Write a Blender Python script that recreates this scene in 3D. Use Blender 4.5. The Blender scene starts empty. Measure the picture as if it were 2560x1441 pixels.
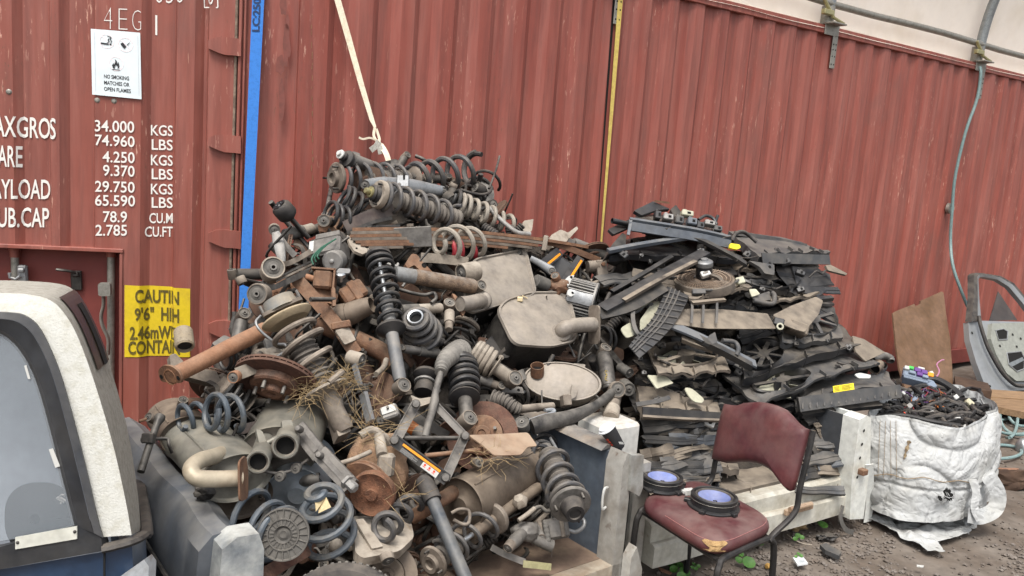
import bpy,bmesh,math,random
from mathutils import Vector as V,Matrix
from mathutils import noise as MN
random.seed(7)
scene=bpy.context.scene
COL=scene.collection
# ---------------------------------------------------------------- camera
FPX,PITCH,ROLL=2057.0,0.14933,0.07603
EYE=V((0,0,1.7))
FW=V((0,math.cos(PITCH),-math.sin(PITCH)))
_u0=V((0,math.sin(PITCH),math.cos(PITCH)))
RT=math.cos(ROLL)*V((1,0,0))+math.sin(ROLL)*_u0
UP=-math.sin(ROLL)*V((1,0,0))+math.cos(ROLL)*_u0
cd=bpy.data.cameras.new('camera')
cam=bpy.data.objects.new('camera',cd)
COL.objects.link(cam)
cd.sensor_width=36
cd.lens=FPX/2560*36
cd.clip_start=0.05
cd.clip_end=2000
mw=Matrix((RT,UP,-FW)).transposed().to_4x4()
mw.translation=EYE
cam.matrix_world=mw
scene.camera=cam
# ---------------------------------------------------------------- light
SUN_EL,SUN_AZ=math.radians(62),math.radians(192)
world=bpy.data.worlds.new('World')
scene.world=world
world.use_nodes=True
wn=world.node_tree
bg=wn.nodes['Background']
sky=wn.nodes.new('ShaderNodeTexSky')
sky.sky_type='NISHITA'
sky.sun_disc=False
sky.sun_elevation=SUN_EL
sky.sun_rotation=SUN_AZ
sky.air_density=1.0
sky.dust_density=4.0
sky.ozone_density=1.0
hs=wn.nodes.new('ShaderNodeHueSaturation')
hs.inputs['Saturation'].default_value=0.28
wn.links.new(sky.outputs[0],hs.inputs['Color'])
wn.links.new(hs.outputs[0],bg.inputs[0])
bg.inputs[1].default_value=0.13
sd=bpy.data.lights.new('sun','SUN')
sd.energy=1.5
sd.angle=math.radians(22)
sd.color=(1.0,0.95,0.88)
sun=bpy.data.objects.new('sun',sd)
COL.objects.link(sun)
sdir=V((math.sin(SUN_AZ)*math.cos(SUN_EL),math.cos(SUN_AZ)*math.cos(SUN_EL),math.sin(SUN_EL)))
sun.rotation_euler=sdir.to_track_quat('Z','Y').to_euler()
vs=scene.view_settings
vs.view_transform='Standard'
vs.look='None'
vs.exposure=1.06
vs.gamma=1
# ---------------------------------------------------------------- geometry of the view
def ray(x,y): return FW+RT*((x-1280)/FPX)-UP*((y-720.5)/FPX)
def P(x,y,d): return EYE+ray(x,y)*d
def on_plane(x,y,o,n):
 r=ray(x,y)
 return EYE+r*((o-EYE).dot(n)/r.dot(n))
def on_z(x,y,z): return on_plane(x,y,V((0,0,z)),V((0,0,1)))
def CV(x,y,z): return (RT*x+UP*y-FW*z).normalized()
TW=V((.7797,.6262,0));TU=V((-.6262,.7797,0))
TUB0=V((0.433,3.044,0.2))
N1=TW.cross(V((-.6262,.7797,1.06))).normalized()
W2=V((.866,.5,0));U2=V((-.5,.866,0))
S20=V((.66,3.2,.2))
N2=W2.cross(V((-.5,.866,1.25))).normalized()
def d1(x,y): return (TUB0-EYE).dot(N1)/ray(x,y).dot(N1)
def d2(x,y): return (S20-EYE).dot(N2)/ray(x,y).dot(N2)
def S1(x,y,o=0): return P(x,y,d1(x,y)+o)
def S2(x,y,o=0): return P(x,y,d2(x,y)+o)
def depth(p): return (p-EYE).dot(FW)
def px(p,n): return n*depth(p)/FPX
def frame(a,b,hint=None):
 z=(b-a).normalized()
 h=hint if hint else (EYE-a)
 y=h-z*h.dot(z)
 if y.length<1e-4: y=V((0,0,1))-z*z.z
 y.normalize()
 x=y.cross(z)
 m=Matrix((x,y,z)).transposed().to_4x4()
 m.translation=a
 return m
def face_frame(c,n,up=None):
 """origin c, local z along n"""
 z=n.normalized()
 h=up if up else UP
 y=(h-z*h.dot(z)).normalized()
 x=y.cross(z)
 m=Matrix((x,y,z)).transposed().to_4x4()
 m.translation=c
 return m
# ---------------------------------------------------------------- mesh builder
def catmull(pts,k=6):
 pts=[V(p) for p in pts]
 if len(pts)<3: return pts
 q=[pts[0]*2-pts[1]]+pts+[pts[-1]*2-pts[-2]]
 out=[]
 for i in range(1,len(q)-2):
  a,b,c,d=q[i-1],q[i],q[i+1],q[i+2]
  for j in range(k):
   t=j/k
   out.append(.5*((2*b)+(c-a)*t+(2*a-5*b+4*c-d)*t*t+(3*b-a-3*c+d)*t**3))
 out.append(pts[-1])
 return out
def rnd(poly,r,k=4):
 out=[]
 n=len(poly)
 for i in range(n):
  a,b,c=V(poly[i-1]),V(poly[i]),V(poly[(i+1) % n])
  u,w=(a-b),(c-b)
  rr=min(r,u.length*.45,w.length*.45)
  u.normalize();w.normalize()
  p,q=b+u*rr,b+w*rr
  for j in range(k+1):
   t=j/k
   out.append((p*(1-t)**2+b*2*t*(1-t)+q*t*t))
 return out
class B:
 def __init__(s,T=None):
  s.T=T if T is not None else Matrix.Identity(4)
  s.v=[];s.f=[]
 def add(s,vs,fs,T=None):
  m=s.T @ T if T is not None else s.T
  o=len(s.v)
  s.v+=[m @ V(p) for p in vs]
  s.f+=[tuple(i+o for i in f) for f in fs]
  return s
 def box(s,c,size,T=None,bev=None):
  x,y,z=[k/2 for k in size]
  b=min(x,y,z)*.25 if bev is None else bev
  b=min(b,x*.9,y*.9,z*.9)
  vs=[];idx={}
  for sx in (-1,1):
   for sy in (-1,1):
    for sz in (-1,1):
     for a in range(3):
      p=[sx*(x-b),sy*(y-b),sz*(z-b)]
      p[a]=(sx*x,sy*y,sz*z)[a]
      idx[(sx,sy,sz,a)]=len(vs)
      vs.append((p[0]+c[0],p[1]+c[1],p[2]+c[2]))
  fs=[]
  ring=[(-1,-1),(1,-1),(1,1),(-1,1)]
  def key(a,s0,p,q):
   k=[0,0,0];k[a]=s0;o=[i for i in range(3) if i != a]
   k[o[0]]=p;k[o[1]]=q
   return tuple(k)
  for a in range(3):
   for s0 in (-1,1):
    fs.append([idx[key(a,s0,p,q)+(a,)] for p,q in ring])
  for a in range(3):
   o=[i for i in range(3) if i != a]
   for p in (-1,1):
    for q in (-1,1):
     k0=[0,0,0];k0[a]=-1;k0[o[0]]=p;k0[o[1]]=q
     k1=list(k0);k1[a]=1
     k0,k1=tuple(k0),tuple(k1)
     fs.append([idx[k0+(o[0],)],idx[k1+(o[0],)],idx[k1+(o[1],)],idx[k0+(o[1],)]])
  for sx in (-1,1):
   for sy in (-1,1):
    for sz in (-1,1):
     fs.append([idx[(sx,sy,sz,a)] for a in range(3)])
  return s.add(vs,fs,T)
 def tube(s,pts,r,n=10,caps=True,closed=False,flat=1.0,T=None,hint=None):
  pts=[V(p) for p in pts]
  m=len(pts)
  rs=r if isinstance(r,(list,tuple)) else [r]*m
  tg=[]
  for i in range(m):
   if closed: t=pts[(i+1) % m]-pts[i-1]
   else: t=pts[min(i+1,m-1)]-pts[max(i-1,0)]
   tg.append(t.normalized() if t.length>1e-9 else V((0,0,1)))
  h=hint if hint else (V((0,0,1)) if abs(tg[0].z)<.9 else V((1,0,0)))
  nrm=(h-tg[0]*h.dot(tg[0])).normalized()
  vs=[];fs=[]
  for i in range(m):
   nrm=(nrm-tg[i]*nrm.dot(tg[i]))
   if nrm.length<1e-6: nrm=tg[i].orthogonal()
   nrm.normalize()
   bi=tg[i].cross(nrm)
   for j in range(n):
    a=2*math.pi*j/n
    vs.append(pts[i]+nrm*(math.cos(a)*rs[i]*flat)+bi*(math.sin(a)*rs[i]))
  for i in range(m if closed else m-1):
   k=(i+1) % m
   for j in range(n):
    l=(j+1) % n
    fs.append((i*n+j,i*n+l,k*n+l,k*n+j))
  if caps and not closed:
   fs.append(tuple(range(n))[::-1]);fs.append(tuple(range((m-1)*n,m*n)))
  return s.add(vs,fs,T)
 def cyl(s,a,b,r,r2=None,n=18,T=None): return s.tube([a,b],[r,r if r2 is None else r2],n,T=T)
 def lathe(s,prof,n=28,T=None,caps=True,sx=1.0,sy=1.0):
  vs=[];fs=[]
  for r,z in prof:
   for j in range(n):
    a=2*math.pi*j/n
    vs.append((r*math.cos(a)*sx,r*math.sin(a)*sy,z))
  m=len(prof)
  for i in range(m-1):
   for j in range(n):
    l=(j+1) % n
    fs.append((i*n+j,i*n+l,(i+1)*n+l,(i+1)*n+j))
  if caps:
   if prof[0][0]>1e-5: fs.append(tuple(range(n))[::-1])
   if prof[-1][0]>1e-5: fs.append(tuple(range((m-1)*n,m*n)))
  return s.add(vs,fs,T)
 def helix(s,r0,r1,z0,z1,turns,wr,n=22,wn=8,ph=0,T=None,flatends=True,rf=None):
  pts=[]
  m=max(8,int(turns*n))
  for i in range(m+1):
   t=i/m
   a=2*math.pi*turns*t+ph
   k=t
   if flatends:
    e=.5/turns
    k=(t-e*(1-math.exp(-t/e))+e*math.exp(-(1-t)/e)-e*math.exp(-1/e)) if turns>1.5 else t
   r=(rf(t) if rf else r0+(r1-r0)*t)*(1+.03*math.sin(a*.37+ph*3))
   pts.append((r*math.cos(a)+.09*r0*math.sin(3.1*t+ph),r*math.sin(a),z0+(z1-z0)*k))
  return s.tube(pts,wr,wn,T=T)
 def plate(s,poly,th,T=None,z=0.0):
  """polygon in local XY extruded z..z+th"""
  n=len(poly)
  vs=[(p[0],p[1],z) for p in poly]+[(p[0],p[1],z+th) for p in poly]
  fs=[tuple(range(n))[::-1],tuple(range(n,2*n))]
  for i in range(n):
   k=(i+1) % n
   fs.append((i,k,n+k,n+i))
  return s.add(vs,fs,T)
 def slab(s,front,off):
  """3D polygon (world points) extruded by a vector"""
  n=len(front)
  vs=[V(p) for p in front]+[V(p)+off for p in front]
  fs=[tuple(range(n)),tuple(range(n,2*n))[::-1]]
  for i in range(n):
   k=(i+1) % n
   fs.append((k,i,n+i,n+k))
  return s.add(vs,fs)
 def sheet(s,fn,nu,nv,th=0.0,T=None):
  pts=[[V(fn(i/nu,j/nv)) for j in range(nv+1)] for i in range(nu+1)]
  vs=[p for r in pts for p in r]
  k=nv+1
  fs=[(i*k+j,(i+1)*k+j,(i+1)*k+j+1,i*k+j+1) for i in range(nu) for j in range(nv)]
  if th:
   nn=[]
   for i in range(nu+1):
    for j in range(nv+1):
     a=pts[min(i+1,nu)][j]-pts[max(i-1,0)][j]
     b=pts[i][min(j+1,nv)]-pts[i][max(j-1,0)]
     c=a.cross(b)
     nn.append(c.normalized() if c.length>1e-12 else V((0,0,1)))
   o=len(vs)
   vs=vs+[p-nn[q]*th for q,p in enumerate(vs)]
   fs=fs+[tuple(x+o for x in f)[::-1] for f in fs]
   edge=[(i,0) for i in range(nu)]+[(nu,j) for j in range(nv)]+[(i,nv) for i in range(nu,0,-1)]+[(0,j) for j in range(nv,0,-1)]
   ids=[i*k+j for i,j in edge]
   for q in range(len(ids)):
    a,b=ids[q],ids[(q+1) % len(ids)]
    fs.append((b,a,a+o,b+o))
  return s.add(vs,fs,T)
 def build(s,name,mat,parent=None,loc=None,ang=35):
  me=bpy.data.meshes.new(name)
  o=bpy.data.objects.new(name,me)
  base=V((0,0,0))
  if parent is not None:
   q=parent
   while q is not None:
    base=base+q.location;q=q.parent
   loc=V((0,0,0))
  elif loc is None:
   loc=s.v[0].copy()
   base=loc
  else:
   loc=V(loc);base=loc
  me.from_pydata([tuple(p-base) for p in s.v],[],s.f)
  bm=bmesh.new();bm.from_mesh(me)
  bmesh.ops.recalc_face_normals(bm,faces=bm.faces)
  bm.to_mesh(me);bm.free()
  me.polygons.foreach_set('use_smooth',[True]*len(me.polygons))
  me.set_sharp_from_angle(angle=math.radians(ang))
  me.materials.append(mat)
  me.update()
  o.location=loc
  COL.objects.link(o)
  if parent is not None: o.parent=parent
  return o
def tag(o,label=None,cat=None,group=None,kind=None):
 if label: o['label']=label
 if cat: o['category']=cat
 if group: o['group']=group
 if kind: o['kind']=kind
 return o
def thing(name,label,cat,loc,group=None):
 o=bpy.data.objects.new(name,None)
 o.empty_display_size=.05
 o.location=V(loc)
 COL.objects.link(o)
 return tag(o,label,cat,group)
# ---------------------------------------------------------------- materials
def lin(c):
 if isinstance(c,str):
  c=[int(c[i:i+2],16)/255 for i in (0,2,4)]
  c=[x/12.92 if x<=.04045 else ((x+.055)/1.055)**2.4 for x in c]
 return (c[0],c[1],c[2],1)
MATS={}
DUST_HIGHLIGHT='9f9990'  # settled dust, paled so top faces also carry painted highlights
def mat(name,base,rough=.7,metal=0.0,second=None,amt=.45,scale=25,dust=0.0,dustc=DUST_HIGHLIGHT,bump=.25,var=.18,stretch=None,soft=.12,trans=0,spec=.4,alpha=1,third=None,tamt=.3):
 m=bpy.data.materials.new(name)
 m.use_nodes=True
 nt=m.node_tree;N=nt.nodes;L=nt.links
 bs=N['Principled BSDF']
 tc=N.new('ShaderNodeTexCoord')
 mp=N.new('ShaderNodeMapping')
 L.new(tc.outputs['Object'],mp.inputs[0])
 if stretch: mp.inputs['Scale'].default_value=stretch
 oi=N.new('ShaderNodeObjectInfo')
 cmb=N.new('ShaderNodeCombineXYZ')
 for k in range(3): L.new(oi.outputs['Random'],cmb.inputs[k])
 vsx=N.new('ShaderNodeVectorMath');vsx.operation='SCALE';vsx.inputs['Scale'].default_value=20
 L.new(cmb.outputs[0],vsx.inputs[0])
 va=N.new('ShaderNodeVectorMath');va.operation='ADD'
 L.new(mp.outputs[0],va.inputs[0]);L.new(vsx.outputs[0],va.inputs[1])
 def noise(sc,det=5,ro=.6):
  n=N.new('ShaderNodeTexNoise')
  n.inputs['Scale'].default_value=sc;n.inputs['Detail'].default_value=det;n.inputs['Roughness'].default_value=ro
  L.new(va.outputs[0],n.inputs['Vector'])
  return n.outputs['Fac']
 def ramp(src,a,b):
  r=N.new('ShaderNodeMapRange');r.inputs[1].default_value=a;r.inputs[2].default_value=b
  L.new(src,r.inputs[0]);return r.outputs[0]
 def mix(f,a,b,blend='MIX'):
  x=N.new('ShaderNodeMix');x.data_type='RGBA';x.blend_type=blend
  if hasattr(f,'is_output'): L.new(f,x.inputs[0])
  else: x.inputs[0].default_value=f
  for s,k in ((a,6),(b,7)):
   if hasattr(s,'is_output'): L.new(s,x.inputs[k])
   else: x.inputs[k].default_value=s
  return x.outputs[2]
 def mul(a,b):
  x=N.new('ShaderNodeMath');x.operation='MULTIPLY'
  for s,k in ((a,0),(b,1)):
   if hasattr(s,'is_output'): L.new(s,x.inputs[k])
   else: x.inputs[k].default_value=s
  return x.outputs[0]
 n1=noise(scale);n2=noise(scale*5,3)
 col=lin(base)
 if second: col=mix(ramp(n1,1-amt-soft,1-amt+soft),col,lin(second))
 if third:
  n3=noise(scale*2.3,6)
  col=mix(ramp(n3,1-tamt-.05,1-tamt+.05),col,lin(third))
 v=ramp(n2,.25,.75)
 lo=(1-var,)*3+(1,);hi=(1+var,)*3+(1,)
 col=mix(1.0,col,mix(v,lo,hi),'MULTIPLY')
 rv=mix(oi.outputs['Random'],(1-var*.8,)*3+(1,),(1+var*.8,)*3+(1,))
 col=mix(1.0,col,rv,'MULTIPLY')
 if dust:
  g=N.new('ShaderNodeNewGeometry')
  sp=N.new('ShaderNodeSeparateXYZ');L.new(g.outputs['Normal'],sp.inputs[0])
  dn=noise(scale*.6+6,5)
  fac=mul(mul(ramp(sp.outputs[2],-.25,.95),ramp(dn,.3,.62)),dust)  # upward faces get dust and, through its pale tone, painted top light
  col=mix(fac,col,lin(dustc))
  rr=N.new('ShaderNodeMapRange');rr.inputs[3].default_value=rough;rr.inputs[4].default_value=.95
  L.new(fac,rr.inputs[0]);L.new(rr.outputs[0],bs.inputs['Roughness'])
 else:
  rr=ramp(n2,.2,.8)
  r2=N.new('ShaderNodeMapRange');r2.inputs[3].default_value=max(.03,rough-.1);r2.inputs[4].default_value=min(1,rough+.1)
  L.new(rr,r2.inputs[0]);L.new(r2.outputs[0],bs.inputs['Roughness'])
 L.new(col,bs.inputs['Base Color'])
 bs.inputs['Metallic'].default_value=metal
 bs.inputs['Specular IOR Level'].default_value=spec
 if trans: bs.inputs['Transmission Weight'].default_value=trans
 if alpha<1: bs.inputs['Alpha'].default_value=alpha
 if bump:
  bp=N.new('ShaderNodeBump');bp.inputs['Strength'].default_value=bump;bp.inputs['Distance'].default_value=.004
  L.new(n2,bp.inputs['Height']);L.new(bp.outputs[0],bs.inputs['Normal'])
 MATS[name]=m
 return m
steel=mat('dusty grey steel','605d5a',.5,.3,'45423f',.45,18,.5)
steel_dk=mat('dark greasy steel','2c2a29',.4,.35,'1b1a19',.4,18,.5)
steel_br=mat('brown dusty steel','625950',.75,.1,'453b33',.45,16,.75,'a69b8d')  # pale dust colour doubles as painted highlight on top faces
tan=mat('tan dust caked metal','857b6f',.85,0,'62584d',.45,18,.6,'aea699')  # real dust, with top faces lightened as painted highlights
rust=mat('flaky brown rust','5e4333',.85,0,'78563f',.45,28,.45,'94806c',.5)
rust_or=mat('orange rust','8d654b',.8,0,'76523b',.42,14,.3,'9f8a77',.4,third='55453a',tamt=.3)
steel_f=mat('grimy shade darkened steel','3c3936',.65,.15,'2a2826',.45,18,.45,'7c7368',.3)  # grime plus gap shade painted in by darkening the buried steel
rust_f=mat('grimy shade darkened rust','452f25',.85,0,'553d2f',.45,25,.4,'80705f',.4)  # buried rust is grimy and darkened further as painted gap shade
spring_f=mat('grimy shade darkened spring','2d2c2b',.55,.1,'403a34',.4,20,.45,'7c7368')  # wire colour holds grime and the painted shade of the gaps
rust_red=mat('deep red rust','583a2f',.85,0,'432c25',.5,30,.3,'8a7462',.6)
rubber=mat('worn black rubber','222122',.6,0,'323030',.4,20,.45,'80776c',.2)
rubber_gr=mat('dusty grey rubber','504e4b',.8,0,'3d3b38',.4,20,.45,'8f887d',.2)
spring_dk=mat('dark painted spring wire','292a2c',.4,.15,'3f3b37',.36,26,.28,'857d73')
spring_gr=mat('grey painted spring wire','48484a',.5,.15,'5b554d',.4,22,.35,'938a7e',third='2f2f31',tamt=.2)
spring_pale=mat('pale dusty spring wire','837d74',.6,.1,'6e665b',.4,22,.6,'a29889')
spring_blue=mat('slate spring wire','48515a',.45,.15,'6b665d',.36,14,.25,'9a9285',third='2e3237',tamt=.28)
boot=mat('ribbed dust boot rubber','544f4a',.75,0,'403b37',.4,20,.45,'8d857a',.1)
alu=mat('cast aluminium','8b8d8f',.45,.7,'737576',.4,20,.35,bump=.1)
alu_dull=mat('dull dusty aluminium','8b8a88',.55,.5,'6e6b67',.4,20,.55)
chrome=mat('bright zinc plate','b5b8ba',.3,.8,'95989a',.3,20,.1,bump=.05)
zinc=mat('yellow zinc plate','a39c74',.4,.6,'86805c',.4,20,.2,bump=.05)
exh=mat('aluminised exhaust skin','7d766e',.5,.2,'6b645c',.42,12,.6,'a49a8c',.15,third='908576',tamt=.25)
exh_gr=mat('pale grey exhaust skin','77766f',.45,.35,'605e58',.4,10,.5,'a09888',.15)
exh_br=mat('brown stained exhaust skin','5a4f45',.55,.2,'463b32',.42,10,.7,'988a79',.2)
exh_blue=mat('slate painted drum steel','788189',.5,.2,'8a8f92',.4,8,.3,bump=.1,third='6b4a33',tamt=.24)
plas=mat('black plastic with dust film','1b1c1f',.38,0,'2b2c2e',.42,9,.4,'7d7467',.12,var=.25,spec=.5)
plas_cl=mat('cleaner black plastic','17181b',.35,0,'26292e',.4,9,.25,'77716a',.08,spec=.5)
plas_gr=mat('grey dusty plastic','393b3e',.5,0,'514f4c',.42,8,.35,'8a8175',.1)
plas_tan=mat('dust covered plastic','453f3a',.65,0,'6b6156',.5,7,.8,'8d8273',.15,third='242424',tamt=.32)
plas_sl=mat('slate blue plastic','50565e',.45,0,'5f656d',.4,8,.4,'8a8479',.06)
cream=mat('cream blade plastic','a3a28f',.45,0,'8d8a78',.4,8,.2,'978a75',.05)
dark_void=mat('dark heap gap shade','23201d',.9,0,'34302b',.45,30,.4,'5c5248',.9)  # dark colour standing in for shade deep inside both heaps
white_p=mat('scuffed white car paint','d3d5d0',.45,0,'bdbbb0',.35,6,.15,'a29580',.06,third='7d6d5a',tamt=.22)
slate_p=mat('chalky slate car paint','4c525a',.45,0,'646a72',.42,5,.5,'a09b92',.05,third='8b9096',tamt=.2,var=.1)
slate_in=mat('scratched blue grey liner paint','434b55',.55,0,'525a62',.45,6,.25,'857a6c',.08,third='6d6f70',tamt=.22)
mud=mat('dried mud floor','67564a',.9,0,'7b6a59',.45,9,.0,bump=.5)
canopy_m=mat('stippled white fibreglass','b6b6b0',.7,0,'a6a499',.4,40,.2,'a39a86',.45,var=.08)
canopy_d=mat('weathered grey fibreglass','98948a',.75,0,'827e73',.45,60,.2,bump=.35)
frame_bl=mat('black rubber window seal','26282c',.5,0,'303338',.4,12,.2,bump=.1)
blue_body=mat('dark blue car paint','1c3048',.3,0,'2a4059',.35,6,.2,'6f6b64',.04,spec=.6)
vinyl=mat('cracked maroon vinyl','4a2428',.42,0,'58302f',.45,7,.5,'7d6a64',.15,third='6a4545',tamt=.26)
chair_bl=mat('chipped black tube paint','1e1e1f',.35,.3,'34312f',.35,20,.3,'6e665f',.1,spec=.5)
foam=mat('torn yellow foam','9c8058',.95,0,'73583a',.4,50,bump=1.0)
spk=mat('black speaker plastic','1d1e20',.35,0,'28292b',.4,20,.2,'6a655f',.05)
spk_bl=mat('violet blue speaker cone','5a6aa2',.6,0,'7683b2',.4,10,.3,bump=.03)  # paler second blue paints top glare into the cone colour
bag_m=mat('woven white bag cloth','aaacac',.85,0,'9d9d99',.42,4,.1,'a8977b',.6,third='93897a',tamt=.24,var=.06)
ply=mat('stained plywood','6a5240',.85,0,'58422f',.5,5,0,bump=.2)
wood=mat('weathered plank wood','8a7155',.85,0,'6f5842',.5,9,0,bump=.4,stretch=(1,8,8))
wood_dk=mat('dark wet plank wood','4a392d',.9,0,'38291f',.5,9,0,bump=.4)
galv=mat('galvanised pipe','8e9293',.4,.7,'767b7c',.4,20,.1,bump=.05)
galv_d=mat('galvanised bracket','8f8c84',.5,.5,'76736b',.4,30,.1,bump=.1)
strap_b=mat('blue webbing','3273c0',.75,0,'2b67ae',.4,60,0,bump=.4,var=.08)
strap_c=mat('cream webbing','d6cbb5',.8,0,'c2b59c',.4,40,0,bump=.3)
strap_y=mat('faded yellow webbing','cdb663',.8,0,'b89a55',.4,12,0,bump=.2)
hose_m=mat('teal grey hose','6d8787',.5,0,'7d9493',.4,10,.2,bump=.05)
door_m=mat('silver grey car door paint','8d9092',.35,.4,'7f8284',.4,5,.1,'a0937f',.05,var=.06)
glass_d=mat('dusty tinted glass','2e2724',.3,0,'3b322d',.4,4,.1,bump=0,spec=.3)
text_w=mat('white stencil paint','d9d6d0',.6,0,'8f5a50',.26,55,0,bump=0,var=.06,soft=.03)
text_k=mat('black print','232427',.6,bump=0)
sign_w=mat('white sign sheet','d6dfe2',.4,0,'ccd5d9',.4,6,0,bump=0,var=.03)
sign_line=mat('pale grey print','b3b9bf',.5,bump=0)
decal_y=mat('yellow sticker film','d0b522',.5,0,'bfa32a',.4,12,0,bump=.1,third='7d6b2a',tamt=.2,var=.08)
label_o=mat('orange warning label','d98a1e',.5,bump=0,var=.06)
label_y=mat('yellow warning label','d8c22a',.5,bump=0,var=.06)
label_r=mat('red print','c2452f',.5,bump=0,var=.05)
red_sp=mat('red spring paint','9a3038',.45,.1,'7d2a30',.4,20,.3,bump=.1)
grass_m=mat('dry straw','a08a66',.9,0,'7f6c50',.5,30,0,bump=0,var=.3)
leaf_m=mat('weed leaf green','42692d',.55,0,'557d38',.4,30,0,bump=.1,var=.25)
leaf_dry=mat('dry leaf','8d6a55',.8,0,'74523e',.4,30,0,bump=.2)
paper=mat('white card','d0d3d3',.6,bump=0,var=.04)
cup_m=mat('black paper cup','2a2a2c',.6,0,bump=.02,var=.05)
lid_m=mat('grey white cup lid','cfd2d4',.4,0,bump=0,var=.03)
loom_m=mat('black taped wire loom','141416',.5,0,'202022',.4,40,.12,'6c655c',.3)
pvc=mat('white plastic connector','b4b4b0',.4,bump=0,var=.05)
wire_cols=[mat('wire insulation '+n,c,.5,bump=0,var=.15) for n,c in (('red','7a2a30'),('brown','6f4a35'),('black','1e1e20'),('violet','5a3f6e'),('orange','a5602f'),('grey','70737a'))]
purple=mat('purple relay plastic','5b3a78',.45,bump=0,var=.08)
green_p=mat('green relay plastic','3fa34a',.45,bump=0,var=.08)
blue_gr=mat('blue grey fuse box plastic','727d8c',.5,bump=0,var=.1)
rock_m=mat('grey gravel stone','77706a',.9,0,'5c524a',.5,20,.2,'8a7d70',.5,var=.35)
yrock=mat('buff sandstone','a08a66',.9,0,'8a7452',.5,20,0,bump=.6)
green_cap=mat('green brake pipe','2f5a48',.5,.1,bump=.05)
hole_m=mat('black opening','0d0c0b',.95,bump=0,var=.1)
def red_paint(name,a,b,streak):
 m=mat(name,a,.55,0,b,.45,1.6,0,bump=.03,var=.05,soft=.25)
 nt=m.node_tree;N=nt.nodes;L=nt.links
 bs=N['Principled BSDF']
 src=bs.inputs['Base Color'].links[0].from_socket
 tc=N.new('ShaderNodeTexCoord')
 def layer(scale,st,lo,hi,colr,src,fac=1.0,det=6,mask=None):
  mp=N.new('ShaderNodeMapping');mp.inputs['Scale'].default_value=st
  L.new(tc.outputs['Object'],mp.inputs[0])
  n=N.new('ShaderNodeTexNoise');n.inputs['Scale'].default_value=scale;n.inputs['Detail'].default_value=det;n.inputs['Roughness'].default_value=.65
  L.new(mp.outputs[0],n.inputs['Vector'])
  r=N.new('ShaderNodeMapRange');r.inputs[1].default_value=lo;r.inputs[2].default_value=hi;r.inputs[4].default_value=fac
  L.new(n.outputs['Fac'],r.inputs[0])
  f=r.outputs[0]
  if mask:
   mp2=N.new('ShaderNodeMapping');mp2.inputs['Scale'].default_value=mask[1]
   L.new(tc.outputs['Object'],mp2.inputs[0])
   n2=N.new('ShaderNodeTexNoise');n2.inputs['Scale'].default_value=mask[0];n2.inputs['Detail'].default_value=3
   L.new(mp2.outputs[0],n2.inputs['Vector'])
   r2=N.new('ShaderNodeMapRange');r2.inputs[1].default_value=mask[2];r2.inputs[2].default_value=mask[3]
   L.new(n2.outputs['Fac'],r2.inputs[0])
   mm=N.new('ShaderNodeMath');mm.operation='MULTIPLY'
   L.new(f,mm.inputs[0]);L.new(r2.outputs[0],mm.inputs[1]);f=mm.outputs[0]
  x=N.new('ShaderNodeMix');x.data_type='RGBA'
  L.new(f,x.inputs[0]);L.new(src,x.inputs[6]);x.inputs[7].default_value=lin(colr)
  return x.outputs[2]
 s=layer(4,(3,3,.22),.42,.72,'9a6a60',src,.5)
 s=layer(5,(4,4,.3),.46,.7,'5f3630',s,.6)
 s=layer(45,(1.6,1.6,.25),.6,.65,'c49a88',s,.85,8,(2.2,(2,2,.7),.5,.66))
 s=layer(60,(2,2,.5),.61,.66,'5e4436',s,.9,8,(1.7,(2,2,1),.5,.64))
 s=layer(90,(1,1,.04),.70,.73,'d0a890',s,.6,3,(3,(2,2,.5),.48,.6))
 s=layer(2.2,(1,1,.5),.56,.74,'6b4a42',s,.55,8)
 s=layer(30,(2.5,2.5,.12),.6,.68,'7a4a34',s,.7,6,(1.3,(2,2,.6),.5,.62))
 L.new(s,bs.inputs['Base Color'])
 return m
red_m=red_paint('oxide red container paint','84443a','8d4b3f',1)
red_door=red_paint('dull red container door paint','82473c','8a4d41',1)
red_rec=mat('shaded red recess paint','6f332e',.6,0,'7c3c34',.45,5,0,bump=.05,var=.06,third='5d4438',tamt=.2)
tarp_m=mat('cream tarpaulin','fbf4e6',.8,0,'f0e7d5',.4,2,0,bump=.1,var=.03,third='e6cfc0',tamt=.16)
_nt=tarp_m.node_tree
_bs=_nt.nodes['Principled BSDF'];_out=_nt.nodes['Material Output']
_tr=_nt.nodes.new('ShaderNodeBsdfTranslucent');_mx=_nt.nodes.new('ShaderNodeMixShader')
_nt.links.new(_bs.inputs['Base Color'].links[0].from_socket,_tr.inputs[0])
_mx.inputs[0].default_value=.3
_nt.links.new(_bs.outputs[0],_mx.inputs[1]);_nt.links.new(_tr.outputs[0],_mx.inputs[2])
_nt.links.new(_mx.outputs[0],_out.inputs[0])
_nt=bag_m.node_tree;_bs=_nt.nodes['Principled BSDF']
_tc=_nt.nodes.new('ShaderNodeTexCoord')
_prev=_bs.inputs['Normal'].links[0].from_socket
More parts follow.
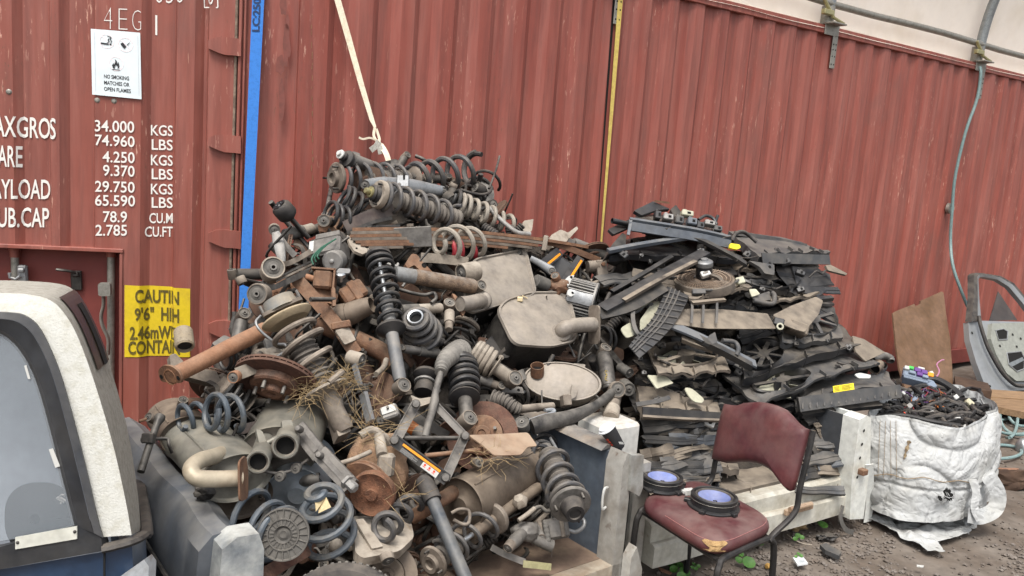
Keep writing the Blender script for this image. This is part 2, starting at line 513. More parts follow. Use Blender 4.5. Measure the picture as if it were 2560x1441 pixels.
for _sc,_st,_di in ((5.5,.55,1.2),(13,.35,.8)):
 _n=_nt.nodes.new('ShaderNodeTexNoise');_n.inputs['Scale'].default_value=_sc;_n.inputs['Detail'].default_value=2;_n.inputs['Distortion'].default_value=_di
 _nt.links.new(_tc.outputs['Object'],_n.inputs['Vector'])
 _a=_nt.nodes.new('ShaderNodeMath');_a.operation='SUBTRACT';_a.inputs[1].default_value=.5;_nt.links.new(_n.outputs['Fac'],_a.inputs[0])
 _c=_nt.nodes.new('ShaderNodeMath');_c.operation='ABSOLUTE';_nt.links.new(_a.outputs[0],_c.inputs[0])
 _bp=_nt.nodes.new('ShaderNodeBump');_bp.inputs['Strength'].default_value=_st;_bp.inputs['Distance'].default_value=.06
 _nt.links.new(_c.outputs[0],_bp.inputs['Height']);_nt.links.new(_prev,_bp.inputs['Normal']);_prev=_bp.outputs[0]
_nt.links.new(_prev,_bs.inputs['Normal'])
win_glass=bpy.data.materials.new('grey window glass')
win_glass.use_nodes=True
_b=win_glass.node_tree.nodes['Principled BSDF']
_b.inputs['Base Color'].default_value=lin('9ba3aa')
_b.inputs['Roughness'].default_value=.25
_b.inputs['Alpha'].default_value=.38
_b.inputs['Specular IOR Level'].default_value=.6
# ---------------------------------------------------------------- text
def font_unit(body,bold=0.0):
 cu=bpy.data.curves.new('txt','FONT')
 cu.body=body;cu.offset=bold;cu.resolution_u=3
 o=bpy.data.objects.new('txt',cu);COL.objects.link(o)
 bpy.context.view_layer.update()
 me=bpy.data.meshes.new_from_object(o.evaluated_get(bpy.context.evaluated_depsgraph_get()))
 bm=bmesh.new();bm.from_mesh(me)
 bmesh.ops.subdivide_edges(bm,edges=[e for e in bm.edges if e.calc_length()>.12],cuts=1)
 bmesh.ops.triangulate(bm,faces=bm.faces)
 vs=[v.co.copy() for v in bm.verts];bm.verts.index_update()
 fs=[tuple(v.index for v in f.verts) for f in bm.faces]
 bm.free()
 bpy.data.objects.remove(o);bpy.data.curves.remove(cu);bpy.data.meshes.remove(me)
 x0=min(v.x for v in vs);x1=max(v.x for v in vs);y0=min(v.y for v in vs);y1=max(v.y for v in vs)
 return [((v.x-x0)/(x1-x0),(v.y-y0)/(y1-y0)) for v in vs],fs
def put_text(b,body,fn,bold=0.0):
 vs,fs=font_unit(body,bold)
 b.add([fn(u,v) for u,v in vs],fs)
def quad_fn(hit,x0,y0,x1,y1,h,slant=0):
 return lambda u,v: hit(x0+(x1-x0)*u+slant*v,y0+(y1-y0)*u-h*v)
# ---------------------------------------------------------------- ground
def ground_z(x,y):
 return .028*MN.noise(V((x*.9,y*.9,0)))+.012*MN.noise(V((x*4,y*4,3)))
gm=mat('gravelly dirt','574d44',.95,0,'6a625a',.5,3.5,0,bump=.9,third='777068',tamt=.28,var=.25)
b=B()
xs=[-60,-20,-8,-4]+[-3+.06*i for i in range(150)]+[7,10,20,60]
ys=[-60,-20,-5,0]+[1+.06*i for i in range(130)]+[10,14,25,60]
b.add([(x,y,ground_z(x,y)) for x in xs for y in ys],
 [(i*len(ys)+j,(i+1)*len(ys)+j,(i+1)*len(ys)+j+1,i*len(ys)+j+1) for i in range(len(xs)-1) for j in range(len(ys)-1)])
tag(b.build('ground',gm,loc=(0,0,0)),kind='structure')
b=B()
rg=random.Random(3)
for i in range(13000):
 x=rg.uniform(.5,4.6);y=rg.uniform(2.2,6.2)
 if i<10000: x=rg.uniform(.6,3.2);y=rg.uniform(2.3,4.2)
 if MN.noise(V((x*1.6,y*1.6,9)))<-.12 and rg.random()<.75: continue
 r=rg.choice((.003,.004,.005,.006,.008,.011))*rg.uniform(.7,1.3)
 z=ground_z(x,y)+r*.35
 vs=[]
 for p in ((1,0,0),(-1,0,0),(0,1,0),(0,-1,0),(0,0,1),(0,0,-1),(.6,.6,.5),(-.6,.6,.4),(.6,-.6,.4),(-.6,-.6,.5)):
  q=V(p).normalized()*r*rg.uniform(.75,1.15)
  vs.append((x+q.x*1.2,y+q.y,z+q.z*.9))
 fs=[(4,0,6),(4,6,2),(4,2,7),(4,7,1),(4,1,9),(4,9,3),(4,3,8),(4,8,0),(0,5,6),(6,5,2),(2,5,7),(7,5,1),(1,5,9),(9,5,3),(3,5,8),(8,5,0)]
 b.add(vs,fs)
tag(b.build('gravel',rock_m,loc=(2,3,0)),'loose grey gravel strewn over the dirt',None,None,'stuff')
# ---------------------------------------------------------------- red container seen from its side
WA=.58914
WD=V((math.cos(WA),math.sin(WA),0));WN=V((math.sin(WA),-math.cos(WA),0))
WO=V((0,5.07,0))
ZB,ZT=1.7-1.493,1.7+1.18
def wall_s(x,y): return (on_plane(x,y,WO,WN)-WO).dot(WD)
PIT=.2419;CD=-.025
S_EDGE=-1.2543
def wall_off(s):
 k=((s-S_EDGE) % PIT)
 if s<S_EDGE-.02 or s>9.2: return 0
 if k<.04: return CD*k/.04
 if k<.115: return CD
 if k<.165: return CD*(1-(k-.115)/.05)
 return 0
def wall_hit(x,y,off=.004):
 p=on_plane(x,y,WO,WN)
 return p+WN*(wall_off((p-WO).dot(WD))+off)
def WP(s,z,off=0): return WO+WD*s+WN*off+V((0,0,z))
c1=thing('shipping_container','long red corrugated container side behind both scrap heaps','shipping container',WP(-1.4,0))
b=B()
prof=[(-1.405,-.06),(-1.404,0),(S_EDGE,0)]
k=0
while S_EDGE+k*PIT<9.2:
 s0=S_EDGE+k*PIT
 prof+=[(s0,0),(s0+.04,CD),(s0+.115,CD),(s0+.165,0)]
 k+=1
prof+=[(9.6,0)]
zs=[ZB+.01,.8,1.4,2.0,2.5,ZT-.012]
vs=[];fs=[]
for s,o in prof:
 for z in zs: vs.append(WP(s,z,o+.0045*MN.noise(V((s*3,z*2,0)))))
nz=len(zs)
for i in range(len(prof)-1):
 for j in range(nz-1): fs.append((i*nz+j,(i+1)*nz+j,(i+1)*nz+j+1,i*nz+j+1))
b.add(vs,fs);b.build('side_panel',red_m,c1,ang=12)
MW=Matrix((WD,-WN,V((0,0,1)))).transposed().to_4x4()
def wbox(b,s0,s1,z0,z1,o0,o1,bev=.004):
 m=MW.copy();m.translation=WP((s0+s1)/2,(z0+z1)/2,(o0+o1)/2)
 b.box((0,0,0),(s1-s0,o1-o0,z1-z0),m,bev)
b=B();wbox(b,-1.40,9.7,ZT-.012,ZT+.05,-.07,.012);b.build('top_rail',red_m,c1)
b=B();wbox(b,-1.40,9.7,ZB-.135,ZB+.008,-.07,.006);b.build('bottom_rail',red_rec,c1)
b=B();wbox(b,-1.395,9.7,.06,ZT,-2.4,-.075);b.build('body',red_m,c1)
b=B()
q=wall_hit(2368,521,.01)
b.lathe([(.0,0),(.05,0),(.05,.03),(.036,.035),(.03,.02),(0,.018)],20,face_frame(q,WN));b.build('vent',galv_d,c1)
for s in (.5,3,6):
 b=B();wbox(b,s,s+.5,-.1,.07,-.6,-.02);b.build('support_block',wood_dk,c1)
b=B()
for i in range(26):
 y=40+i*22+random.uniform(-8,8)
 h=random.uniform(6,20)
 x=779+random.uniform(-2,2)
 w=random.uniform(1.2,3)
 b.add([wall_hit(x,y,.003),wall_hit(x+w,y,.003),wall_hit(x+w*.7,y+h,.003),wall_hit(x-.5,y+h*.9,.003)],[(0,1,2,3)])
b.build('rust_mark',rust_or,c1)
b=B()
def blob(b,hit,cx,cy,rx,ry,sd):
 n=26;pts=[]
 for i in range(n):
  a=2*math.pi*i/n
  k=1+.45*MN.noise(V((math.cos(a)*1.6,math.sin(a)*1.6,sd)))
  pts.append(hit(cx+rx*k*math.cos(a),cy+ry*k*math.sin(a)))
 b.add(pts,[tuple(range(n))])
stain=mat('brown oily stain','70443c',.7,0,'7e4a42',.5,30,bump=0,var=.05)
for cx,cy,rx,ry,sd in ((708,12,9,26,1),(716,110,9,50,2),(700,165,11,22,3),(703,250,8,50,5),(718,60,5,22,7)):
 blob(b,wall_hit,cx,cy,rx,ry,sd)
b.build('oil_stain',stain,c1)
# ---------------------------------------------------------------- red container seen from its door end
DA=.26406
DD=V((-math.cos(DA),-math.sin(DA),0));DN=V((math.sin(DA),-math.cos(DA),0))
JO=on_plane(742,300,WO,WN);JO.z=0
def door_t(x,y): return (on_plane(x,y,JO,DN)-JO).dot(DD)
def DP(t,z,off=0): return JO+DD*t+DN*off+V((0,0,z))
T=lambda x: door_t(x,300)
DPROF=[(-330,0),(-300,-.03),(-240,-.03),(-225,0),(-120,0),(-95,-.03),(-30,-.03),(-15,0),(33,0),(55,-.03),(120,-.03),(127,0),(148,0),(171,-.03),(231,-.03),(238,0),(352,0),(375,-.03),(434,-.03),(440,0),(484,0),(506,-.03),(514,-.03),(519,.002),(584,.002)]
DPT=[(T(x),o) for x,o in DPROF]
def door_off(t):
 for (t0,o0),(t1,o1) in zip(DPT,DPT[1:]):
  if t1<=t<=t0: return o0+(o1-o0)*(t0-t)/(t0-t1+1e-9)
 return 0
def door_hit(x,y,off=.004):
 p=on_plane(x,y,JO,DN)
 return p+DN*(door_off((p-JO).dot(DD))+off)
def door_z(x,y): return on_plane(x,y,JO,DN).z
c2=thing('shipping_container','red container with white stencilled weight figures on its doors','shipping container',DP(1,0))
ZR=door_z(150,622);ZDT=2.9
b=B()
TR=T(305)
up=[(t,o) for t,o in DPT]
def strip(b,pr,zs):
 n=len(zs);vs=[];fs=[]
 for t,o in pr:
  for z in zs: vs.append(DP(t,z,o+.0025*MN.noise(V((t*3,z*2.5,4)))))
 for i in range(len(pr)-1):
  for j in range(n-1): fs.append((i*n+j,(i+1)*n+j,(i+1)*n+j+1,i*n+j+1))
 b.add(vs,fs)
strip(b,up,[ZR,ZR+.3,ZR+.7,ZR+1.1,ZDT])
right=[(TR,0)]+[(t,o) for t,o in DPT if t<TR]
strip(b,right,[.16,.5,.8,ZR])
b.build('door_panel',red_door,c2,ang=12)
MD=Matrix((-DD,-DN,V((0,0,1)))).transposed().to_4x4()
def dbox(b,t0,t1,z0,z1,o0,o1,bev=.004):
 m=MD.copy();m.translation=DP((t0+t1)/2,(z0+z1)/2,(o0+o1)/2)
 b.box((0,0,0),(abs(t1-t0),abs(o1-o0),z1-z0),m,bev)
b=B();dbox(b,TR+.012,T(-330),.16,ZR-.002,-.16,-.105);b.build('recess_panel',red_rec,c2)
b=B()
dbox(b,TR-.01,T(-330),ZR-.008,ZR+.012,-.11,.012,.003)
dbox(b,TR+.008,TR-.008,.17,ZR-.01,-.105,.008,.003)
b.build('recess_lip',red_door,c2)
TH=T(590)
b=B()
dbox(b,TH-.012,T(742)+.004,.02,ZDT,-.1,-.012);b.build('corner_post',red_m,c2)
b=B();dbox(b,T(-330),T(742),ZDT,ZDT+.12,-.15,.02);b.build('door_header',red_door,c2)
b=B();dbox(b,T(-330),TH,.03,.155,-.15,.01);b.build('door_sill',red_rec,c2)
b=B();dbox(b,T(-330),T(700),.05,ZDT,-2.5,-.165);b.build('body',red_door,c2)
b=B()
dbox(b,T(582),T(589),.16,ZDT,-.012,.012,.004)
b.build('door_gasket',mat('perished door seal','6a5a4e',.8,0,'8d7c6c',.5,40,bump=.4),c2)
b=B()
for x in (596,607):
 b.cyl(DP(T(x),.16,.006),DP(T(x),ZDT,.006),.009 if x<600 else .006,n=8)
b.build('hinge_rod',red_door,c2)
for y0 in (95,337,574,800):
 b=B()
 pts=[(522,y0+8),(540,y0+1),(560,y0-1),(590,y0+3),(603,y0+4),(603,y0+48),(590,y0+46),(562,y0+44),(545,y0+38),(522,y0+28)]
 poly=[on_plane(x,y,JO,DN)+DN*.03 for x,y in pts]
 b.slab(poly,-DN*.03);b.build('hinge',red_door,c2)
for x in (20,271):
 b=B()
 zt=door_z(x,632);ta=T(x)
 b.cyl(DP(ta,.16,-.07),DP(ta,ZR-.01,-.07),.0185,n=14)
 b.build('lock_rod',galv_d,c2)
 b=B()
 b.cyl(DP(ta,zt+.0,-.07),DP(ta,ZR-.012,-.07),.027,n=14);b.cyl(DP(ta,zt-.03,-.07),DP(ta,zt-.001,-.07),.023,n=14)
 b.build('rod_collar',red_door,c2)
b=B()
hp=[(256,715,.0),(258,760,-.01),(252,790,-.01),(255,815,-.01),(268,850,-.02),(268,890,-.02)]
b.tube(catmull([on_plane(x,y,JO,DN)+DN*o for x,y,o in hp],5),.014,8,flat=.5)
b.build('lock_handle',galv_d,c2)
b=B()
b.plate(rnd([(-.028,-.03),(.028,-.03),(.028,.035),(-.028,.035)],.012),.035,face_frame(on_plane(262,725,JO,DN)-DN*.02,DN));b.build('handle_clamp',galv_d,c2)
b=B()
b.tube(catmull([on_plane(x,y,JO,DN)-DN*o for x,y,o in ((137,676,.03),(150,678,.03),(166,682,.05),(180,688,.07),(187,700,.09))],4),.012,8,flat=.6)
m=face_frame(on_plane(180,706,JO,DN)-DN*.1,DN)
b.box((0,-.005,.012),(.05,.1,.02),m,.004);b.box((0,.03,.03),(.03,.025,.02),m,.004)
b.build('handle_catch',steel_dk,c2)
b=B()
m=face_frame(on_plane(49,688,JO,DN)-DN*.08,DN)
b.box((0,0,.03),(.045,.085,.03),m,.008);b.box((0,.02,.055),(.03,.02,.02),m,.005)
b.tube([on_plane(x,y,JO,DN)-DN*.02 for x,y in ((20,684),(22,696),(36,700),(47,692))],.008,8)
b.build('latch',alu,c2)
for x,y in ((22,230),(243,251),(285,253)):
 b=B();b.lathe([(.014,0),(.013,.004),(.007,.009),(0,.0095)],12,face_frame(door_hit(x,y,-.004),DN));b.build('rivet',galv_d,c2)
b=B()
for s,x0,y0,x1,y1,h in (
 ('MAXGROS',-42,340,140,349,53),('TARE',-24,416,53,419,53),('PAYLOAD',-36,497,122,500,50),('CUB.CAP',-32,568,119,571,50),
 ('34.000',237,329,336,333,29),('KGS',375,339,430,341,27),('74.960',238,364,337,369,28),('LBS',377,375,430,377,27),
 ('4.250',257,406,337,409,28),('KGS',375,414,430,416,27),('9.370',258,440,337,443,28),('LBS',377,449,430,451,27),
 ('29.750',238,480,337,483,28),('KGS',375,487,430,488,27),('65.590',238,515,338,517,28),('LBS',377,521,430,522,27),
 ('78.9',258,556,318,557,28),('CU.M',371,560,430,560,26),('2.785',239,590,318,590,28),('CU.FT',361,594,430,594,26)):
 put_text(b,s,quad_fn(door_hit,x0,y0,x1,y1,h),.012)
for s,x0,y0,x1,h in (('4',260,72,281,54),('E',297,74,319,52),('G',331,76,353,50),('1',386,86,391,50)):
 put_text(b,s,quad_fn(door_hit,x0,y0,x1,y0+1,h),-.03)
put_text(b,'050',quad_fn(door_hit,385,5,460,8,58),-.02)
put_text(b,'0',quad_fn(door_hit,519,12,534,13,50),-.01)
for (xa,ya,xb,yb) in ((509,17,545,20),(508,-45,510,17),(543,-45,545,20)):
 w=1.4
 dx,dy=(0,w) if abs(xb-xa)>abs(yb-ya) else (w,0)
 b.add([door_hit(xa-dx,ya-dy),door_hit(xb-dx,yb-dy),door_hit(xb+dx,yb+dy),door_hit(xa+dx,ya+dy)],[(0,1,2,3)])
b.build('stencil_lettering',text_w,c2)
b=B()
def dec(u,v):
 x=311.5+164*u;y=713+9*u+(180-9*u)*v
 return door_hit(x,y,.003)
b.sheet(dec,60,4)
dc=b.build('caution_sticker',decal_y,c2,ang=12);dc['label']='yellow caution sticker with black height warning'
b=B()
dh=lambda x,y: door_hit(x,y,.0055)
for s,x0,y0,x1,y1,h in (('CAUTIN',338,758,448,763,34),('9\'6"',337,803,383,804,34),('HIH',401,805,448,807,34),('2.46mWDE',325,850,460,851,34),('CONTAIN',321,887,450,887,34)):
 put_text(b,s,quad_fn(dh,x0,y0,x1,y1,h),.03)
b.build('sticker_lettering',mat('brown black faded print','4f461e',.6,0,'6b5d22',.5,60,bump=0),dc)
sg=thing('sign','white sign reading no smoking matches or open flames','sign',on_plane(290,160,JO,DN))
def sq(u,v):
 x=(228+123*u)+(3.5)*v;y=(73+10*u)+(164+2*u)*v
 return on_plane(x,y,JO,DN)+DN*(.006+.004*math.sin(u*3.1))
def spx(u,v): return sq(u,v)+DN*.003
b=B();b.sheet(sq,12,4,.002);b.build('sign_sheet',sign_w,sg)
b=B()
for u0 in (.07,.95): b.add([spx(u0,.05),spx(u0+.008,.05),spx(u0+.008,.95),spx(u0,.95)],[(0,1,2,3)])
b.build('border_line',sign_line,sg)
b=B()
for s,u0,u1,v0,h in (('NO SMOKING',.25,.76,.735,.06),('MATCHES OR',.25,.765,.83,.06),('OPEN FLAMES',.245,.79,.925,.06)):
 put_text(b,s,(lambda u0,u1,v0,h: lambda u,v: spx(u0+(u1-u0)*u,v0-h*v))(u0,u1,v0,h),.02)
b.build('sign_lettering',text_k,sg)
def ring(b,cu,cv,r,w,asp):
 n=28;vs=[];fs=[]
 for i in range(n):
  a=2*math.pi*i/n
  for q in (r,r-w): vs.append(spx(cu+q*math.cos(a),cv+q*math.sin(a)*asp))
 for i in range(n):
  k=(i+1) % n;fs.append((2*i,2*k,2*k+1,2*i+1))
 b.add(vs,fs)
b=B();c_=mat('faded pink print','d9d0d2',.5,bump=0)
for cu,cv in ((.32,.17),(.7,.2),(.5,.5)):
 ring(b,cu,cv,.155,.022,.72)
 d_=.1
 b.add([spx(cu-d_,cv-d_*.7+.008),spx(cu-d_+.014,cv-d_*.7),spx(cu+d_,cv+d_*.7-.008),spx(cu+d_-.014,cv+d_*.7)],[(0,1,2,3)])
b.build('prohibition_ring',c_,sg)
b=B()
def upoly(pts): b.add([sq(u,v)+DN*.0045 for u,v in pts],[tuple(range(len(pts)))])
upoly([(.2,.195),(.36,.2),(.36,.225),(.2,.22)]);upoly([(.38,.2),(.42,.2),(.42,.225),(.38,.225)])
upoly([(.33,.19),(.36,.17),(.34,.15),(.37,.125),(.385,.13),(.365,.15),(.385,.17),(.35,.195)])
upoly([(.4,.19),(.41,.165),(.385,.14),(.4,.11),(.33,.1),(.34,.09),(.42,.1),(.41,.14),(.43,.165),(.415,.19)])
upoly([(.6,.19),(.65,.17),(.69,.2),(.69,.22),(.66,.25),(.62,.22)]);upoly([(.66,.25),(.7,.21),(.72,.22),(.68,.265)])
upoly([(.73,.2),(.78,.16),(.79,.165),(.74,.21)])
upoly([(.44,.57),(.42,.53),(.45,.49),(.46,.52),(.49,.47),(.48,.43),(.52,.46),(.53,.5),(.55,.47),(.57,.52),(.56,.56),(.53,.575),(.54,.54),(.5,.52),(.47,.55),(.48,.575)])
upoly([(.42,.585),(.58,.585),(.58,.595),(.42,.595)])
b.build('sign_pictogram',text_k,sg)
# ---------------------------------------------------------------- straps and hose on the containers
def ribbon(b,pts,w,nrm,th=.003):
 """flat band through world points"""
 n=len(pts)
 vs=[]
 for i,p in enumerate(pts):
  t=(pts[min(i+1,n-1)]-pts[max(i-1,0)]).normalized()
  x=t.cross(nrm).normalized()
  ww=w[i] if isinstance(w,(list,tuple)) else w
  for sx in (-1,1):
   for sz in (-1,1): vs.append(p+x*(sx*ww/2)+nrm*(sz*th/2))
 fs=[]
 for i in range(n-1):
  a,c=i*4,(i+1)*4
  for p,q in ((0,1),(1,3),(3,2),(2,0)): fs.append((a+p,a+q,c+q,c+p))
 fs+=[(0,1,3,2),(n*4-4,n*4-2,n*4-1,n*4-3)]
 b.add(vs,fs)
def dlift(x,y,o): return on_plane(x,y,JO,DN)+DN*o
st=thing('ratchet_strap','blue webbing strap hanging beside the container door hinges','ratchet strap',dlift(613,790,.12))
b=B()
sp=[dlift(650-38*t,-80+850*t,.02+.1*t) for t in [i/12 for i in range(13)]]
ribbon(b,sp,[px(sp[0],29-5*i/12) for i in range(13)],DN);b.build('webbing',strap_b,st)
b=B()
def bh(x,y):
 t=(y+80)/850
 return dlift(x,y,.02+.1*t+.004)
put_text(b,'LC:2500',lambda u,v: bh(653-19*v+4*u-3,82-u*98),.03)
b.build('strap_lettering',mat('navy strap print','1a2f55',.6,bump=0),st)
for s_ in (-7,-2,3,8):
 pass
b=B();m=frame(dlift(632,768,.13),dlift(585,822,.13),DN)
b.box((0,0,.05),(.05,.012,.12),m,.004)
b.plate(rnd([(-.03,-.01),(.03,-.01),(.035,.05),(.02,.085),(-.02,.085),(-.035,.05)],.015),.004,m @ Matrix.Rotation(math.pi/2,4,'X') @ Matrix.Translation((0,0,-.02)))
b.build('ratchet_frame',alu,st)
b=B();b.cyl(m @ V((-.032,.01,.128)),m @ V((.032,.01,.128)),.012,n=14);b.build('ratchet_spindle',chrome,st)
b=B();b.box((.0,.02,.035),(.056,.01,.06),m,.004);b.build('ratchet_lever',steel_dk,st)
st=thing('tie_strap','cream webbing strap hanging over the heap and ending in a hook','strap',wall_hit(915,350,.1))
def wl(x,y,o): return on_plane(x,y,WO,WN)+WN*o
b=B()
ribbon(b,[wl(825,-70,.03),wl(836,0,.04),wl(860,105,.07),wl(885,215,.1),wl(905,300,.13),wl(911,318,.14)],[.034,.034,.033,.03,.025,.014],WN)
ribbon(b,catmull([wl(911,318,.14),wl(906,338,.15),wl(912,352,.16),wl(920,348,.15),wl(914,322,.14)],5),.014,WN)
ribbon(b,catmull([wl(913,350,.15),wl(922,365,.17),wl(928,385,.2),wl(933,415,.22)],5),[.02]*4+[.03]*12,WN)
ribbon(b,catmull([wl(912,350,.16),wl(895,344,.16),wl(880,347,.15),wl(870,343,.15)],5),.01,WN)
b.build('webbing',strap_c,st)
b=B();ribbon(b,[wl(915,352,.17),wl(906,364,.18),wl(893,374,.18)],.03,WN);ribbon(b,[wl(914,354,.165),wl(915,368,.18),wl(918,383,.18)],.03,WN)
b.build('care_tag',mat('grey cloth tag','a8a59c',.8,0,'8b887f',.5,120,bump=0),st)
b=B();b.slab([wl(925,415,.23),wl(940,396,.23),wl(942,418,.23),wl(934,424,.23)],-WN*.01);b.build('hook',alu,st)
st=thing('webbing_strip','narrow faded yellow band hanging down the container seam','strap',wl(1500,560,.03))
b=B();ribbon(b,[wl(1549-51*t,-40+650*t,.02) for t in [i/8 for i in range(9)]],[.04-.026*i/8 for i in range(9)],WN);b.build('webbing',strap_y,st)
b=B();b.sheet(lambda u,v: wl(1541-51*v-7*u+5*u*v,-40+650*v,.0025),1,6);b.build('painted_strap_shadow',hole_m,c1)  # flat black strip painted on the wall as shadow beside the yellow band
hs_=thing('air_hose','teal grey hose hanging down the red wall into the white bag','hose',wl(2300,900,.3))
b=B()
hp=[(2436,168,.05),(2432,190,.07),(2420,250,.08),(2395,330,.07),(2372,440,.06),(2362,520,.07),(2350,600,.1),(2330,660,.2),(2326,720,.3),(2326,780,.4),(2317,840,.5),(2306,890,.6),(2298,930,.7)]
b.tube(catmull([wl(*p) for p in hp],6),.014,8);b.build('hose_run',hose_m,hs_)
# ---------------------------------------------------------------- fabric shelter above the wall
sh=thing('fabric_shelter','cream tarpaulin shelter roof on galvanised hoops above the wall','shelter',WP(3,ZT+.06))
ZS=ZT+.055
def dome(s,th,o=0):
 r=3.2+o
 return WP(s,ZS+.04+r*.8*math.sin(th),-.12+3.2-r*math.cos(th))
b=B()
def tf(u,v):
 s=-1.3+11*u
 if v<.12:
  k=v/.12
  return WP(s,ZS-.035+.075*k+.01*MN.noise(V((s*2,k,0))),.02-.14*k)
 th=(v-.12)/.88*.62
 p=dome(s,th)
 wr=.02*MN.noise(V((s*1.3,th*5,1)))+.012*MN.noise(V((s*4+th*3,th*2,5)))
 return p+V((0,0,1))*wr*min(1,th*6)
b.sheet(tf,130,60);b.build('tarpaulin',tarp_m,sh)
b=B()
b.tube([WP(-1.2+i*.5,ZS+.165+.008*math.sin(i*1.3),.0) for i in range(23)],.027,12);b.build('purlin',galv_d,sh)
for x,y in ((2068,105),(2443,200)):
 s=wall_s(x,y-4)
 b=B()
 b.tube([dome(s,.005,-.1)]+[dome(s,.03+.04*i,-.1) for i in range(16)],.042,14);b.build('hoop',galv,sh)
for x,y in ((1520,-20),(2068,90),(2440,190)):
 s=wall_s(x,y)
 br=B()
 wbox(br,s-.06,s+.11,ZT-.02,ZT+.06,.013,.022,.002)
 wbox(br,s+.05,s+.11,ZT-.26,ZT-.02,.013,.02,.002)
 wbox(br,s-.07,s+.09,ZT+.055,ZT+.067,-.1,.1,.002)
 br.cyl(WP(s,ZS+.01,-.02),WP(s,ZS+.14,-.02),.05,n=14)
 bo=br.build('hoop_bracket',galv_d,sh)
 b=B()
 for z in (.05,.09,.14,.2):
  for q in (.065,.095): b.cyl(WP(s+q,ZT-z-.03,.015),WP(s+q,ZT-z-.03,.0215),.006,n=8)
 b.build('bolt_hole',hole_m,bo)
 b=B()
 wbox(b,s-.14,s-.02,ZS+.06,ZS+.1,.02,.06,.006)
 b.cyl(WP(s-.13,ZS+.17,.03),WP(s-.02,ZS+.05,.05),.014,n=8);b.cyl(WP(s-.02,ZS+.05,.05),WP(s+.1,ZS+.02,.06),.012,n=8)
 b.build('tensioner',zinc,sh)
# ---------------------------------------------------------------- builders for the scrap
SURF=[S1]
def q(p):
 if isinstance(p,V): return p
 return SURF[0](p[0],p[1],p[2] if len(p)>2 else 0)
PI=math.pi
def Rz(a): return Matrix.Rotation(a,4,'Z')
def Tr(x,y,z): return Matrix.Translation((x,y,z))
AX={'X': Matrix.Rotation(PI/2,4,'Y'),'Y': Matrix.Rotation(-PI/2,4,'X')}
def coil(label,A,Bp,R,turns,wr=5,m=None,R2=None,ph=0.0,name='coil_spring',cat='coil spring',group=None,rf=None,hint=None):
 a,b_=q(A),q(Bp)
 k=depth(a)/FPX
 M_=frame(a,b_,hint)
 b=B(M_)
 b.helix(R*k,(R if R2 is None else R2)*k,0,(b_-a).length,turns,wr*k,ph=ph,rf=(lambda t: rf(t)*k) if rf else None)
 o=b.build(name,m or spring_gr,loc=a)
 return tag(o,label,cat,group)
def bellows(r,z0,z1,n,d=.18,taper=1.0):
 pr=[(r*.85,z0)]
 for i in range(n):
  rr=r*(1+(taper-1)*i/n)
  z=z0+(z1-z0)*i/n;h=(z1-z0)/n
  pr+=[(rr*(1-d),z+h*.05),(rr,z+h*.4),(rr,z+h*.6),(rr*(1-d),z+h*.95)]
 pr.append((r*taper*.85,z1))
 return pr
def eye(b,c,ax,r,w,ri=None):
 """a bush ring: centre c, axis ax"""
 m=face_frame(c,ax)
 ri=ri or r*.42
 b.lathe([(ri,-w/2),(r*.94,-w/2),(r,-w*.42),(r,w*.42),(r*.94,w/2),(ri,w/2),(ri,-w/2)],18,m,caps=False)
def bush(parent,c,ax,r,w,sleeve=None,rub=None,name='bush'):
 b=B();m=face_frame(c,ax)
 b.lathe([(r*.86,-w/2),(r*.97,-w/2),(r,-w*.45),(r,w*.45),(r*.97,w/2),(r*.86,w/2),(r*.86,-w/2)],22,m,caps=False)
 o=b.build(name,sleeve or steel_br,parent)
 if name=='bush':
  b=B();b.lathe([(r*.3,-w*.4),(r*.85,-w*.44),(r*.85,w*.44),(r*.6,w*.42),(r*.5,w*.47),(r*.3,w*.49),(r*.3,-w*.4)],20,m,caps=False);b.build('rubber_core',rub or rubber_gr,o)
  b=B();b.lathe([(r*.16,-w*.5),(r*.29,-w*.5),(r*.29,w*.58),(r*.16,w*.58),(r*.16,-w*.5)],14,m,caps=False);b.build('inner_sleeve',steel,o)
 return o
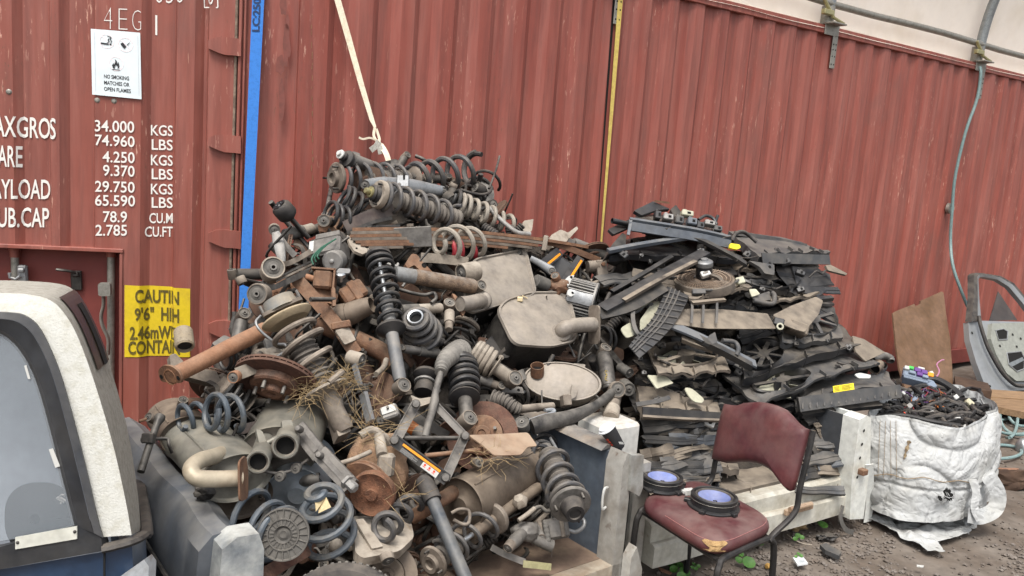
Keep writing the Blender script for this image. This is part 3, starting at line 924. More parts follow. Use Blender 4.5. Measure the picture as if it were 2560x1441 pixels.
def strut(label,A,Bp,R,wr=5,turns=5,tube_r=None,cz=(.06,.6),bz=None,mount=1,seat=True,low_eye=True,mc=None,mb=None,mt=None,mm=None,group=None,R2=None,ph=0,name='suspension_strut',nb=11,rod=None,hint=None,bracket=False,mr=1.0,cat='suspension strut'):
 a,b_=q(A),q(Bp)
 k=depth(a)/FPX
 L=(b_-a).length
 R*=k;wr*=k;tr=(tube_r or R/k*.38)*k
 M_=frame(a,b_,hint)
 t=thing(name,label,cat,a,group)
 if cz:
  b=B(M_);b.helix(R,R if R2 is None else R2*k,cz[0]*L,cz[1]*L,turns,wr,ph=ph);b.build('coil_spring',mc or spring_gr,t)
 z0=cz[0]*L if cz else .05*L
 z1=cz[1]*L if cz else .3*L
 if mount:
  b=B(M_)
  rm=R*1.05*mr
  if mount==1:
   b.lathe([(0,-.1*R),(rm*.3,-.1*R),(rm*.32,-.28*R),(rm*.55,-.3*R),(rm*.6,-.05*R),(rm*.95,0),(rm,.06*R),(rm,.2*R),(rm*.9,.3*R),(rm*.5,.32*R),(0,.32*R)],26)
  elif mount==2:
   b.lathe([(0,0),(rm*.45,0),(rm*.5,.12*R),(rm*.62,.14*R),(rm*.66,-.1*R),(rm*.92,-.12*R),(rm,0),(rm,.28*R),(rm*.9,.36*R),(0,.36*R)],26)
  else:
   b.lathe([(0,-.5*R),(rm*.45,-.5*R),(rm*.5,-.4*R),(rm*.5,-.05*R),(rm*.7,0),(rm*.72,-.15*R),(rm*.98,-.1*R),(rm,.2*R),(rm*.8,.3*R),(0,.3*R)],26)
  mo=b.build('top_mount',mm or steel_br,t)
  for i in range(3):
   an=i*2.09+.5
   b=B(M_)
   x,y=rm*.8*math.cos(an),rm*.8*math.sin(an)
   b.cyl((x,y,0),(x,y,-.45*R),.07*R,n=8);b.build('stud',steel_dk,mo)
 if bz:
  b=B(M_);b.lathe(bellows(R*.7,bz[0]*L,bz[1]*L,nb),22);b.build('dust_boot',mb or boot,t)
 if rod:
  b=B(M_);b.cyl((0,0,z0),(0,0,z1+.02*L),rod*k,n=12);b.build('piston_rod',chrome,t)
 if seat:
  b=B(M_);b.lathe([(tr,z1-.02*L),(R*1.02,z1-.01*L),(R*1.12,z1),(R*1.12,z1+.012*L),(R*.95,z1+.022*L),(tr,z1+.05*L)],26);b.build('spring_seat',mm or steel_br,t)
 if L*1.0>z1+.03*L:
  b=B(M_);zt=(bz[1]*L-.02) if bz else z0+(z1-z0)*.35
  if not (rod or bz): zt=z0
  elif rod: zt=z0+(z1-z0)*.55
  b.lathe([(0,zt),(tr*.95,zt),(tr,zt+.01),(tr,L*.93),(tr*.9,L*.96),(0,L*.965)],20);b.build('damper_tube',mt or steel,t)
 if low_eye:
  m=M_ @ Tr(0,0,L)
  bush(t,m.translation,(M_.to_3x3() @ V((.5,.85,.2))),tr*1.15,tr*2.0)
 if bracket:
  b=B(M_)
  for sx in (-1,1): b.box((sx*tr*.8,-tr*1.2,L*.88),(tr*.25,tr*2.2,L*.2))
  b.build('clevis',mt or steel,t)
 return t
def shock(label,A,Bp,r,split=.45,r2=None,m1=None,m2=None,eyes=(1,1),group=None,name='shock_absorber',erad=1.0,rod=False,cat='shock absorber'):
 a,b_=q(A),q(Bp)
 k=depth(a)/FPX
 L=(b_-a).length;r*=k;r2=(r2*k) if r2 else r*.85
 M_=frame(a,b_)
 t=thing(name,label,cat,a,group)
 b=B(M_)
 b.lathe([(0,.0),(r*.4,.0),(r*.5,.02*L),(r*.95,.03*L),(r,.05*L),(r,split*L),(r*.97,split*L+.003),(r2*.5,split*L)],22);b.build('sleeve',m1 or steel,t)
 b=B(M_)
 if rod:
  b.cyl((0,0,split*L),(0,0,L*.97),r2*.4,n=12);b.build('piston_rod',chrome,t)
 else:
  b.lathe([(r2,split*L-.02*L),(r2,L*.94),(r2*.85,L*.975),(0,L*.98)],22);b.build('damper_tube',m2 or steel_dk,t)
 for i,e in enumerate(eyes):
  if e:
   c=M_ @ V((0,0,-r*.4 if i==0 else L+r*.3))
   bush(t,c,M_.to_3x3() @ V((.45,.8,.1 if i else -.2)),r*.78*erad,r*1.7)
 return t
def pipe(label,pts,r,m=None,flange=None,hollow=True,name='exhaust_pipe',cat='exhaust pipe',k=6,group=None,n=16,fl_m=None,taper=None):
 w=[q(p) for p in pts]
 c=catmull(w,k)
 if not isinstance(r,(list,tuple)): rr=[r*depth(p)/FPX for p in c]
 else: rr=[(r[0]+(r[1]-r[0])*i/(len(c)-1))*depth(p)/FPX for i,p in enumerate(c)]
 t=thing(name,label,cat,w[0],group)
 b=B();b.tube(c,rr,n,caps=not hollow)
 if hollow:
  b.tube(c,[x*.9 for x in rr],n,caps=False)
  for i0,i1 in ((0,1),(-1,-2)):
   m_=face_frame(c[i0],c[i0]-c[i1]);b.lathe([(rr[i0]*.9,0),(rr[i0],0)],n,m_,caps=False)
 o=b.build('pipe',m or exh,t)
 if hollow:
  for i0,i1 in ((0,min(3,len(c)-1)),(-1,-min(4,len(c)))):
   d=(c[i1]-c[i0]).normalized()
   b=B();b.lathe([(0,0),(rr[i0]*.9,0)],n,face_frame(c[i0]+d*rr[i0]*1.2,d),caps=False);b.build('bore',hole_m,o)
 if flange:
  for e in flange:
   i0,i1=((0,1) if e==0 else (-1,-2))
   m_=face_frame(c[i0],c[i0]-c[i1])
   R_=rr[i0]
   b=B(m_)
   po=rnd([(-R_*1.9,-R_*.7),(R_*1.9,-R_*.7),(R_*1.9,R_*.7),(R_*.8,R_*1.5),(-R_*.8,R_*1.5),(-R_*1.9,R_*.7)],R_*.6)
   b.plate(po,R_*.3,z=-R_*.35);fo=b.build('flange',fl_m or rust,t)
   for sx in (-1,1):
    b=B(m_);b.lathe([(0,0),(R_*.28,0)],12,Tr(sx*R_*1.45,0,R_*.0),caps=False);b.build('bolt_hole',hole_m,fo)
 return t
def rotor(label,C,R,nrm,m=None,hub=True,studs=5,th=.14,group=None,name='brake_disc',mh=None,vent=True,cat='brake disc'):
 c=q(C);R=R*depth(c)/FPX
 M_=face_frame(c,nrm)
 t=thing(name,label,cat,c,group)
 b=B(M_)
 h=R*th
 b.lathe([(R*.6,-h),(R*.985,-h),(R,-h*.97),(R,-h*.62),(R*.96,-h*.6),(R*.96,-h*.4),(R,-h*.38),(R,-h*.03),(R*.985,0),(R*.6,0),(R*.58,-h*.4)],48)
 o=b.build('friction_ring',m or rust,t)
 if vent:
  b=B(M_)
  for i in range(40):
   a=2*PI*i/40
   b.box((0,0,0),(R*.05,R*.025,h*.22),Rz(a) @ Tr(R*.975,0,-h*.5),0)
  b.build('vent_ribs',m or rust,o)
 if hub:
  b=B(M_);b.lathe([(R*.58,-h*.3),(R*.57,h*1.0),(R*.52,h*1.25),(R*.26,h*1.25),(R*.25,h*1.9),(R*.22,h*2.1),(R*.12,h*2.1),(R*.1,h*1.7),(0,h*1.7)],36);ho=b.build('hub',mh or m or rust,t)
  for i in range(studs):
   a=2*PI*i/studs+.4
   b=B(M_);b.cyl((R*.4*math.cos(a),R*.4*math.sin(a),h),(R*.4*math.cos(a),R*.4*math.sin(a),h*2.5),R*.045,n=8);b.build('wheel_stud',steel,ho)
 return t
def box_muffler(label,face,off,m=None,rim=5,group=None,outlet=None,r_out=20,fl=None,name='muffler',dent=True,mr=None,crn=30,mpipe=None,side_m=None):
 w=[q(p) for p in face]
 c=sum(w,V((0,0,0)))/len(w)
 k=depth(c)/FPX
 n_=(w[1]-w[0]).cross(w[2]-w[1]).normalized()
 if n_.dot(EYE-c)<0: n_=-n_
 M_=face_frame(c,n_);Mi=M_.inverted()
 loc=[(Mi @ p).xy for p in w]
 poly=rnd([(p.x,p.y) for p in loc],crn*k,6)
 t=thing(name,label,'muffler',c,group)
 D=off
 def ringpts(s,z): return [(p.x*s,p.y*s,z) for p in poly]
 n=len(poly)
 b=B(M_)
 rings=[ringpts(.0,.012),ringpts(.5,.011),ringpts(.86,.006),ringpts(.965,.0),ringpts(.985,.01),ringpts(1.03,.009),ringpts(1.035,-.004),ringpts(.985,-.012)]
 vs=[p for r in rings for p in r];fs=[]
 for i in range(len(rings)-1):
  for j in range(n):
   l=(j+1) % n;fs.append((i*n+j,i*n+l,(i+1)*n+l,(i+1)*n+j))
 b.add(vs,fs);b.build('end_plate',m or exh,t)
 b=B(M_)
 rings=[ringpts(.985,-.012),ringpts(.985,-D*.5),ringpts(.985,-D),ringpts(0,-D)]
 vs=[p for r in rings for p in r];fs=[]
 for i in range(len(rings)-1):
  for j in range(n):
   l=(j+1) % n;fs.append((i*n+j,i*n+l,(i+1)*n+l,(i+1)*n+j))
 b.add(vs,fs);b.build('shell',side_m or exh_br,t)
 if outlet:
  pts=catmull([q(p) for p in outlet],7)
  rr=r_out*depth(pts[0])/FPX
  b=B();b.tube(pts,rr,18,caps=False)
  b.lathe([(rr*1.35,-.006),(rr*1.3,.012),(rr,.02)],20,face_frame(pts[0],pts[1]-pts[0]),caps=False)
  b.lathe([(0,-.004),(rr,-.004)],18,face_frame(pts[-1],pts[-1]-pts[-2]),caps=False)
  po=b.build('outlet_pipe',mpipe or m or exh,t)
  if fl:
   d=(pts[-1]-pts[-2]).normalized()
   m_=face_frame(pts[-1],d)
   b=B(m_);R_=rr
   b.plate(rnd([(-R_*1.0,-R_*fl),(R_*1.0,-R_*fl),(R_*1.0,R_*fl),(-R_*1.0,R_*fl)],R_*.6),R_*.3);b.build('flange',steel_br,po)
 return t
def drum_muffler(label,A,Bp,rx,ry,m=None,m_end=None,rot=0.0,group=None,name='muffler',seam=True,hint=None,pipes=(),pm=None):
 """oval can; A is the end towards us"""
 a,b_=q(A),q(Bp)
 k=depth(a)/FPX
 L=(b_-a).length
 M_=frame(a,b_,hint) @ Rz(rot)
 rx*=k;ry*=k
 t=thing(name,label,'muffler',a,group)
 b=B(M_)
 b.lathe([(.97,.004),(1.03,-.002),(1.035,.004),(1.03,.012),(1.0,.018),(1.0,L*.5),(1.0,L-.015),(1.035,L-.008),(1.03,L)],44,Matrix.Diagonal((rx,ry,1,1)),caps=False)
 so=b.build('shell',m or exh,t)
 if seam:
  b=B(M_)
  ang=.9
  b.tube([(rx*1.005*math.cos(ang),ry*1.005*math.sin(ang),.02),(rx*1.005*math.cos(ang),ry*1.005*math.sin(ang),L-.02)],.004,6);b.build('seam',m or exh,so)
 b=B(M_)
 b.lathe([(0,-.002),(.3,-.002),(.42,.008),(.7,.014),(.93,.012),(.97,.004)],44,Matrix.Diagonal((rx,ry,1,1)),caps=False)
 b.build('end_cap',m_end or m or exh,t)
 b=B(M_);b.lathe([(0,L+.006),(.9,L),(1.03,L)],44,Matrix.Diagonal((rx,ry,1,1)),caps=False);b.build('end_cap',m_end or m or exh,t)
 for pts,r in pipes:
  c=catmull([q(p) for p in pts],7)
  rr=r*depth(c[0])/FPX
  b=B();b.tube(c,rr,18,caps=False);b.tube(c,rr*.88,18,caps=False)
  b.lathe([(rr*.88,0),(rr,0)],18,face_frame(c[-1],c[-1]-c[-2]),caps=False)
  po=b.build('pipe',pm or m or exh,t)
  b=B();b.lathe([(0,0),(rr*.9,0)],18,face_frame(c[-1]-(c[-1]-c[-2]).normalized()*rr*.8,c[-1]-c[-2]),caps=False);b.build('bore',hole_m,po)
 return t
def arm(label,pts,w,th=.35,m=None,bushes=((0,1.1),(1,1.1)),group=None,name='suspension_link',cat='control arm',k=5,bm=None,ax=None,hint=None):
 """flattened bar along points; w px half-width (list or number)"""
 c=catmull([q(p) for p in pts],k)
 n=len(c)
 ws=w if isinstance(w,(list,tuple)) else [w,w]
 rr=[]
 for i,p in enumerate(c):
  f=i/(n-1)*(len(ws)-1);j=min(int(f),len(ws)-2)
  rr.append((ws[j]+(ws[j+1]-ws[j])*(f-j))*depth(p)/FPX)
 t=thing(name,label,cat,c[0],group)
 vdir=hint or (EYE-c[0]).normalized()
 b=B();b.tube(c,rr,12,flat=th,hint=vdir);b.build('bar',m or steel,t)
 for e,f in bushes:
  p=c[0] if e==0 else c[-1]
  r_=rr[0 if e==0 else -1]*f
  bush(t,p,ax or vdir,r_,r_*1.5,bm)
 return t
def bar(label,pts,w,th,m=None,group=None,name='steel_bar',cat='metal bar',nrm=None,holes=0,k=5,bend=True):
 """rectangular bar following points, w px wide, th px thick"""
 c=catmull([q(p) for p in pts],k) if bend else [q(p) for p in pts]
 kk=depth(c[0])/FPX
 nn=nrm or (EYE-c[0]).normalized()
 b=B()
 ribbon(b,c,w*kk,nn,th*kk)
 o=b.build(name,m or steel,loc=c[0],ang=25)
 return tag(o,label,cat,group)
def bracket(label,poly,th,m=None,group=None,name='bracket',cat='bracket',lip=None,r=4,holes=(),bend=0.0,parent=None):
 """plate traced as polygon, th metres thick, away from us; lip = edge indices folded back"""
 w=[q(p) for p in poly]
 c=sum(w,V((0,0,0)))/len(w)
 n_=V((0,0,0))
 for i in range(len(w)): n_+=(w[i]-c).cross(w[(i+1) % len(w)]-c)
 n_.normalize()
 if n_.dot(EYE-c)<0: n_=-n_
 k=depth(c)/FPX
 M_=face_frame(c,n_);Mi=M_.inverted()
 lp=rnd([tuple((Mi @ p).xy) for p in w],r*k,3)
 b=B(M_)
 b.plate([(p.x,p.y) for p in lp],-th)
 if parent is None:
  t=thing(name,label,cat,c,group) if (holes or lip) else None
 else: t=parent
 if t is None:
  return tag(b.build(name,m or steel,loc=c),label,cat,group)
 b.build('plate',m or steel,t)
 for (hx,hy,hr) in holes:
  h=q((hx,hy));h=on_plane(hx,hy,c,n_)
  b=B();b.lathe([(hr*k*1.0,0),(hr*k*1.35,.0),(hr*k*1.3,.0035),(hr*k,.0035)],14,face_frame(h,n_),caps=False);b.lathe([(0,.001),(hr*k,.001)],14,face_frame(h,n_),caps=False);b.build('bolt_hole',hole_m,t)
 for (i0,i1,d) in (lip or ()):
  b=B();b.slab([w[i0],w[i1],w[i1]-n_*d,w[i0]-n_*d],(w[i1]-w[i0]).cross(n_).normalized()*.005);b.build('flange_edge',m or steel,t)
 return t
def block(label,c,size,nrm,up,m=None,group=None,name='metal_block',cat='scrap part',extra=None,bev=None):
 """boxy casting: size px (w,h,d)"""
 p=q(c);k=depth(p)/FPX
 M_=face_frame(p,nrm,up)
 b=B(M_);b.box((0,0,-size[2]*k/2),[s*k for s in size],bev=bev)
 if extra is None:
  return tag(b.build(name,m or steel,loc=p),label,cat,group)
 t=thing(name,label,cat,p,group)
 b.build('casting',m or steel,t)
 for nm,mt_,fn in extra:
  b=B(M_);fn(b,k);b.build(nm,mt_,t)
 return t
def SC(ang): return RT*math.cos(ang)+UP*math.sin(ang)
# ---------------------------------------------------------------- heap of suspension and exhaust parts
SURF[0]=S1
G_ST,G_CO,G_SH,G_MU,G_AR='suspension struts on the heap','coil springs on the heap','shock absorbers on the heap','mufflers on the heap','suspension arms on the heap'
vd=CV(0,0,1)
# --- crest
strut('grey strut lying at the back of the heap crest, studded mount to the left',(838,445,.06),(1062,452,.1),37,5,6,15,(.08,.85),(.3,.8),1,mc=spring_gr,group=G_ST)
shock('shock with bright white nut and round rubber mount topping the heap',(866,395,-.02),(985,440,.1),17,.5,m1=steel,group=G_SH,eyes=(0,0),name='damper')
b=B(face_frame(q((862,394,-.06)),CV(-.5,.35,.8)))
k=3.75/FPX
b.lathe([(0,16*k),(9*k,15*k),(13*k,8*k),(12*k,0),(14*k,-2*k),(22*k,-5*k),(22*k,-12*k),(18*k,-16*k),(21*k,-20*k),(0,-20*k)],22)
tag(b.build('rubber_mount',rubber,loc=q((862,394,-.06))),'black stepped rubber mount behind the white nut on the heap crest','mount')
b=B(face_frame(q((862,394,-.06)),CV(-.5,.35,.8)) @ Tr(0,0,15*k))
b.lathe([(0,10*k),(6*k,10*k),(7*k,4*k),(12*k,3*k),(12*k,0),(0,0)],16)
tag(b.build('nut',pvc,loc=q((862,394,-.1))),'white nut on the topmost rubber mount','nut')
bracket('curved grey mounting plate around the topmost rubber mount',[(868,384,-.03),(884,378,-.03),(900,384,-.02),(902,398,-.02),(892,412,-.02),(878,412,-.03)],.02,steel)
bar('black jack leg poking up left of the big springs',[(928,420,.05),(955,412,.05),(992,404,.06)],13,8,steel_dk)
bracket('black slotted end fitting of the jack leg on the crest',[(978,398,.03),(996,400,.03),(996,412,.03),(986,420,.03),(976,412,.03)],.015,steel_dk)
coil('tall dark spring whose open coils stand against the red wall',(1034,446,.06),(1196,416,.0),34,4.6,7.0,spring_gr,40,ph=2.5,group=G_CO)
coil('glossy black spring end behind the tall open coils',(1176,424,.02),(1196,422,.02),40,.75,6.5,spring_dk,ph=2.0,group=G_CO)
t=rotor('dark round brake backing plate behind the crest springs',(1192,486,.14),44,CV(.1,.35,.9),steel_dk,studs=0,vent=False,name='backing_plate',cat='brake plate')
b=B();b.tube(catmull([q(p) for p in ((1249,391,.02),(1240,425,.03),(1228,458,.04),(1222,472,.04))],4),.006,8);tag(b.build('rod',steel_dk,loc=q((1222,472,.04))),'thin black rod standing up at the right end of the crest','rod')
b=B();b.tube(catmull([q(p) for p in ((1150,474,0),(1175,482,-.01),(1205,487,-.01),(1225,480,0),(1230,468,0))],4),.0075,8);tag(b.build('brake_cable',rubber,loc=q((1200,487,0))),'curved black cable looped over the backing plate','cable')
t=arm('bright silver alloy arm lying across the heap crest',[(912,462,-.03),(960,462,-.02),(1030,467,-.02),(1109,478,-.0)],[13,20,19,12],.45,alu,((0,.9),(1,.8)),group=G_AR,bm=rubber)
block('silver slotted bracket bolted on the alloy arm',(1007,452,-.09),(30,30,12),CV(0,.2,1),UP,alu,None,'slotted_bracket','bracket',(('slot',hole_m,lambda b,k: b.box((3*k,9*k,0),(5*k,13*k,2.5*k),bev=0)),('bolt',steel,lambda b,k: b.cyl((-8*k,-9*k,-2*k),(-8*k,-9*k,3*k),3.4*k))))
s2=strut('brown ribbed strut on the crest with yellow plated top nut',(945,486,-.14),(1150,549,-.02),35,5.5,6,18,(.06,.97),(.22,.98),2,seat=False,low_eye=False,mc=spring_gr,mm=tan,group=G_ST,nb=15)
b=B(frame(q((945,486,-.14)),q((1150,549,-.02))))
k=depth(q((945,486,-.14)))/FPX
b.lathe([(0,-38*k),(7*k,-38*k),(9*k,-30*k),(8*k,-26*k),(14*k,-25*k),(14*k,-19*k),(0,-19*k)],14);b.build('plated_nut',zinc,s2)
b=B(frame(q((945,486,-.14)),q((1150,549,-.02))));b.lathe([(17*k,-20*k),(21*k,-16*k),(18*k,-12*k),(22*k,-8*k),(24*k,0),(0,0)],20);b.build('rubber_collar',rubber,s2)
coil('grey spring running down right from the crest strut',(1150,512,-.0),(1285,568,.02),27,6.5,5.5,spring_pale,22,group=G_CO)
coil('black spring loop over the grey spring right of the crest strut',(1128,500,.02),(1172,520,.02),28,2.2,5,spring_dk,group=G_CO,ph=1)
coil('dark spring half hidden under the crest strut',(856,494,.0),(912,528,.04),31,3,5.5,spring_dk,group=G_CO)
coil('dark thin spring at the left edge of the crest',(822,534,-.02),(872,548,.0),29,3.3,5,spring_dk,group=G_CO,ph=2)
bar('dark brown channel beam slanting below the crest strut',[(862,568,-.02),(930,538,-.05),(985,524,-.06)],30,16,mat('brown beam paint','3a2f2d',.45,.1,'4a3c36',.4,12,.5,bump=.1))
bar('thin steel edge lying along the brown channel beam',[(868,584,-.04),(932,556,-.07),(980,545,-.07)],9,10,steel_dk)
pipe('pale chrome tipped brace bar right of the crest springs',[(1222,520,-.04),(1250,548,-.04),(1290,580,-.05),(1325,586,-.06)],6,alu_dull,name='brace_bar',cat='bar',hollow=False)
t=thing('drive_shaft','black drive shaft with taped joint sticking out left of the heap','drive shaft',q((705,520,-.05)))
fr=frame(q((703,519,-.09)),q((768,592,.02)))
k=depth(q((705,520)))/FPX
b=B(fr);b.lathe([(0,-8*k),(19*k,-8*k),(24*k,-2*k),(25*k,8*k),(25*k,24*k),(22*k,30*k),(14*k,36*k),(8*k,40*k),(0,41*k)],26);b.build('joint_cup',rubber,t)
b=B(fr);b.cyl((0,0,36*k),(0,0,105*k),6.5*k);b.build('shaft',steel_dk,t)
b=B(fr)
b.sheet(lambda u,v: (v*17*k*math.cos(u*2*PI),v*17*k*math.sin(u*2*PI),(-8.5-6*abs(MN.noise(V((v*4*math.cos(u*6.28),v*4*math.sin(u*6.28),2)))))*k),24,8);b.build('crumpled_bag',mat('glossy black polythene','161618',.25,bump=.2),t)
t=arm('grey cast arm standing up at the left shoulder of the heap',[(686,574,-.05),(696,604,-.05),(702,636,-.05),(706,660,-.04)],[9,15,12,8],.55,alu_dull,((0,1.6),),group=G_AR,ax=CV(.3,-.2,.9))
bar('grey web plate beside the standing cast arm',[(694,585,-.02),(715,615,-.02),(738,640,-.02)],15,8,steel)
shock('short grey damper can behind the standing cast arm',(709,590,.04),(785,570,.04),16,.6,m1=rubber_gr,m2=tan,eyes=(0,0),group=G_SH)
bracket('rusty bent plate behind the pump unit',[(800,556,.02),(812,540,.02),(842,540,.02),(862,562,.02),(848,580,.02),(806,576,.02)],.03,rust)
t=arm('rusty round link eye above the pump unit',[(812,553,-.06),(806,580,-.02)],[16,10],.6,rust,((0,1.0),),group=G_AR,ax=vd)
t=block('grey brake pump unit with round motor and green pipes',(812,612,-.08),(78,50,70),CV(-.25,.45,.85),SC(1.75),steel,None,'brake_pump','pump',(
 ('cap',steel,lambda b,k: b.box((4*k,30*k,-22*k),(66*k,16*k,40*k))),
 ('fitting',steel_dk,lambda b,k: [b.cyl((x*k,36*k,-20*k),(x*k,46*k,-20*k),5*k,n=10) for x in (-20,-6,10,24)]),
 ('label',pvc,lambda b,k: b.box((-36*k,2*k,1*k),(12*k,30*k,2*k),bev=0))))
t2=thing('electric_motor','round grey electric motor under the brake pump unit','motor',q((829,656,-.1)))
b=B(face_frame(q((829,654,-.12)),CV(-.1,-.12,1)));k=depth(q((829,656)))/FPX
b.lathe([(0,1*k),(5*k,1*k),(6*k,-2*k),(22*k,-3*k),(26*k,-7*k),(26.5*k,-40*k),(0,-42*k)],30);b.build('case',mat('grey motor case','6b6a68',.55,.1,'5b5956',.4,15,.4,bump=.05),t2)
b=B(face_frame(q((829,654,-.12)),CV(-.1,-.12,1)));b.lathe([(0,4*k),(4*k,3*k),(6*k,0)],16);b.build('boss',alu_dull,t2)
for i,o_ in enumerate((0,7,14)):
 b=B();b.tube(catmull([q(p) for p in ((783+o_,662-o_,-.13),(780+o_,645-o_*.5,-.14),(800+o_,622-o_*.5,-.15),(826+o_,606-o_*.6,-.15))],5),.0035,6)
 tag(b.build('brake_pipe',green_cap,loc=q((783+o_,662-o_,-.13))),'thin green brake pipe crossing the front of the pump unit','pipe','green brake pipes')
t=bracket('dished tan bracket between the pump and the leaf spring',[(868,584,-.06),(874,612,-.08),(886,628,-.1),(906,638,-.1),(936,620,-.08),(926,606,-.07),(902,606,-.05),(884,598,-.05)],.012,tan,holes=((916,619,3),(891,622,2)))
# --- leaf spring pack
t=thing('leaf_spring','long rusty leaf spring pack arching across the heap','leaf spring',q((1020,585,-.06)))
def leaf(x0,x1,dy,w=9,m=rust,o=-.06):
 pts=[]
 for i in range(15):
  x=x0+(x1-x0)*i/14
  y=573+.000185*(x-1040)**2+.028*(x-1040)+dy if x>1040 else 573+.0007*(1040-x)**1.6+dy
  pts.append(q((x,y,o-.0*i)))
 kk=depth(pts[0])/FPX
 b=B();ribbon(b,pts,w*kk,vd,.062);b.build('leaf',m,t,ang=25)
leaf(884,1470,0,8.6,rust)
leaf(880,1360,8.3,7.6,steel_br,-.066);leaf(878,1345,16.2,7.6,rust,-.06);leaf(884,1330,24,7.4,steel_br,-.066)
leaf(892,1270,31.5,7.2,rust,-.06);leaf(905,1120,38.8,7,rust,-.064);leaf(925,1010,46,6.6,steel_br,-.06)
b=B()
kk=depth(q((1026,592)))/FPX
Mb=face_frame(q((1026,594,-.105)),CV(-.02,-.1,1),SC(1.62))
b.box((0,0,-.02),(104*kk,48*kk,.05));b.build('clamp_box',steel,t)
b=B(Mb);b.cyl((0,26*kk,-.02),(0,33*kk,-.02),9*kk,n=6);b.cyl((8*kk,-25*kk,-.02),(8*kk,-32*kk,-.02),9*kk,n=6);b.build('clamp_nut',steel_br,t)
b=B(Mb);b.box((0,0,0),(104*kk,50*kk,.01),bev=.003);b.build('clamp_plate',steel,t)
b=B(face_frame(q((1362,609,-.08)),vd,SC(1.4)));b.box((0,0,-.02),(13*kk,42*kk,.1));b.build('leaf_clip',tan,t)
bar('single leaf tail running down right from the leaf spring pack',[(1345,600,-.03),(1400,614,-.04),(1450,632,-.05),(1500,652,-.05)],15,14,rust,nrm=vd)
# --- pale coil above square mufflers
coil('pale dusty pigtail spring standing on the leaf spring',(1098,612,-.16),(1216,606,-.06),38,3.7,6.5,spring_pale,rf=lambda t: 20+22*min(1,t*3)-20*max(0,t-.75)*4,group=G_CO,ph=1.2)
coil('red painted spring showing behind the pale pigtail spring',(1118,624,-.0),(1178,622,.0),29,2.4,6,red_sp,group=G_CO)
# --- left eyes
def can_eye(label,c,r,L,nrm,m,sl=None):
 p=q(c);k=depth(p)/FPX
 t=thing('bushing',label,'bush',p)
 bush(t,p,nrm,r*k,L*k,m,rubber_gr)
 return t
can_eye('big tan bush eye beside the blue strap end, upper of two',(681,676,-.1),29,52,CV(.35,.25,.9),tan)
can_eye('ringed bush eye under the upper tan one, nearer the blue strap',(649,736,-.12),27,34,CV(-.1,.05,1),steel_br)
bar('tan bent spring tail leading from the upper bush eye',[(688,652,-.1),(712,660,-.1),(740,650,-.08),(778,628,-.05)],13,10,steel_br)
bar('dark spring tail leading from the lower bush eye',[(655,712,-.12),(680,720,-.12),(720,704,-.1),(772,680,-.06)],13,12,steel_dk)
for i in range(3):
 bar('dark thin leaf strip beside the lower bush eye',[(690,712-i*7,-.1),(735,690-i*8,-.08),(782,668-i*8,-.05)],5,10,steel_dk if i != 1 else steel_br,'thin leaf strips')
rotor('orange rusted drum face behind the strut cap on the left',(694,738,.08),46,CV(.05,.2,.95),rust_or,studs=0,vent=False,name='brake_drum',cat='brake drum')
t=block('rusty bush block with square strap in the upper left heap',(806,697,-.12),(46,48,46),CV(.1,.2,.95),SC(1.5),rust,None,'bush_block','bush',(
 ('strap',rust,lambda b,k: [b.box((0,26*k,-20*k),(60*k,5*k,44*k)),b.box((28*k,0,-20*k),(5*k,56*k,44*k))]),
 ('stub',rust_or,lambda b,k: b.cyl((-24*k,2*k,-18*k),(-44*k,6*k,-18*k),8*k))))
bracket('rust brown gusset plate below the bush block',[(775,720,-.06),(820,712,-.06),(846,740,-.06),(838,762,-.06),(790,750,-.05)],.02,rust)
block('rusty folded clamp above the cut exhaust end',(884,728,-.12),(64,48,56),CV(.25,.3,.9),SC(2.15),rust,None,'spring_clamp','clamp',(('band',rust,lambda b,k: b.box((4*k,0,-26*k),(20*k,54*k,60*k))),))
t=thing('fuel_regulator','small chrome fitting beside the rusty bush block','fitting',q((853,690,-.12)))
k=depth(q((853,690)))/FPX
b=B(face_frame(q((852,690,-.14)),CV(.1,.8,.6)));b.lathe([(0,-16*k),(5*k,-16*k),(5*k,-2*k),(12*k,0),(13*k,9*k),(9*k,12*k),(0,12*k)],18);b.build('body',chrome,t)
b=B(face_frame(q((858,680,-.16)),CV(.2,.8,.6)));b.plate(rnd([(-18*k,-8*k),(14*k,-10*k),(18*k,8*k),(-10*k,10*k)],5*k),.006);b.build('flange',alu,t)
pipe('cut exhaust pipe end with bright rim facing the viewer',[(838,796,.0),(872,786,-.06),(904,772,-.12),(930,762,-.17)],[34,21],exh_br)
bar('tan bracket arm behind the cut exhaust end',[(742,699,-.05),(790,752,-.06),(842,814,-.08),(872,858,-.1),(890,884,-.1)],33,9,rust)
block('square clamp round the rusty hanger bar',(852,812,-.14),(48,18,26),CV(.1,.2,1),SC(1.75),rust,None,'hanger_clamp','clamp')
bracket('tapered end plate of the rusty hanger bar',[(838,826,-.13),(872,818,-.13),(890,850,-.13),(862,862,-.13)],.008,tan)
can_eye('rolled end eye of the rusty hanger bar',(889,898,-.13),19,40,CV(.9,-.2,.35),tan)
pipe('polished pin rod between the strut cap and the hanger bar',[(776,749,-.16),(836,749,-.13)],6,steel_dk,hollow=False,name='pin',cat='pin')
bracket('narrow rusty lug plate at the end of the pin rod',[(830,716,-.14),(838,720,-.14),(840,764,-.14),(832,766,-.14)],.012,rust)
pipe('brown curved exhaust pipe under the hanger bar',[(790,806,.02),(850,832,.02),(920,862,.0),(968,890,-.01),(978,918,.0)],23,rust)
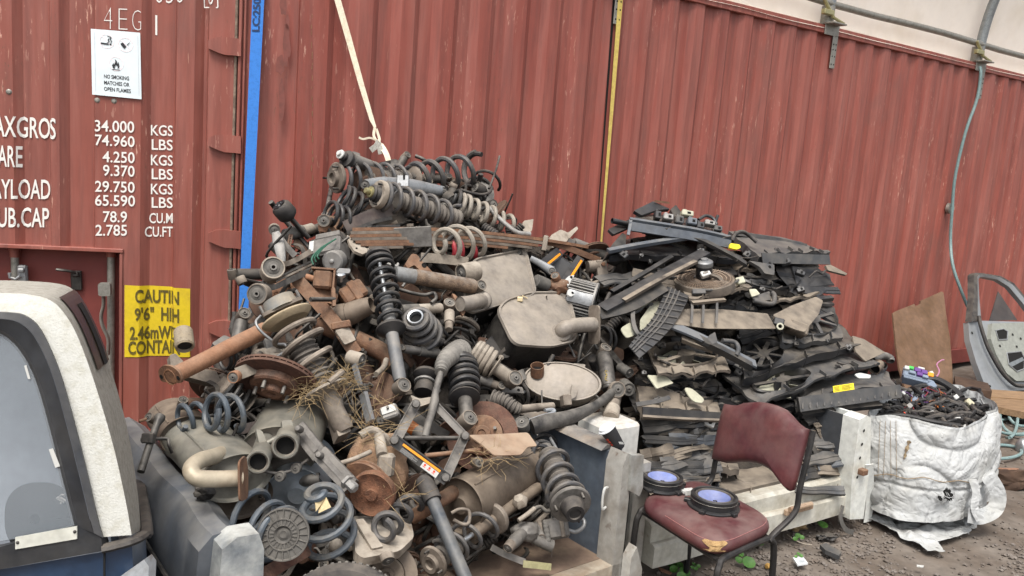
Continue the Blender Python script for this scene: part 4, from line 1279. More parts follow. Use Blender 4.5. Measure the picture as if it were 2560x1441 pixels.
# --- vertical strut
strut('upright black strut with full coil and grey lower tube in the middle',(946,640,-.16),(1003,968,-.2),31,5.2,8,15,(.05,.58),None,3,mc=spring_dk,mt=mat('blue grey damper paint','4d5156',.5,.2,'6b635a',.4,10,.5),mm=rubber,group=G_ST,rod=5,R2=27)
shock('fat brown rusted shock with grey sleeve beside the upright strut',(981,683,-.12),(1192,718,-.14),19,.27,20,m1=mat('chalky grey sleeve','7b7c7c',.7,.1,'625c55',.4,16,.3),m2=mat('gritty brown rust','5d4c3f',.95,0,'7a6552',.5,40,.5,bump=1.0),eyes=(0,1),group=G_SH)
t=bracket('rusty three legged bracket above the fat brown shock',[(1012,662,-.1),(1030,634,-.12),(1042,636,-.12),(1056,652,-.12),(1080,682,-.1),(1052,676,-.11),(1036,662,-.11),(1020,672,-.1)],.02,rust,holes=((1060,664,5),))
bar('tan spring end bar under the pale pigtail spring',[(1052,644,-.08),(1110,648,-.1),(1170,656,-.12)],24,18,tan)
can_eye('wide tan barrel eye left of the square mufflers',(1172,681,-.14),25,50,CV(-.75,-.15,.6),tan)
pipe('thin hooked rod under the fat brown shock',[(992,722,-.15),(1030,733,-.16),(1062,738,-.16),(1084,733,-.16),(1090,746,-.17),(1078,758,-.17)],4.5,steel_dk,hollow=False,name='hooked_rod',cat='rod')
# --- square mufflers
box_muffler('square dusty muffler standing at the back of the pair',[(1178,652,-.05),(1312,626,-.02),(1337,730,-.05),(1322,744,-.05),(1184,782,-.09),(1156,766,-.09)],.14,exh,group=G_MU,outlet=[(1206,752,-.1),(1195,753,-.15),(1175,758,-.18),(1150,760,-.19)],r_out=18,side_m=steel_dk,crn=34)
bracket('triangular rusty flange edge left of the rear square muffler',[(1130,732,-.16),(1140,738,-.16),(1164,780,-.16),(1158,790,-.16),(1146,772,-.15)],.012,rust)
box_muffler('square dusty muffler in front with elbow pipe to the right',[(1243,778,-.1),(1262,755,-.08),(1324,735,-.05),(1402,732,-.04),(1424,750,-.05),(1441,820,-.1),(1436,854,-.12),(1375,868,-.14),(1284,862,-.15)],.16,exh,group=G_MU,outlet=[(1402,834,-.13),(1408,824,-.18),(1425,816,-.21),(1452,813,-.21),(1484,812,-.21)],r_out=19,fl=2.6,side_m=steel_dk,crn=26)
b=B();b.tube([q((1318,746,-.09)),q((1306,740,-.1))],.003,6);b.box((0,0,0),(.025,.025,.02),Matrix.Translation(q((1300,748,-.1))));tag(b.build('connector',mat('cream connector plastic','c9b893',.5,bump=0),loc=q((1300,748,-.1))),'small cream plug lying on the front square muffler','connector')
t=thing('muffler','oval tan muffler end with open pipe stub, below the square pair','muffler',q((1406,956,-.08)),G_MU)
p_=q((1406,954,-.1));k=depth(p_)/FPX
M_=face_frame(p_,CV(.05,.42,.9),SC(PI/2-.1))
b=B(M_);b.lathe([(0,.008),(.7,.006),(.93,.0),(.96,.006),(1.0,.006),(1.02,.0),(1.0,-.008),(.97,-.012),(.97,-.1),(0,-.1)],52,Matrix.Diagonal((97*k,50*k,1,1)));b.build('end_plate',exh,t)
b=B();c=catmull([on_plane(1343,938,p_,CV(.05,.42,.9)),on_plane(1343,938,p_,CV(.05,.42,.9))+CV(0,.85,.5)*.05],2)
b.tube(c,17*k,20,caps=False);b.tube(c,15.5*k,20,caps=False);b.lathe([(15.5*k,0),(17*k,0)],20,face_frame(c[-1],c[-1]-c[0]),caps=False);po=b.build('outlet_pipe',rust,t)
b=B();b.lathe([(0,0),(15.6*k,0)],20,face_frame(c[0]*.5+c[-1]*.5,c[-1]-c[0]),caps=False);b.build('bore',hole_m,po)
bracket('',[(1434,908,-.1),(1464,912,-.1),(1440,992,-.15),(1426,1000,-.15)],.006,exh,parent=t)
block('square hanger lug under the oval muffler',(1420,1000,-.15),(22,30,30),CV(.3,.3,.9),UP,steel_br,None,'hanger_lug','lug')
t=thing('finned_motor','silver finned motor housing right of the square mufflers','motor',q((1460,752,-.05)))
M_=frame(q((1418,742,.02)),q((1480,758,-.07)));k=depth(q((1460,752)))/FPX
b=B(M_);b.lathe([(0,0),(42*k,0),(44*k,10*k),(44*k,.13),(0,.13)],30);b.build('core',steel_dk,t)
b=B(M_)
for i in range(34):
 b.box((0,0,0),(9*k,3*k,.125),Rz(2*PI*i/34) @ Tr(46*k,0,.066),.001)
b.build('fins',alu_dull,t)
b=B(M_);b.lathe([(40*k,.125),(52*k,.127),(52*k,.137),(46*k,.142),(44*k,.139),(40*k,.141)],36,caps=False);b.build('rim',alu_dull,t)
b=B(M_);b.sheet(lambda u,v: ((51.5+1.2*math.sin(u*9))*k*math.cos(1.2+v*.55),(51.5+1.2*math.sin(u*9))*k*math.sin(1.2+v*.55),.01+.12*u),10,6,.004);b.build('torn_band',alu,t)
bracket('small white lug plate on the finned motor',[(1420,724,-.13),(1436,728,-.13),(1437,738,-.13),(1426,742,-.13),(1418,736,-.13)],.006,pvc,holes=((1431,733,2.5),))
t=block('rusty shackle with two bushes right of the leaf spring tail',(1508,685,-.1),(28,72,14),CV(.25,.15,.95),SC(1.63),steel_br,None,'spring_shackle','shackle',(
 ('bush',steel_br,lambda b,k: [b.cyl((-34*k,y*k,-14*k),(-6*k,y*k,-14*k),15*k) for y in (22,-24)]),
 ('bolt',rust,lambda b,k: [b.cyl((2*k,y*k,-2*k),(2*k,y*k,6*k),5.5*k,n=6) for y in (24,-24)])))
pipe('thin rusty rod poking right from the shackle',[(1524,722,-.1),(1545,718,-.1),(1560,714,-.1)],3,rust,hollow=False,name='rod',cat='rod')
shock('grey shock lying over the gap between the two heaps',(1428,607,.02),(1582,668,.04),15,.34,16,m1=steel,m2=steel,eyes=(0,1),group=G_SH)
bracket('tan casting with arm behind the leaf spring tail',[(1372,604,.04),(1378,588,.04),(1402,574,.04),(1420,582,.04),(1442,566,.04),(1446,572,.04),(1420,600,.04),(1408,612,.04),(1380,620,.04)],.05,tan)
bracket('upright tan plate with square hole behind the leaf spring',[(1302,570,.05),(1310,552,.05),(1334,548,.05),(1330,576,.05),(1318,590,.05)],.02,tan)
block('black clamp head at the top of the grey shock',(1428,608,-.03),(22,24,30),CV(0,.3,1),SC(1.2),rubber,None,'clamp_head','clamp')
def label_bar(label,a,c,w,m,m2,off,w2,name='car_jack',cat='jack',shift=(0,0)):
 A,C=q(a),q(c);k=depth(A)/FPX
 t=thing(name,label,cat,A)
 nn=(EYE-A).normalized()
 b=B();ribbon(b,[A,C],w*k,nn,.03);b.build('channel',m,t,ang=25)
 d=(C-A).normalized();sd=d.cross(nn).normalized()
 o_=nn*.0165+sd*(off*k)
 b=B();ribbon(b,[A+d*(C-A).length*.06+o_,A+d*(C-A).length*.93+o_],w2*k,nn,.002);b.build('label',m2,t)
 return t
label_bar('black jack arm with orange stripe, left of a pair by the shackle',(1358,662,-.06),(1400,628,-.03),26,plas_cl,label_o,6,6)
label_bar('black jack arm with orange stripe, upright one beside the shackle',(1412,706,-.08),(1452,644,-.05),22,plas_cl,label_o,6,6)
bracket('white lug at the foot of the upright striped jack arm',[(1408,704,-.1),(1422,690,-.1),(1436,688,-.1),(1430,704,-.1),(1416,720,-.1)],.01,pvc,holes=((1428,694,3),))
block('black jack base plate behind the striped arms',(1390,665,.02),(70,60,40),CV(.1,.2,1),SC(1.0),plas_cl,None,'jack_mount','jack')
arm('short bright lever arm with bolt right of the rear square muffler',[(1326,646,-.06),(1352,660,-.07),(1380,678,-.08)],[7,9,12],.4,alu,((1,.8),),group=G_AR,bm=alu_dull)
shock('stubby grey bush canister between the square mufflers',(1338,702,-.05),(1378,718,-.03),17,.7,8,m1=rubber_gr,m2=steel,eyes=(0,0),group=G_SH,name='bush_canister')
def lump(label,c,r,m,sd=1,name='knuckle',cat='casting',sq=(1,1,1),n=14,amp=.35,group=None):
 p=q(c);k=depth(p)/FPX*r
 b=B()
 def fn(u,v):
  th,ph=u*2*PI,(v-.5)*PI
  d=V((math.cos(th)*math.cos(ph),math.sin(th)*math.cos(ph),math.sin(ph)))
  s_=1+amp*MN.noise(d*1.7+V((sd,sd*2,0)))+amp*.4*MN.noise(d*4.5+V((0,sd,7)))
  return p+RT*(d.x*k*sq[0]*s_)+UP*(d.y*k*sq[1]*s_)-FW*(d.z*k*sq[2]*s_)
 b.sheet(fn,n*2,n);return tag(b.build(name,m,loc=p,ang=50),label,cat,group)
lump('rusty brown knuckle casting above the front square muffler',(1392,718,-.04),26,rust,3,sq=(1.2,.8,.8))
t=can_eye('rusty ball stud on the knuckle above the front square muffler',(1390,695,-.1),11,20,CV(-.3,.6,.7),rust)
# --- centre cluster
t=thing('coil_spring','stacked grey spring seen end on with bright bearing ring inside','coil spring',q((1042,797,-.14)),G_CO)
M_=frame(q((1040,796,-.22)),q((1066,862,.0)));k=depth(q((1042,797,-.2)))/FPX
b=B(M_);b.helix(24*k,44*k,0,.17,4,7.5*k,rf=lambda t: (27+18*min(1,t*1.4))*k);b.build('coil',spring_gr,t)
b=B(M_);b.lathe([(16*k,-.012),(20*k,-.014),(21*k,0),(21*k,.02),(16*k,.02),(15.5*k,0),(16*k,-.012)],30,caps=False);b.build('bearing_ring',chrome,t)
b=B(M_);b.lathe([(0,.01),(16*k,.01)],24,caps=False);b.build('opening',hole_m,t)
shock('beige drop link lying left of its ball joint in the middle',(1000,776,-.12),(1106,770,-.13),14,.4,13,m1=rubber_gr,m2=tan,eyes=(0,0),group=G_SH,name='drop_link',cat='drop link')
can_eye('ball joint end beside the beige drop link',(1122,766,-.14),15,30,CV(.2,.7,.7),steel_br)
shock('short dusty link below the ball joint end',(1124,780,-.14),(1122,826,-.16),13,.6,10,m1=tan,m2=steel_br,eyes=(0,0),group=G_SH,name='drop_link',cat='drop link')
shock('grey link with square clip running right from the upright strut',(1006,872,-.1),(1100,886,-.06),11,.45,13,m1=steel,m2=rubber_gr,eyes=(1,0),group=G_SH,name='drop_link',cat='drop link')
t=thing('steering_rod','steering rod with ribbed grey boot hanging down the middle','steering rod',q((1140,884,-.18)))
c=catmull([q(p) for p in ((1150,880,-.1),(1136,884,-.14),(1118,896,-.2),(1106,914,-.23),(1102,932,-.24))],10)
rr=[]
for i in range(len(c)):
 f=i/(len(c)-1);base=(29-15*f)*depth(c[i])/FPX
 rr.append(base*(1+.1*(1 if i % 4<2 else -1)))
b=B();b.tube(c,rr,20);b.build('boot',mat('smooth grey boot rubber','67645f',.7,0,'57534f',.4,10,.4,bump=.05),t)
b=B();b.tube([q(p) for p in ((1102,932,-.24),(1098,946,-.24),(1088,985,-.23),(1087,1000,-.23),(1076,1045,-.2),(1064,1092,-.16))],[.011,.013,.013,.017,.014,.012],12);b.build('rod',steel,t)
strut('small tan strut with caked coil right of the steering boot',(1180,880,-.1),(1282,950,-.14),30,7,5,17,(.05,.55),None,0,mc=tan,mt=tan,mm=tan,group=G_ST)
strut('short black strut with heavy coil below the steering boot',(1154,905,-.12),(1167,1052,-.2),33,6.5,5.6,17,(.05,.62),(.1,.55),3,mc=spring_dk,mt=steel_dk,mm=rubber,mb=rubber,group=G_ST,nb=6)
t=thing('rubber_mount','dark rubber mount with flanged cap left of the steering rod','mount',q((1062,944,-.08)))
M_=frame(q((1066,932,-.1)),q((1056,1000,-.1)));k=depth(q((1062,944)))/FPX
b=B(M_);b.lathe([(0,0),(30*k,2*k),(32*k,10*k),(26*k,16*k),(18*k,20*k),(20*k,30*k),(24*k,52*k),(22*k,60*k),(0,62*k)],26,sx=1.0);b.build('mount_body',rubber,t)
b=B(M_);b.lathe([(23.2*k,27*k),(26*k,28*k),(26*k,32*k),(23*k,33*k)],26,caps=False);b.build('clip_ring',alu_dull,t)
bracket('tan folded bracket under the dark rubber mount',[(1026,988,-.14),(1050,996,-.15),(1085,992,-.15),(1090,1004,-.15),(1050,1016,-.15),(1032,1004,-.14)],.02,tan)
bracket('black plastic tray under the front square muffler',[(1200,872,.0),(1230,838,.03),(1262,862,.0),(1276,892,-.04),(1240,900,-.03)],.012,plas_cl,r=8)
bracket('dark ribbed box below the front square muffler',[(1286,932,-.04),(1308,922,-.04),(1318,946,-.05),(1296,956,-.05)],.06,steel_dk)
bracket('perforated steel strip below the small tan strut',[(1240,960,-.03),(1306,968,-.05),(1310,984,-.06),(1246,980,-.05)],.008,steel,holes=((1258,970,3),(1276,973,3),(1296,976,3)))
shock('tapered grey link behind the short black strut',(1196,946,-.04),(1246,966,-.06),14,.6,11,m1=steel,m2=steel_br,eyes=(0,1),group=G_SH)
rotor('large rusty brake disc in the middle of the heap',(1206,1090,-.06),90,CV(-.08,.42,.9),rust_red,hub=True,studs=4,th=.12,mh=rust)
M_=face_frame(q((1212,1082,.03)),CV(-.08,.42,.9));k=depth(q((1206,1090)))/FPX
b=B(M_);b.sheet(lambda u,v: ((62+36*v)*k*math.cos(.1+u*2.3),(62+36*v)*k*math.sin(.1+u*2.3),(8*v*v)*k),26,4,.003);tag(b.build('dust_shield',steel_dk,loc=M_.translation),'dark pressed shield edge behind the large rusty brake disc','shield')
t=thing('steering_rod','steering rod with twisted brown boot above the rusty sheet','steering rod',q((1280,1018,-.08)))
c=catmull([q(p) for p in ((1232,996,-.06),(1262,1004,-.1),(1284,1018,-.12),(1298,1024,-.12))],12)
b=B();b.tube(c,[(20-7*i/(len(c)-1))*(1+.13*(1 if i % 4<2 else -1))*depth(c[i])/FPX for i in range(len(c))],18);b.build('boot',boot,t)
b=B();b.tube([q(p) for p in ((1298,1024,-.12),(1330,1020,-.12),(1382,1016,-.12))],.017,12);b.build('rod',steel_br,t)
pipe('bright hooked rod right of the twisted brown boot',[(1322,1052,-.14),(1350,1042,-.15),(1378,1034,-.16),(1386,1028,-.16),(1380,1024,-.16),(1362,1026,-.16)],4.5,chrome,hollow=False,name='hooked_rod',cat='rod')
arm('long dark forged arm curving up to the right edge of the heap',[(1330,1068,-.14),(1372,1056,-.16),(1430,1042,-.17),(1490,1014,-.16),(1540,974,-.16)],[20,22,18,12,12],.5,steel_dk,((1,1.7),),group=G_AR,bm=steel_br,ax=CV(.2,.1,1))
can_eye('dirty ball joint boot at the left end of the long forged arm',(1306,1064,-.16),18,30,CV(-.1,.7,.7),rubber_gr)
shock('dark shock with faded yellow print right of the oval muffler',(1510,886,-.1),(1523,978,-.12),19,.9,17,m1=steel_dk,m2=steel_dk,eyes=(1,0),group=G_SH)
b=B();A_=q((1512,926,-.16));put_text(b,'GAS',lambda u,v: q((1512+12*v,952-26*u,-.158)));tag(b.build('print_mark',mat('faded yellow print','8a7636',.7,bump=0),loc=A_),'faded yellow letters on the dark shock right of the oval muffler','print')
shock('dusty damper tube standing below the forged arm bush',(1536,988,-.1),(1526,1046,-.12),18,.6,20,m1=steel_br,m2=tan,eyes=(0,0),group=G_SH)
can_eye('grey bush eye behind the yellow printed shock, upper',(1562,926,-.04),13,40,CV(.5,-.3,.8),rubber_gr)
can_eye('grey bush eye behind the yellow printed shock, lower',(1566,968,-.06),17,40,CV(.2,-.2,1),rubber_gr)
coil('thin dark spring ring beside the square muffler flange',(1504,846,-.02),(1530,852,.0),30,2,4,spring_dk,group=G_CO,hint=UP)
bracket('dark trim strip beside the square muffler flange',[(1500,840,.0),(1520,862,.0),(1560,910,-.02),(1548,914,-.02),(1512,876,0)],.02,steel_dk)
# --- rusty pipe, canister, left strut
pipe('orange rusted exhaust pipe with flange sticking out left',[(424,944,-.12),(500,907,-.1),(580,866,-.08),(662,826,-.05)],21,rust_or,flange=(0,),fl_m=rust)
t=thing('bush_canister','upright pale canister bush beside the yellow caution sticker','bush',q((461,856,-.05)))
M_=frame(q((458,830,-.04)),q((464,882,-.06)));k=depth(q((461,856)))/FPX
b=B(M_);b.lathe([(20*k,0),(22*k,-2*k),(23*k,1*k),(23*k,48*k),(20*k,52*k),(17*k,50*k),(17*k,4*k),(20*k,0)],26,caps=False);b.build('sleeve',mat('speckled tan sleeve','8d806b',.8,0,'5f5344',.35,60,.2),t)
b=B(M_);b.lathe([(0,3*k),(18*k,3*k)],20,caps=False);b.lathe([(0,44*k),(18*k,44*k)],20,caps=False);b.build('rubber_core',rubber,t)
bracket('dark brown cross arm carrying the pale canister bush',[(424,888,-.02),(438,884,-.02),(470,912,-.02),(540,930,.0),(556,960,.0),(520,958,.0),(452,936,-.02),(428,928,-.02)],.03,steel_br)
bracket('dusty triangular gusset behind the orange rusted pipe',[(530,858,.08),(560,838,.08),(582,846,.08),(600,880,.08),(556,884,.08)],.04,steel)
coil('tan spring loop between the rusted pipe and the strut cap',(604,872,-.0),(668,896,.03),34,2,6.5,tan,group=G_CO,ph=2)
coil('blackened spring behind the orange rusted pipe',(560,898,.0),(634,892,.04),26,4,5,spring_dk,group=G_CO)
pipe('bent bright wire hanging beside the strut cap',[(652,790,-.2),(640,806,-.2),(652,828,-.2),(690,858,-.19),(712,862,-.19),(716,876,-.19),(682,898,-.19)],3.6,alu,hollow=False,name='bent_wire',cat='wire')
bracket('slotted steel strip hanging below the strut cap',[(660,846,-.1),(690,856,-.11),(728,886,-.1),(722,900,-.1),(690,894,-.1),(670,880,-.1)],.02,alu_dull,holes=((692,872,3),))
t=strut('large tan strut with wide cap and caked coil on the left',(716,792,-.24),(868,1090,-.16),54,7.5,3.2,25,(.12,.62),(.2,.55),0,mc=steel_br,mt=steel_br,mm=tan,mb=boot,group=G_ST,nb=9,low_eye=False,R2=56,seat=True)
fr=frame(q((716,792,-.24)),q((868,1090,-.16)),CV(-.2,.8,.9));k=depth(q((716,792,-.24)))/FPX
b=B(fr);b.lathe([(0,16*k),(50*k,16*k),(64*k,6*k),(66*k,2*k),(64*k,-2*k),(50*k,-2*k),(0,0)],36);b.build('dish',mat('smooth tan dish','8f8068',.8,0,'7d6f5a',.4,12,.7,'a4957d'),t)
b=B(fr)
b.lathe([(0,-52*k),(13*k,-52*k),(14*k,-56*k),(20*k,-56*k),(21*k,-48*k),(35*k,-48*k),(36*k,-51*k),(40*k,-50*k),(43*k,-24*k),(46*k,-20*k),(0,-18*k)],34);b.build('bearing_cap',mat('dusty blue grey cap','7b776f',.65,.1,'566067',.4,10,.7,'a0937f'),t)
b=B(fr);b.plate(rnd([(72*k*math.cos(a),72*k*math.sin(a)) for a in (.4,2.5,4.6)],30*k,6),9*k,z=-24*k);b.build('top_plate',steel_br,t)
for a in (.4,2.5,4.6):
 b=B(fr);b.cyl((55*k*math.cos(a),55*k*math.sin(a),-24*k),(55*k*math.cos(a),55*k*math.sin(a),-44*k),4*k,n=8);b.build('stud',steel,t)
rotor('vented rusty brake disc facing down beside the large tan strut',(688,956,-.14),104,CV(-.12,-.78,.6),rust_red,hub=True,th=.16,mh=mat('caked hub rust','6b4c3c',.9,0,'4d372c',.5,40,.2,bump=1.0))
t=can_eye('rusty eyed lug left of the vented brake disc',(587,942,-.2),15,22,CV(-.1,-.1,1),rust_or)
bar('tan knuckle arm above the vented brake disc',[(592,936,-.17),(628,922,-.16),(680,900,-.15),(740,898,-.14)],32,40,tan)
lump('caked tan hub casting above the vented brake disc',(700,890,-.08),42,tan,5,sq=(1.5,.6,.9),amp=.3)
t=strut('greasy strut body with dark coil behind the vented brake disc',(548,962,.02),(610,1020,.08),46,6,2.6,30,(.1,.9),None,1,mc=spring_dk,mm=steel_br,mt=steel_dk,group=G_ST,low_eye=False)
coil('dark slate spring with two tall loops above the grey muffler',(452,1046,-.02),(520,1030,-.02),32,2.2,6.5,spring_blue,group=G_CO,ph=2.4)
coil('slate spring with open loops under the vented brake disc',(526,1034,-.12),(606,1030,-.1),44,2.4,7.5,spring_blue,group=G_CO,ph=1.4)
bar('dark brown channel under the vented brake disc',[(600,1075,-.02),(660,1060,-.02),(720,1046,-.02)],24,20,MATS['brown beam paint'])
# --- mufflers lower left
t=drum_muffler('dark brown oval muffler at the far left end of the heap',(470,1090,.04),(430,1040,.3),64,48,exh_br,exh_br,.5,G_MU)
pipe('dark hanger rod looped at the far left of the heap',[(352,1100,-.08),(385,1098,-.08),(418,1098,-.07),(422,1112,-.07),(430,1132,-.05)],4.5,steel_dk,hollow=False,name='hanger_rod',cat='rod')
drum_muffler('pale grey oval muffler with bent tail pipe at lower left',(592,1196,-.14),(494,1098,.08),92,62,exh_gr,exh_gr,.75,G_MU,
   pipes=(([(556,1134,-.12),(534,1142,-.2),(500,1152,-.26),(478,1172,-.29),(490,1194,-.3),(530,1198,-.3),(572,1197,-.3),(602,1196,-.3)],19),),pm=mat('heat stained pipe','b3a894',.5,.3,'8f7a64',.4,6,.3,'a79a85',third='9a7a5e',tamt=.25))
b=B(face_frame(q((606,1198,-.3)),SC(.05),UP))
k=depth(q((606,1198,-.3)))/FPX
b.plate(rnd([(-38*k,-48*k),(22*k,-54*k),(34*k,10*k),(24*k,56*k),(-30*k,50*k)],16*k),5*k)
tag(b.build('torn_flange',rust,loc=q((606,1198,-.3))),'torn rusty flange sheet on the bent tail pipe end','flange')
drum_muffler('pale twin outlet muffler in the lower left of the heap',(700,1128,-.1),(752,1000,.12),96,66,exh_gr,exh,-.25,G_MU,seam=False,hint=CV(0,-.6,.9),
   pipes=(([(664,1108,-.1),(658,1126,-.16),(650,1146,-.23),(645,1156,-.27)],26),([(726,1074,-.1),(722,1090,-.16),(717,1106,-.23),(713,1116,-.27)],29)))
for x,y,r in ((645,1156,26),(713,1116,29)):
 p_=q((x,y,-.25));k=depth(p_)/FPX
 b=B(face_frame(p_,(q((x,y,-.27))-q((x+6,y-12,-.2)))));b.lathe([(r*.98*k,-.035),(r*1.12*k,-.03),(r*1.15*k,.004),(r*1.05*k,.008),(r*.8*k,.0),(r*.78*k,-.02)],30,caps=False)
 tag(b.build('tailpipe_tip',exh,loc=p_),'rolled grey tail pipe tip, %s of the twin outlets' % ('left' if x<700 else 'right'),'pipe tip')
for pts in ([(640,1072),(656,1078),(672,1118),(652,1126)],[(704,1052),(730,1050),(736,1082),(708,1086)]):
 bracket('ribbed bracket holding one tail pipe to the twin outlet muffler',[(x,y,-.2) for x,y in pts],.012,exh_gr,'tail pipe brackets')
pipe('welded cross strap between the twin tail pipes',[(668,1108,-.2),(690,1096,-.21),(712,1082,-.2)],6,exh_gr,hollow=False,name='cross_strap',cat='strap')
for x,y in ((701,1191),(741,1171)): can_eye('rubber exhaust hanger with steel pin under the twin outlet muffler, %s' % ('lower' if x<720 else 'upper'),(x,y,-.2),13,16,CV(-.1,.1,1),rubber_gr)
pipe('curved hanger wire under the twin outlet muffler',[(650,1176,-.18),(690,1184,-.19),(730,1176,-.19),(770,1150,-.17)],4,steel,hollow=False,name='hanger_wire',cat='wire')
drum_muffler('slate blue drum with rust patch under the twin outlet muffler',(742,1240,-.05),(770,1150,.15),76,70,exh_blue,exh_blue,0,G_MU,seam=False,hint=CV(0,-.5,1),pipes=(([(752,1206,-.06),(775,1200,-.1),(800,1196,-.12)],15),),pm=steel)
drum_muffler('large dark oval muffler body low behind the pale bent tail pipe',(600,1240,-.02),(560,1180,.15),80,60,exh_br,steel_br,.6,G_MU)
lump('rubbery engine mount below the pale bent tail pipe',(512,1232,-.14),22,steel_dk,9,'engine_mount','mount',(1.2,.8,.8))
t=thing('scissor_jack','grey scissor jack with hex nut lying across the lower left heap','jack',q((799,1138,-.22)))
for nm,pa,pb,w in (('upper_arm',(742,1068,-.2),(800,1140,-.24),36),('lower_arm',(798,1132,-.25),(876,1216,-.28),38),('inner_arm',(772,1120,-.2),(860,1196,-.24),26)):
 A_,C_=q(pa),q(pb);k=depth(A_)/FPX;nn=CV(-.1,.35,.9);d_=(C_-A_).normalized();sd_=d_.cross(nn).normalized()
 b=B();ribbon(b,[A_,C_],w*k,nn,.006)
 for s_ in (-1,1): ribbon(b,[A_+sd_*(s_*w*k/2)-nn*.015,C_+sd_*(s_*w*k/2)-nn*.015],.005,nn,.035)
 o_=b.build(nm,steel,t,ang=25)
 if nm != 'inner_arm':
  b=B();ribbon(b,[A_+d_*.02+nn*.004,C_-d_*.02+nn*.004],w*.35*k,nn,.006);b.build('pressed_rib',steel,o_)
b=B(frame(q((872,1208,-.28)),q((892,1228,-.3))));b.lathe([(0,-.01),(.026,-.01),(.026,.0),(.017,.001),(.017,.03),(.012,.034),(0,.034)],6);b.build('hex_nut',alu_dull,t)
for x,y in ((746,1072),(798,1138),(866,1198)):
 b=B(face_frame(q((x,y,-.27)),CV(-.1,.35,.9)));b.lathe([(0,.012),(.008,.011),(.012,.004),(.012,-.02)],14,caps=False);b.build('pivot_pin',steel,t)
bar('thin bright steel strip beside the dry grass',[(886,912,-.14),(900,964,-.16)],13,8,alu,nrm=CV(-.5,.1,.9))
bar('bright white plated bar standing by the dry grass',[(908,984,-.2),(926,1054,-.22)],19,14,chrome,nrm=CV(-.5,.1,.9))
block('black clamp on the bright white plated bar',(902,972,-.2),(26,22,20),CV(-.3,.1,.9),SC(1.8),steel_dk,None,'bar_clamp','clamp')
block('dirty white square sensor box near the bright plated bar',(972,1028,-.12),(44,36,36),CV(-.1,.5,.85),SC(1.9),alu_dull,None,'sensor_box','sensor',(('pin',steel,lambda b,k: b.cyl((0,6*k,0),(0,6*k,12*k),3*k)),('lid',pvc,lambda b,k: b.box((0,4*k,2*k),(36*k,20*k,3*k)))))
block('dark bush clip left of the bright plated bar',(872,1022,-.1),(26,26,20),CV(-.2,.1,1),SC(1.6),steel_dk,None,'bush_clip','clip')
bracket('dark slotted bracket between the twin outlet muffler and the strut tube',[(804,1020,-.06),(822,1016,-.06),(842,1060,-.07),(838,1072,-.07),(818,1070,-.07),(806,1050,-.06)],.03,steel_dk,holes=((816,1036,5),))
pipe('bent rusty tube under the cut exhaust end',[(966,900,-.06),(958,920,-.08),(940,936,-.1)],7,tan,hollow=False,name='bent_tube',cat='tube')
t=thing('wheel_hub','big rust caked wheel hub and disc in the lower centre','wheel hub',q((930,1180,-.14)))
p_=q((946,1160,-.1));k=depth(p_)/FPX
b=B()
hubrust=mat('caked orange brown rust','80644f',.95,0,'99795e',.5,25,.5,'9c8a76',1.0,third='6a4330',tamt=.3)
def hubfn(u,v):
 th,ph=u*2*PI,(v-.5)*PI
 d=V((math.cos(th)*math.cos(ph),math.sin(th)*math.cos(ph),math.sin(ph)))
 r=70*k*(1+.16*MN.noise(d*2+V((4,1,0)))+.06*MN.noise(d*7))
 e=abs(d.x)**4+abs(d.y)**4
 sq_=1/max(.55,(e+abs(d.z)**4)**.25)
 return p_+RT*(d.x*r*1.0*min(sq_,1.25))+UP*(d.y*r*1.0*min(sq_,1.25))-FW*(d.z*r*.7)
b.sheet(hubfn,36,18);b.build('knuckle',hubrust,t,ang=60)
M_=face_frame(q((912,1216,-.2)),CV(-.35,-.3,.9));k=depth(M_.translation)/FPX
b=B(M_);b.lathe([(40*k,-16*k),(64*k,-16*k),(66*k,-10*k),(62*k,-8*k),(62*k,-4*k),(66*k,-2*k),(66*k,4*k),(40*k,4*k)],40);b.build('brake_disc',rust,t)
M_=face_frame(q((930,1236,-.26)),CV(-.15,-.15,1));
b=B(M_);b.lathe([(0,10*k),(14*k,10*k),(16*k,4*k),(30*k,0),(46*k,2*k),(54*k,6*k),(57*k,2*k),(57*k,-16*k),(0,-16*k)],36);b.build('hub_face',mat('bright flaky rust','704a36',.9,0,'503426',.5,40,.2,'a78f74',1.0,third='a98f74',tamt=.25),t)
b=B(face_frame(q((958,1166,-.24)),CV(-.2,.1,1),SC(1.5)));b.box((0,0,-20*k),(40*k,62*k,40*k),bev=8*k);b.build('caliper',tan,t)
b=B();b.tube(catmull([q(p) for p in ((900,1090,-.2),(930,1075,-.22),(960,1092,-.22),(972,1110,-.2))],5),.014,10);b.build('caliper_bridge',tan,t)
b=B();b.cyl(q((948,1092,-.22)),q((956,1140,-.25)),.02,n=12);b.build('slide_pin',tan,t)
pipe('caked thin rod in front of the wheel hub',[(848,1160,-.2),(890,1146,-.22),(926,1130,-.22)],6,tan,hollow=False,name='rod',cat='rod')
bracket('flat grey strut leg running down to the wheel hub',[(822,1004,-.16),(852,998,-.16),(878,1078,-.18),(846,1092,-.18)],.05,steel_br)
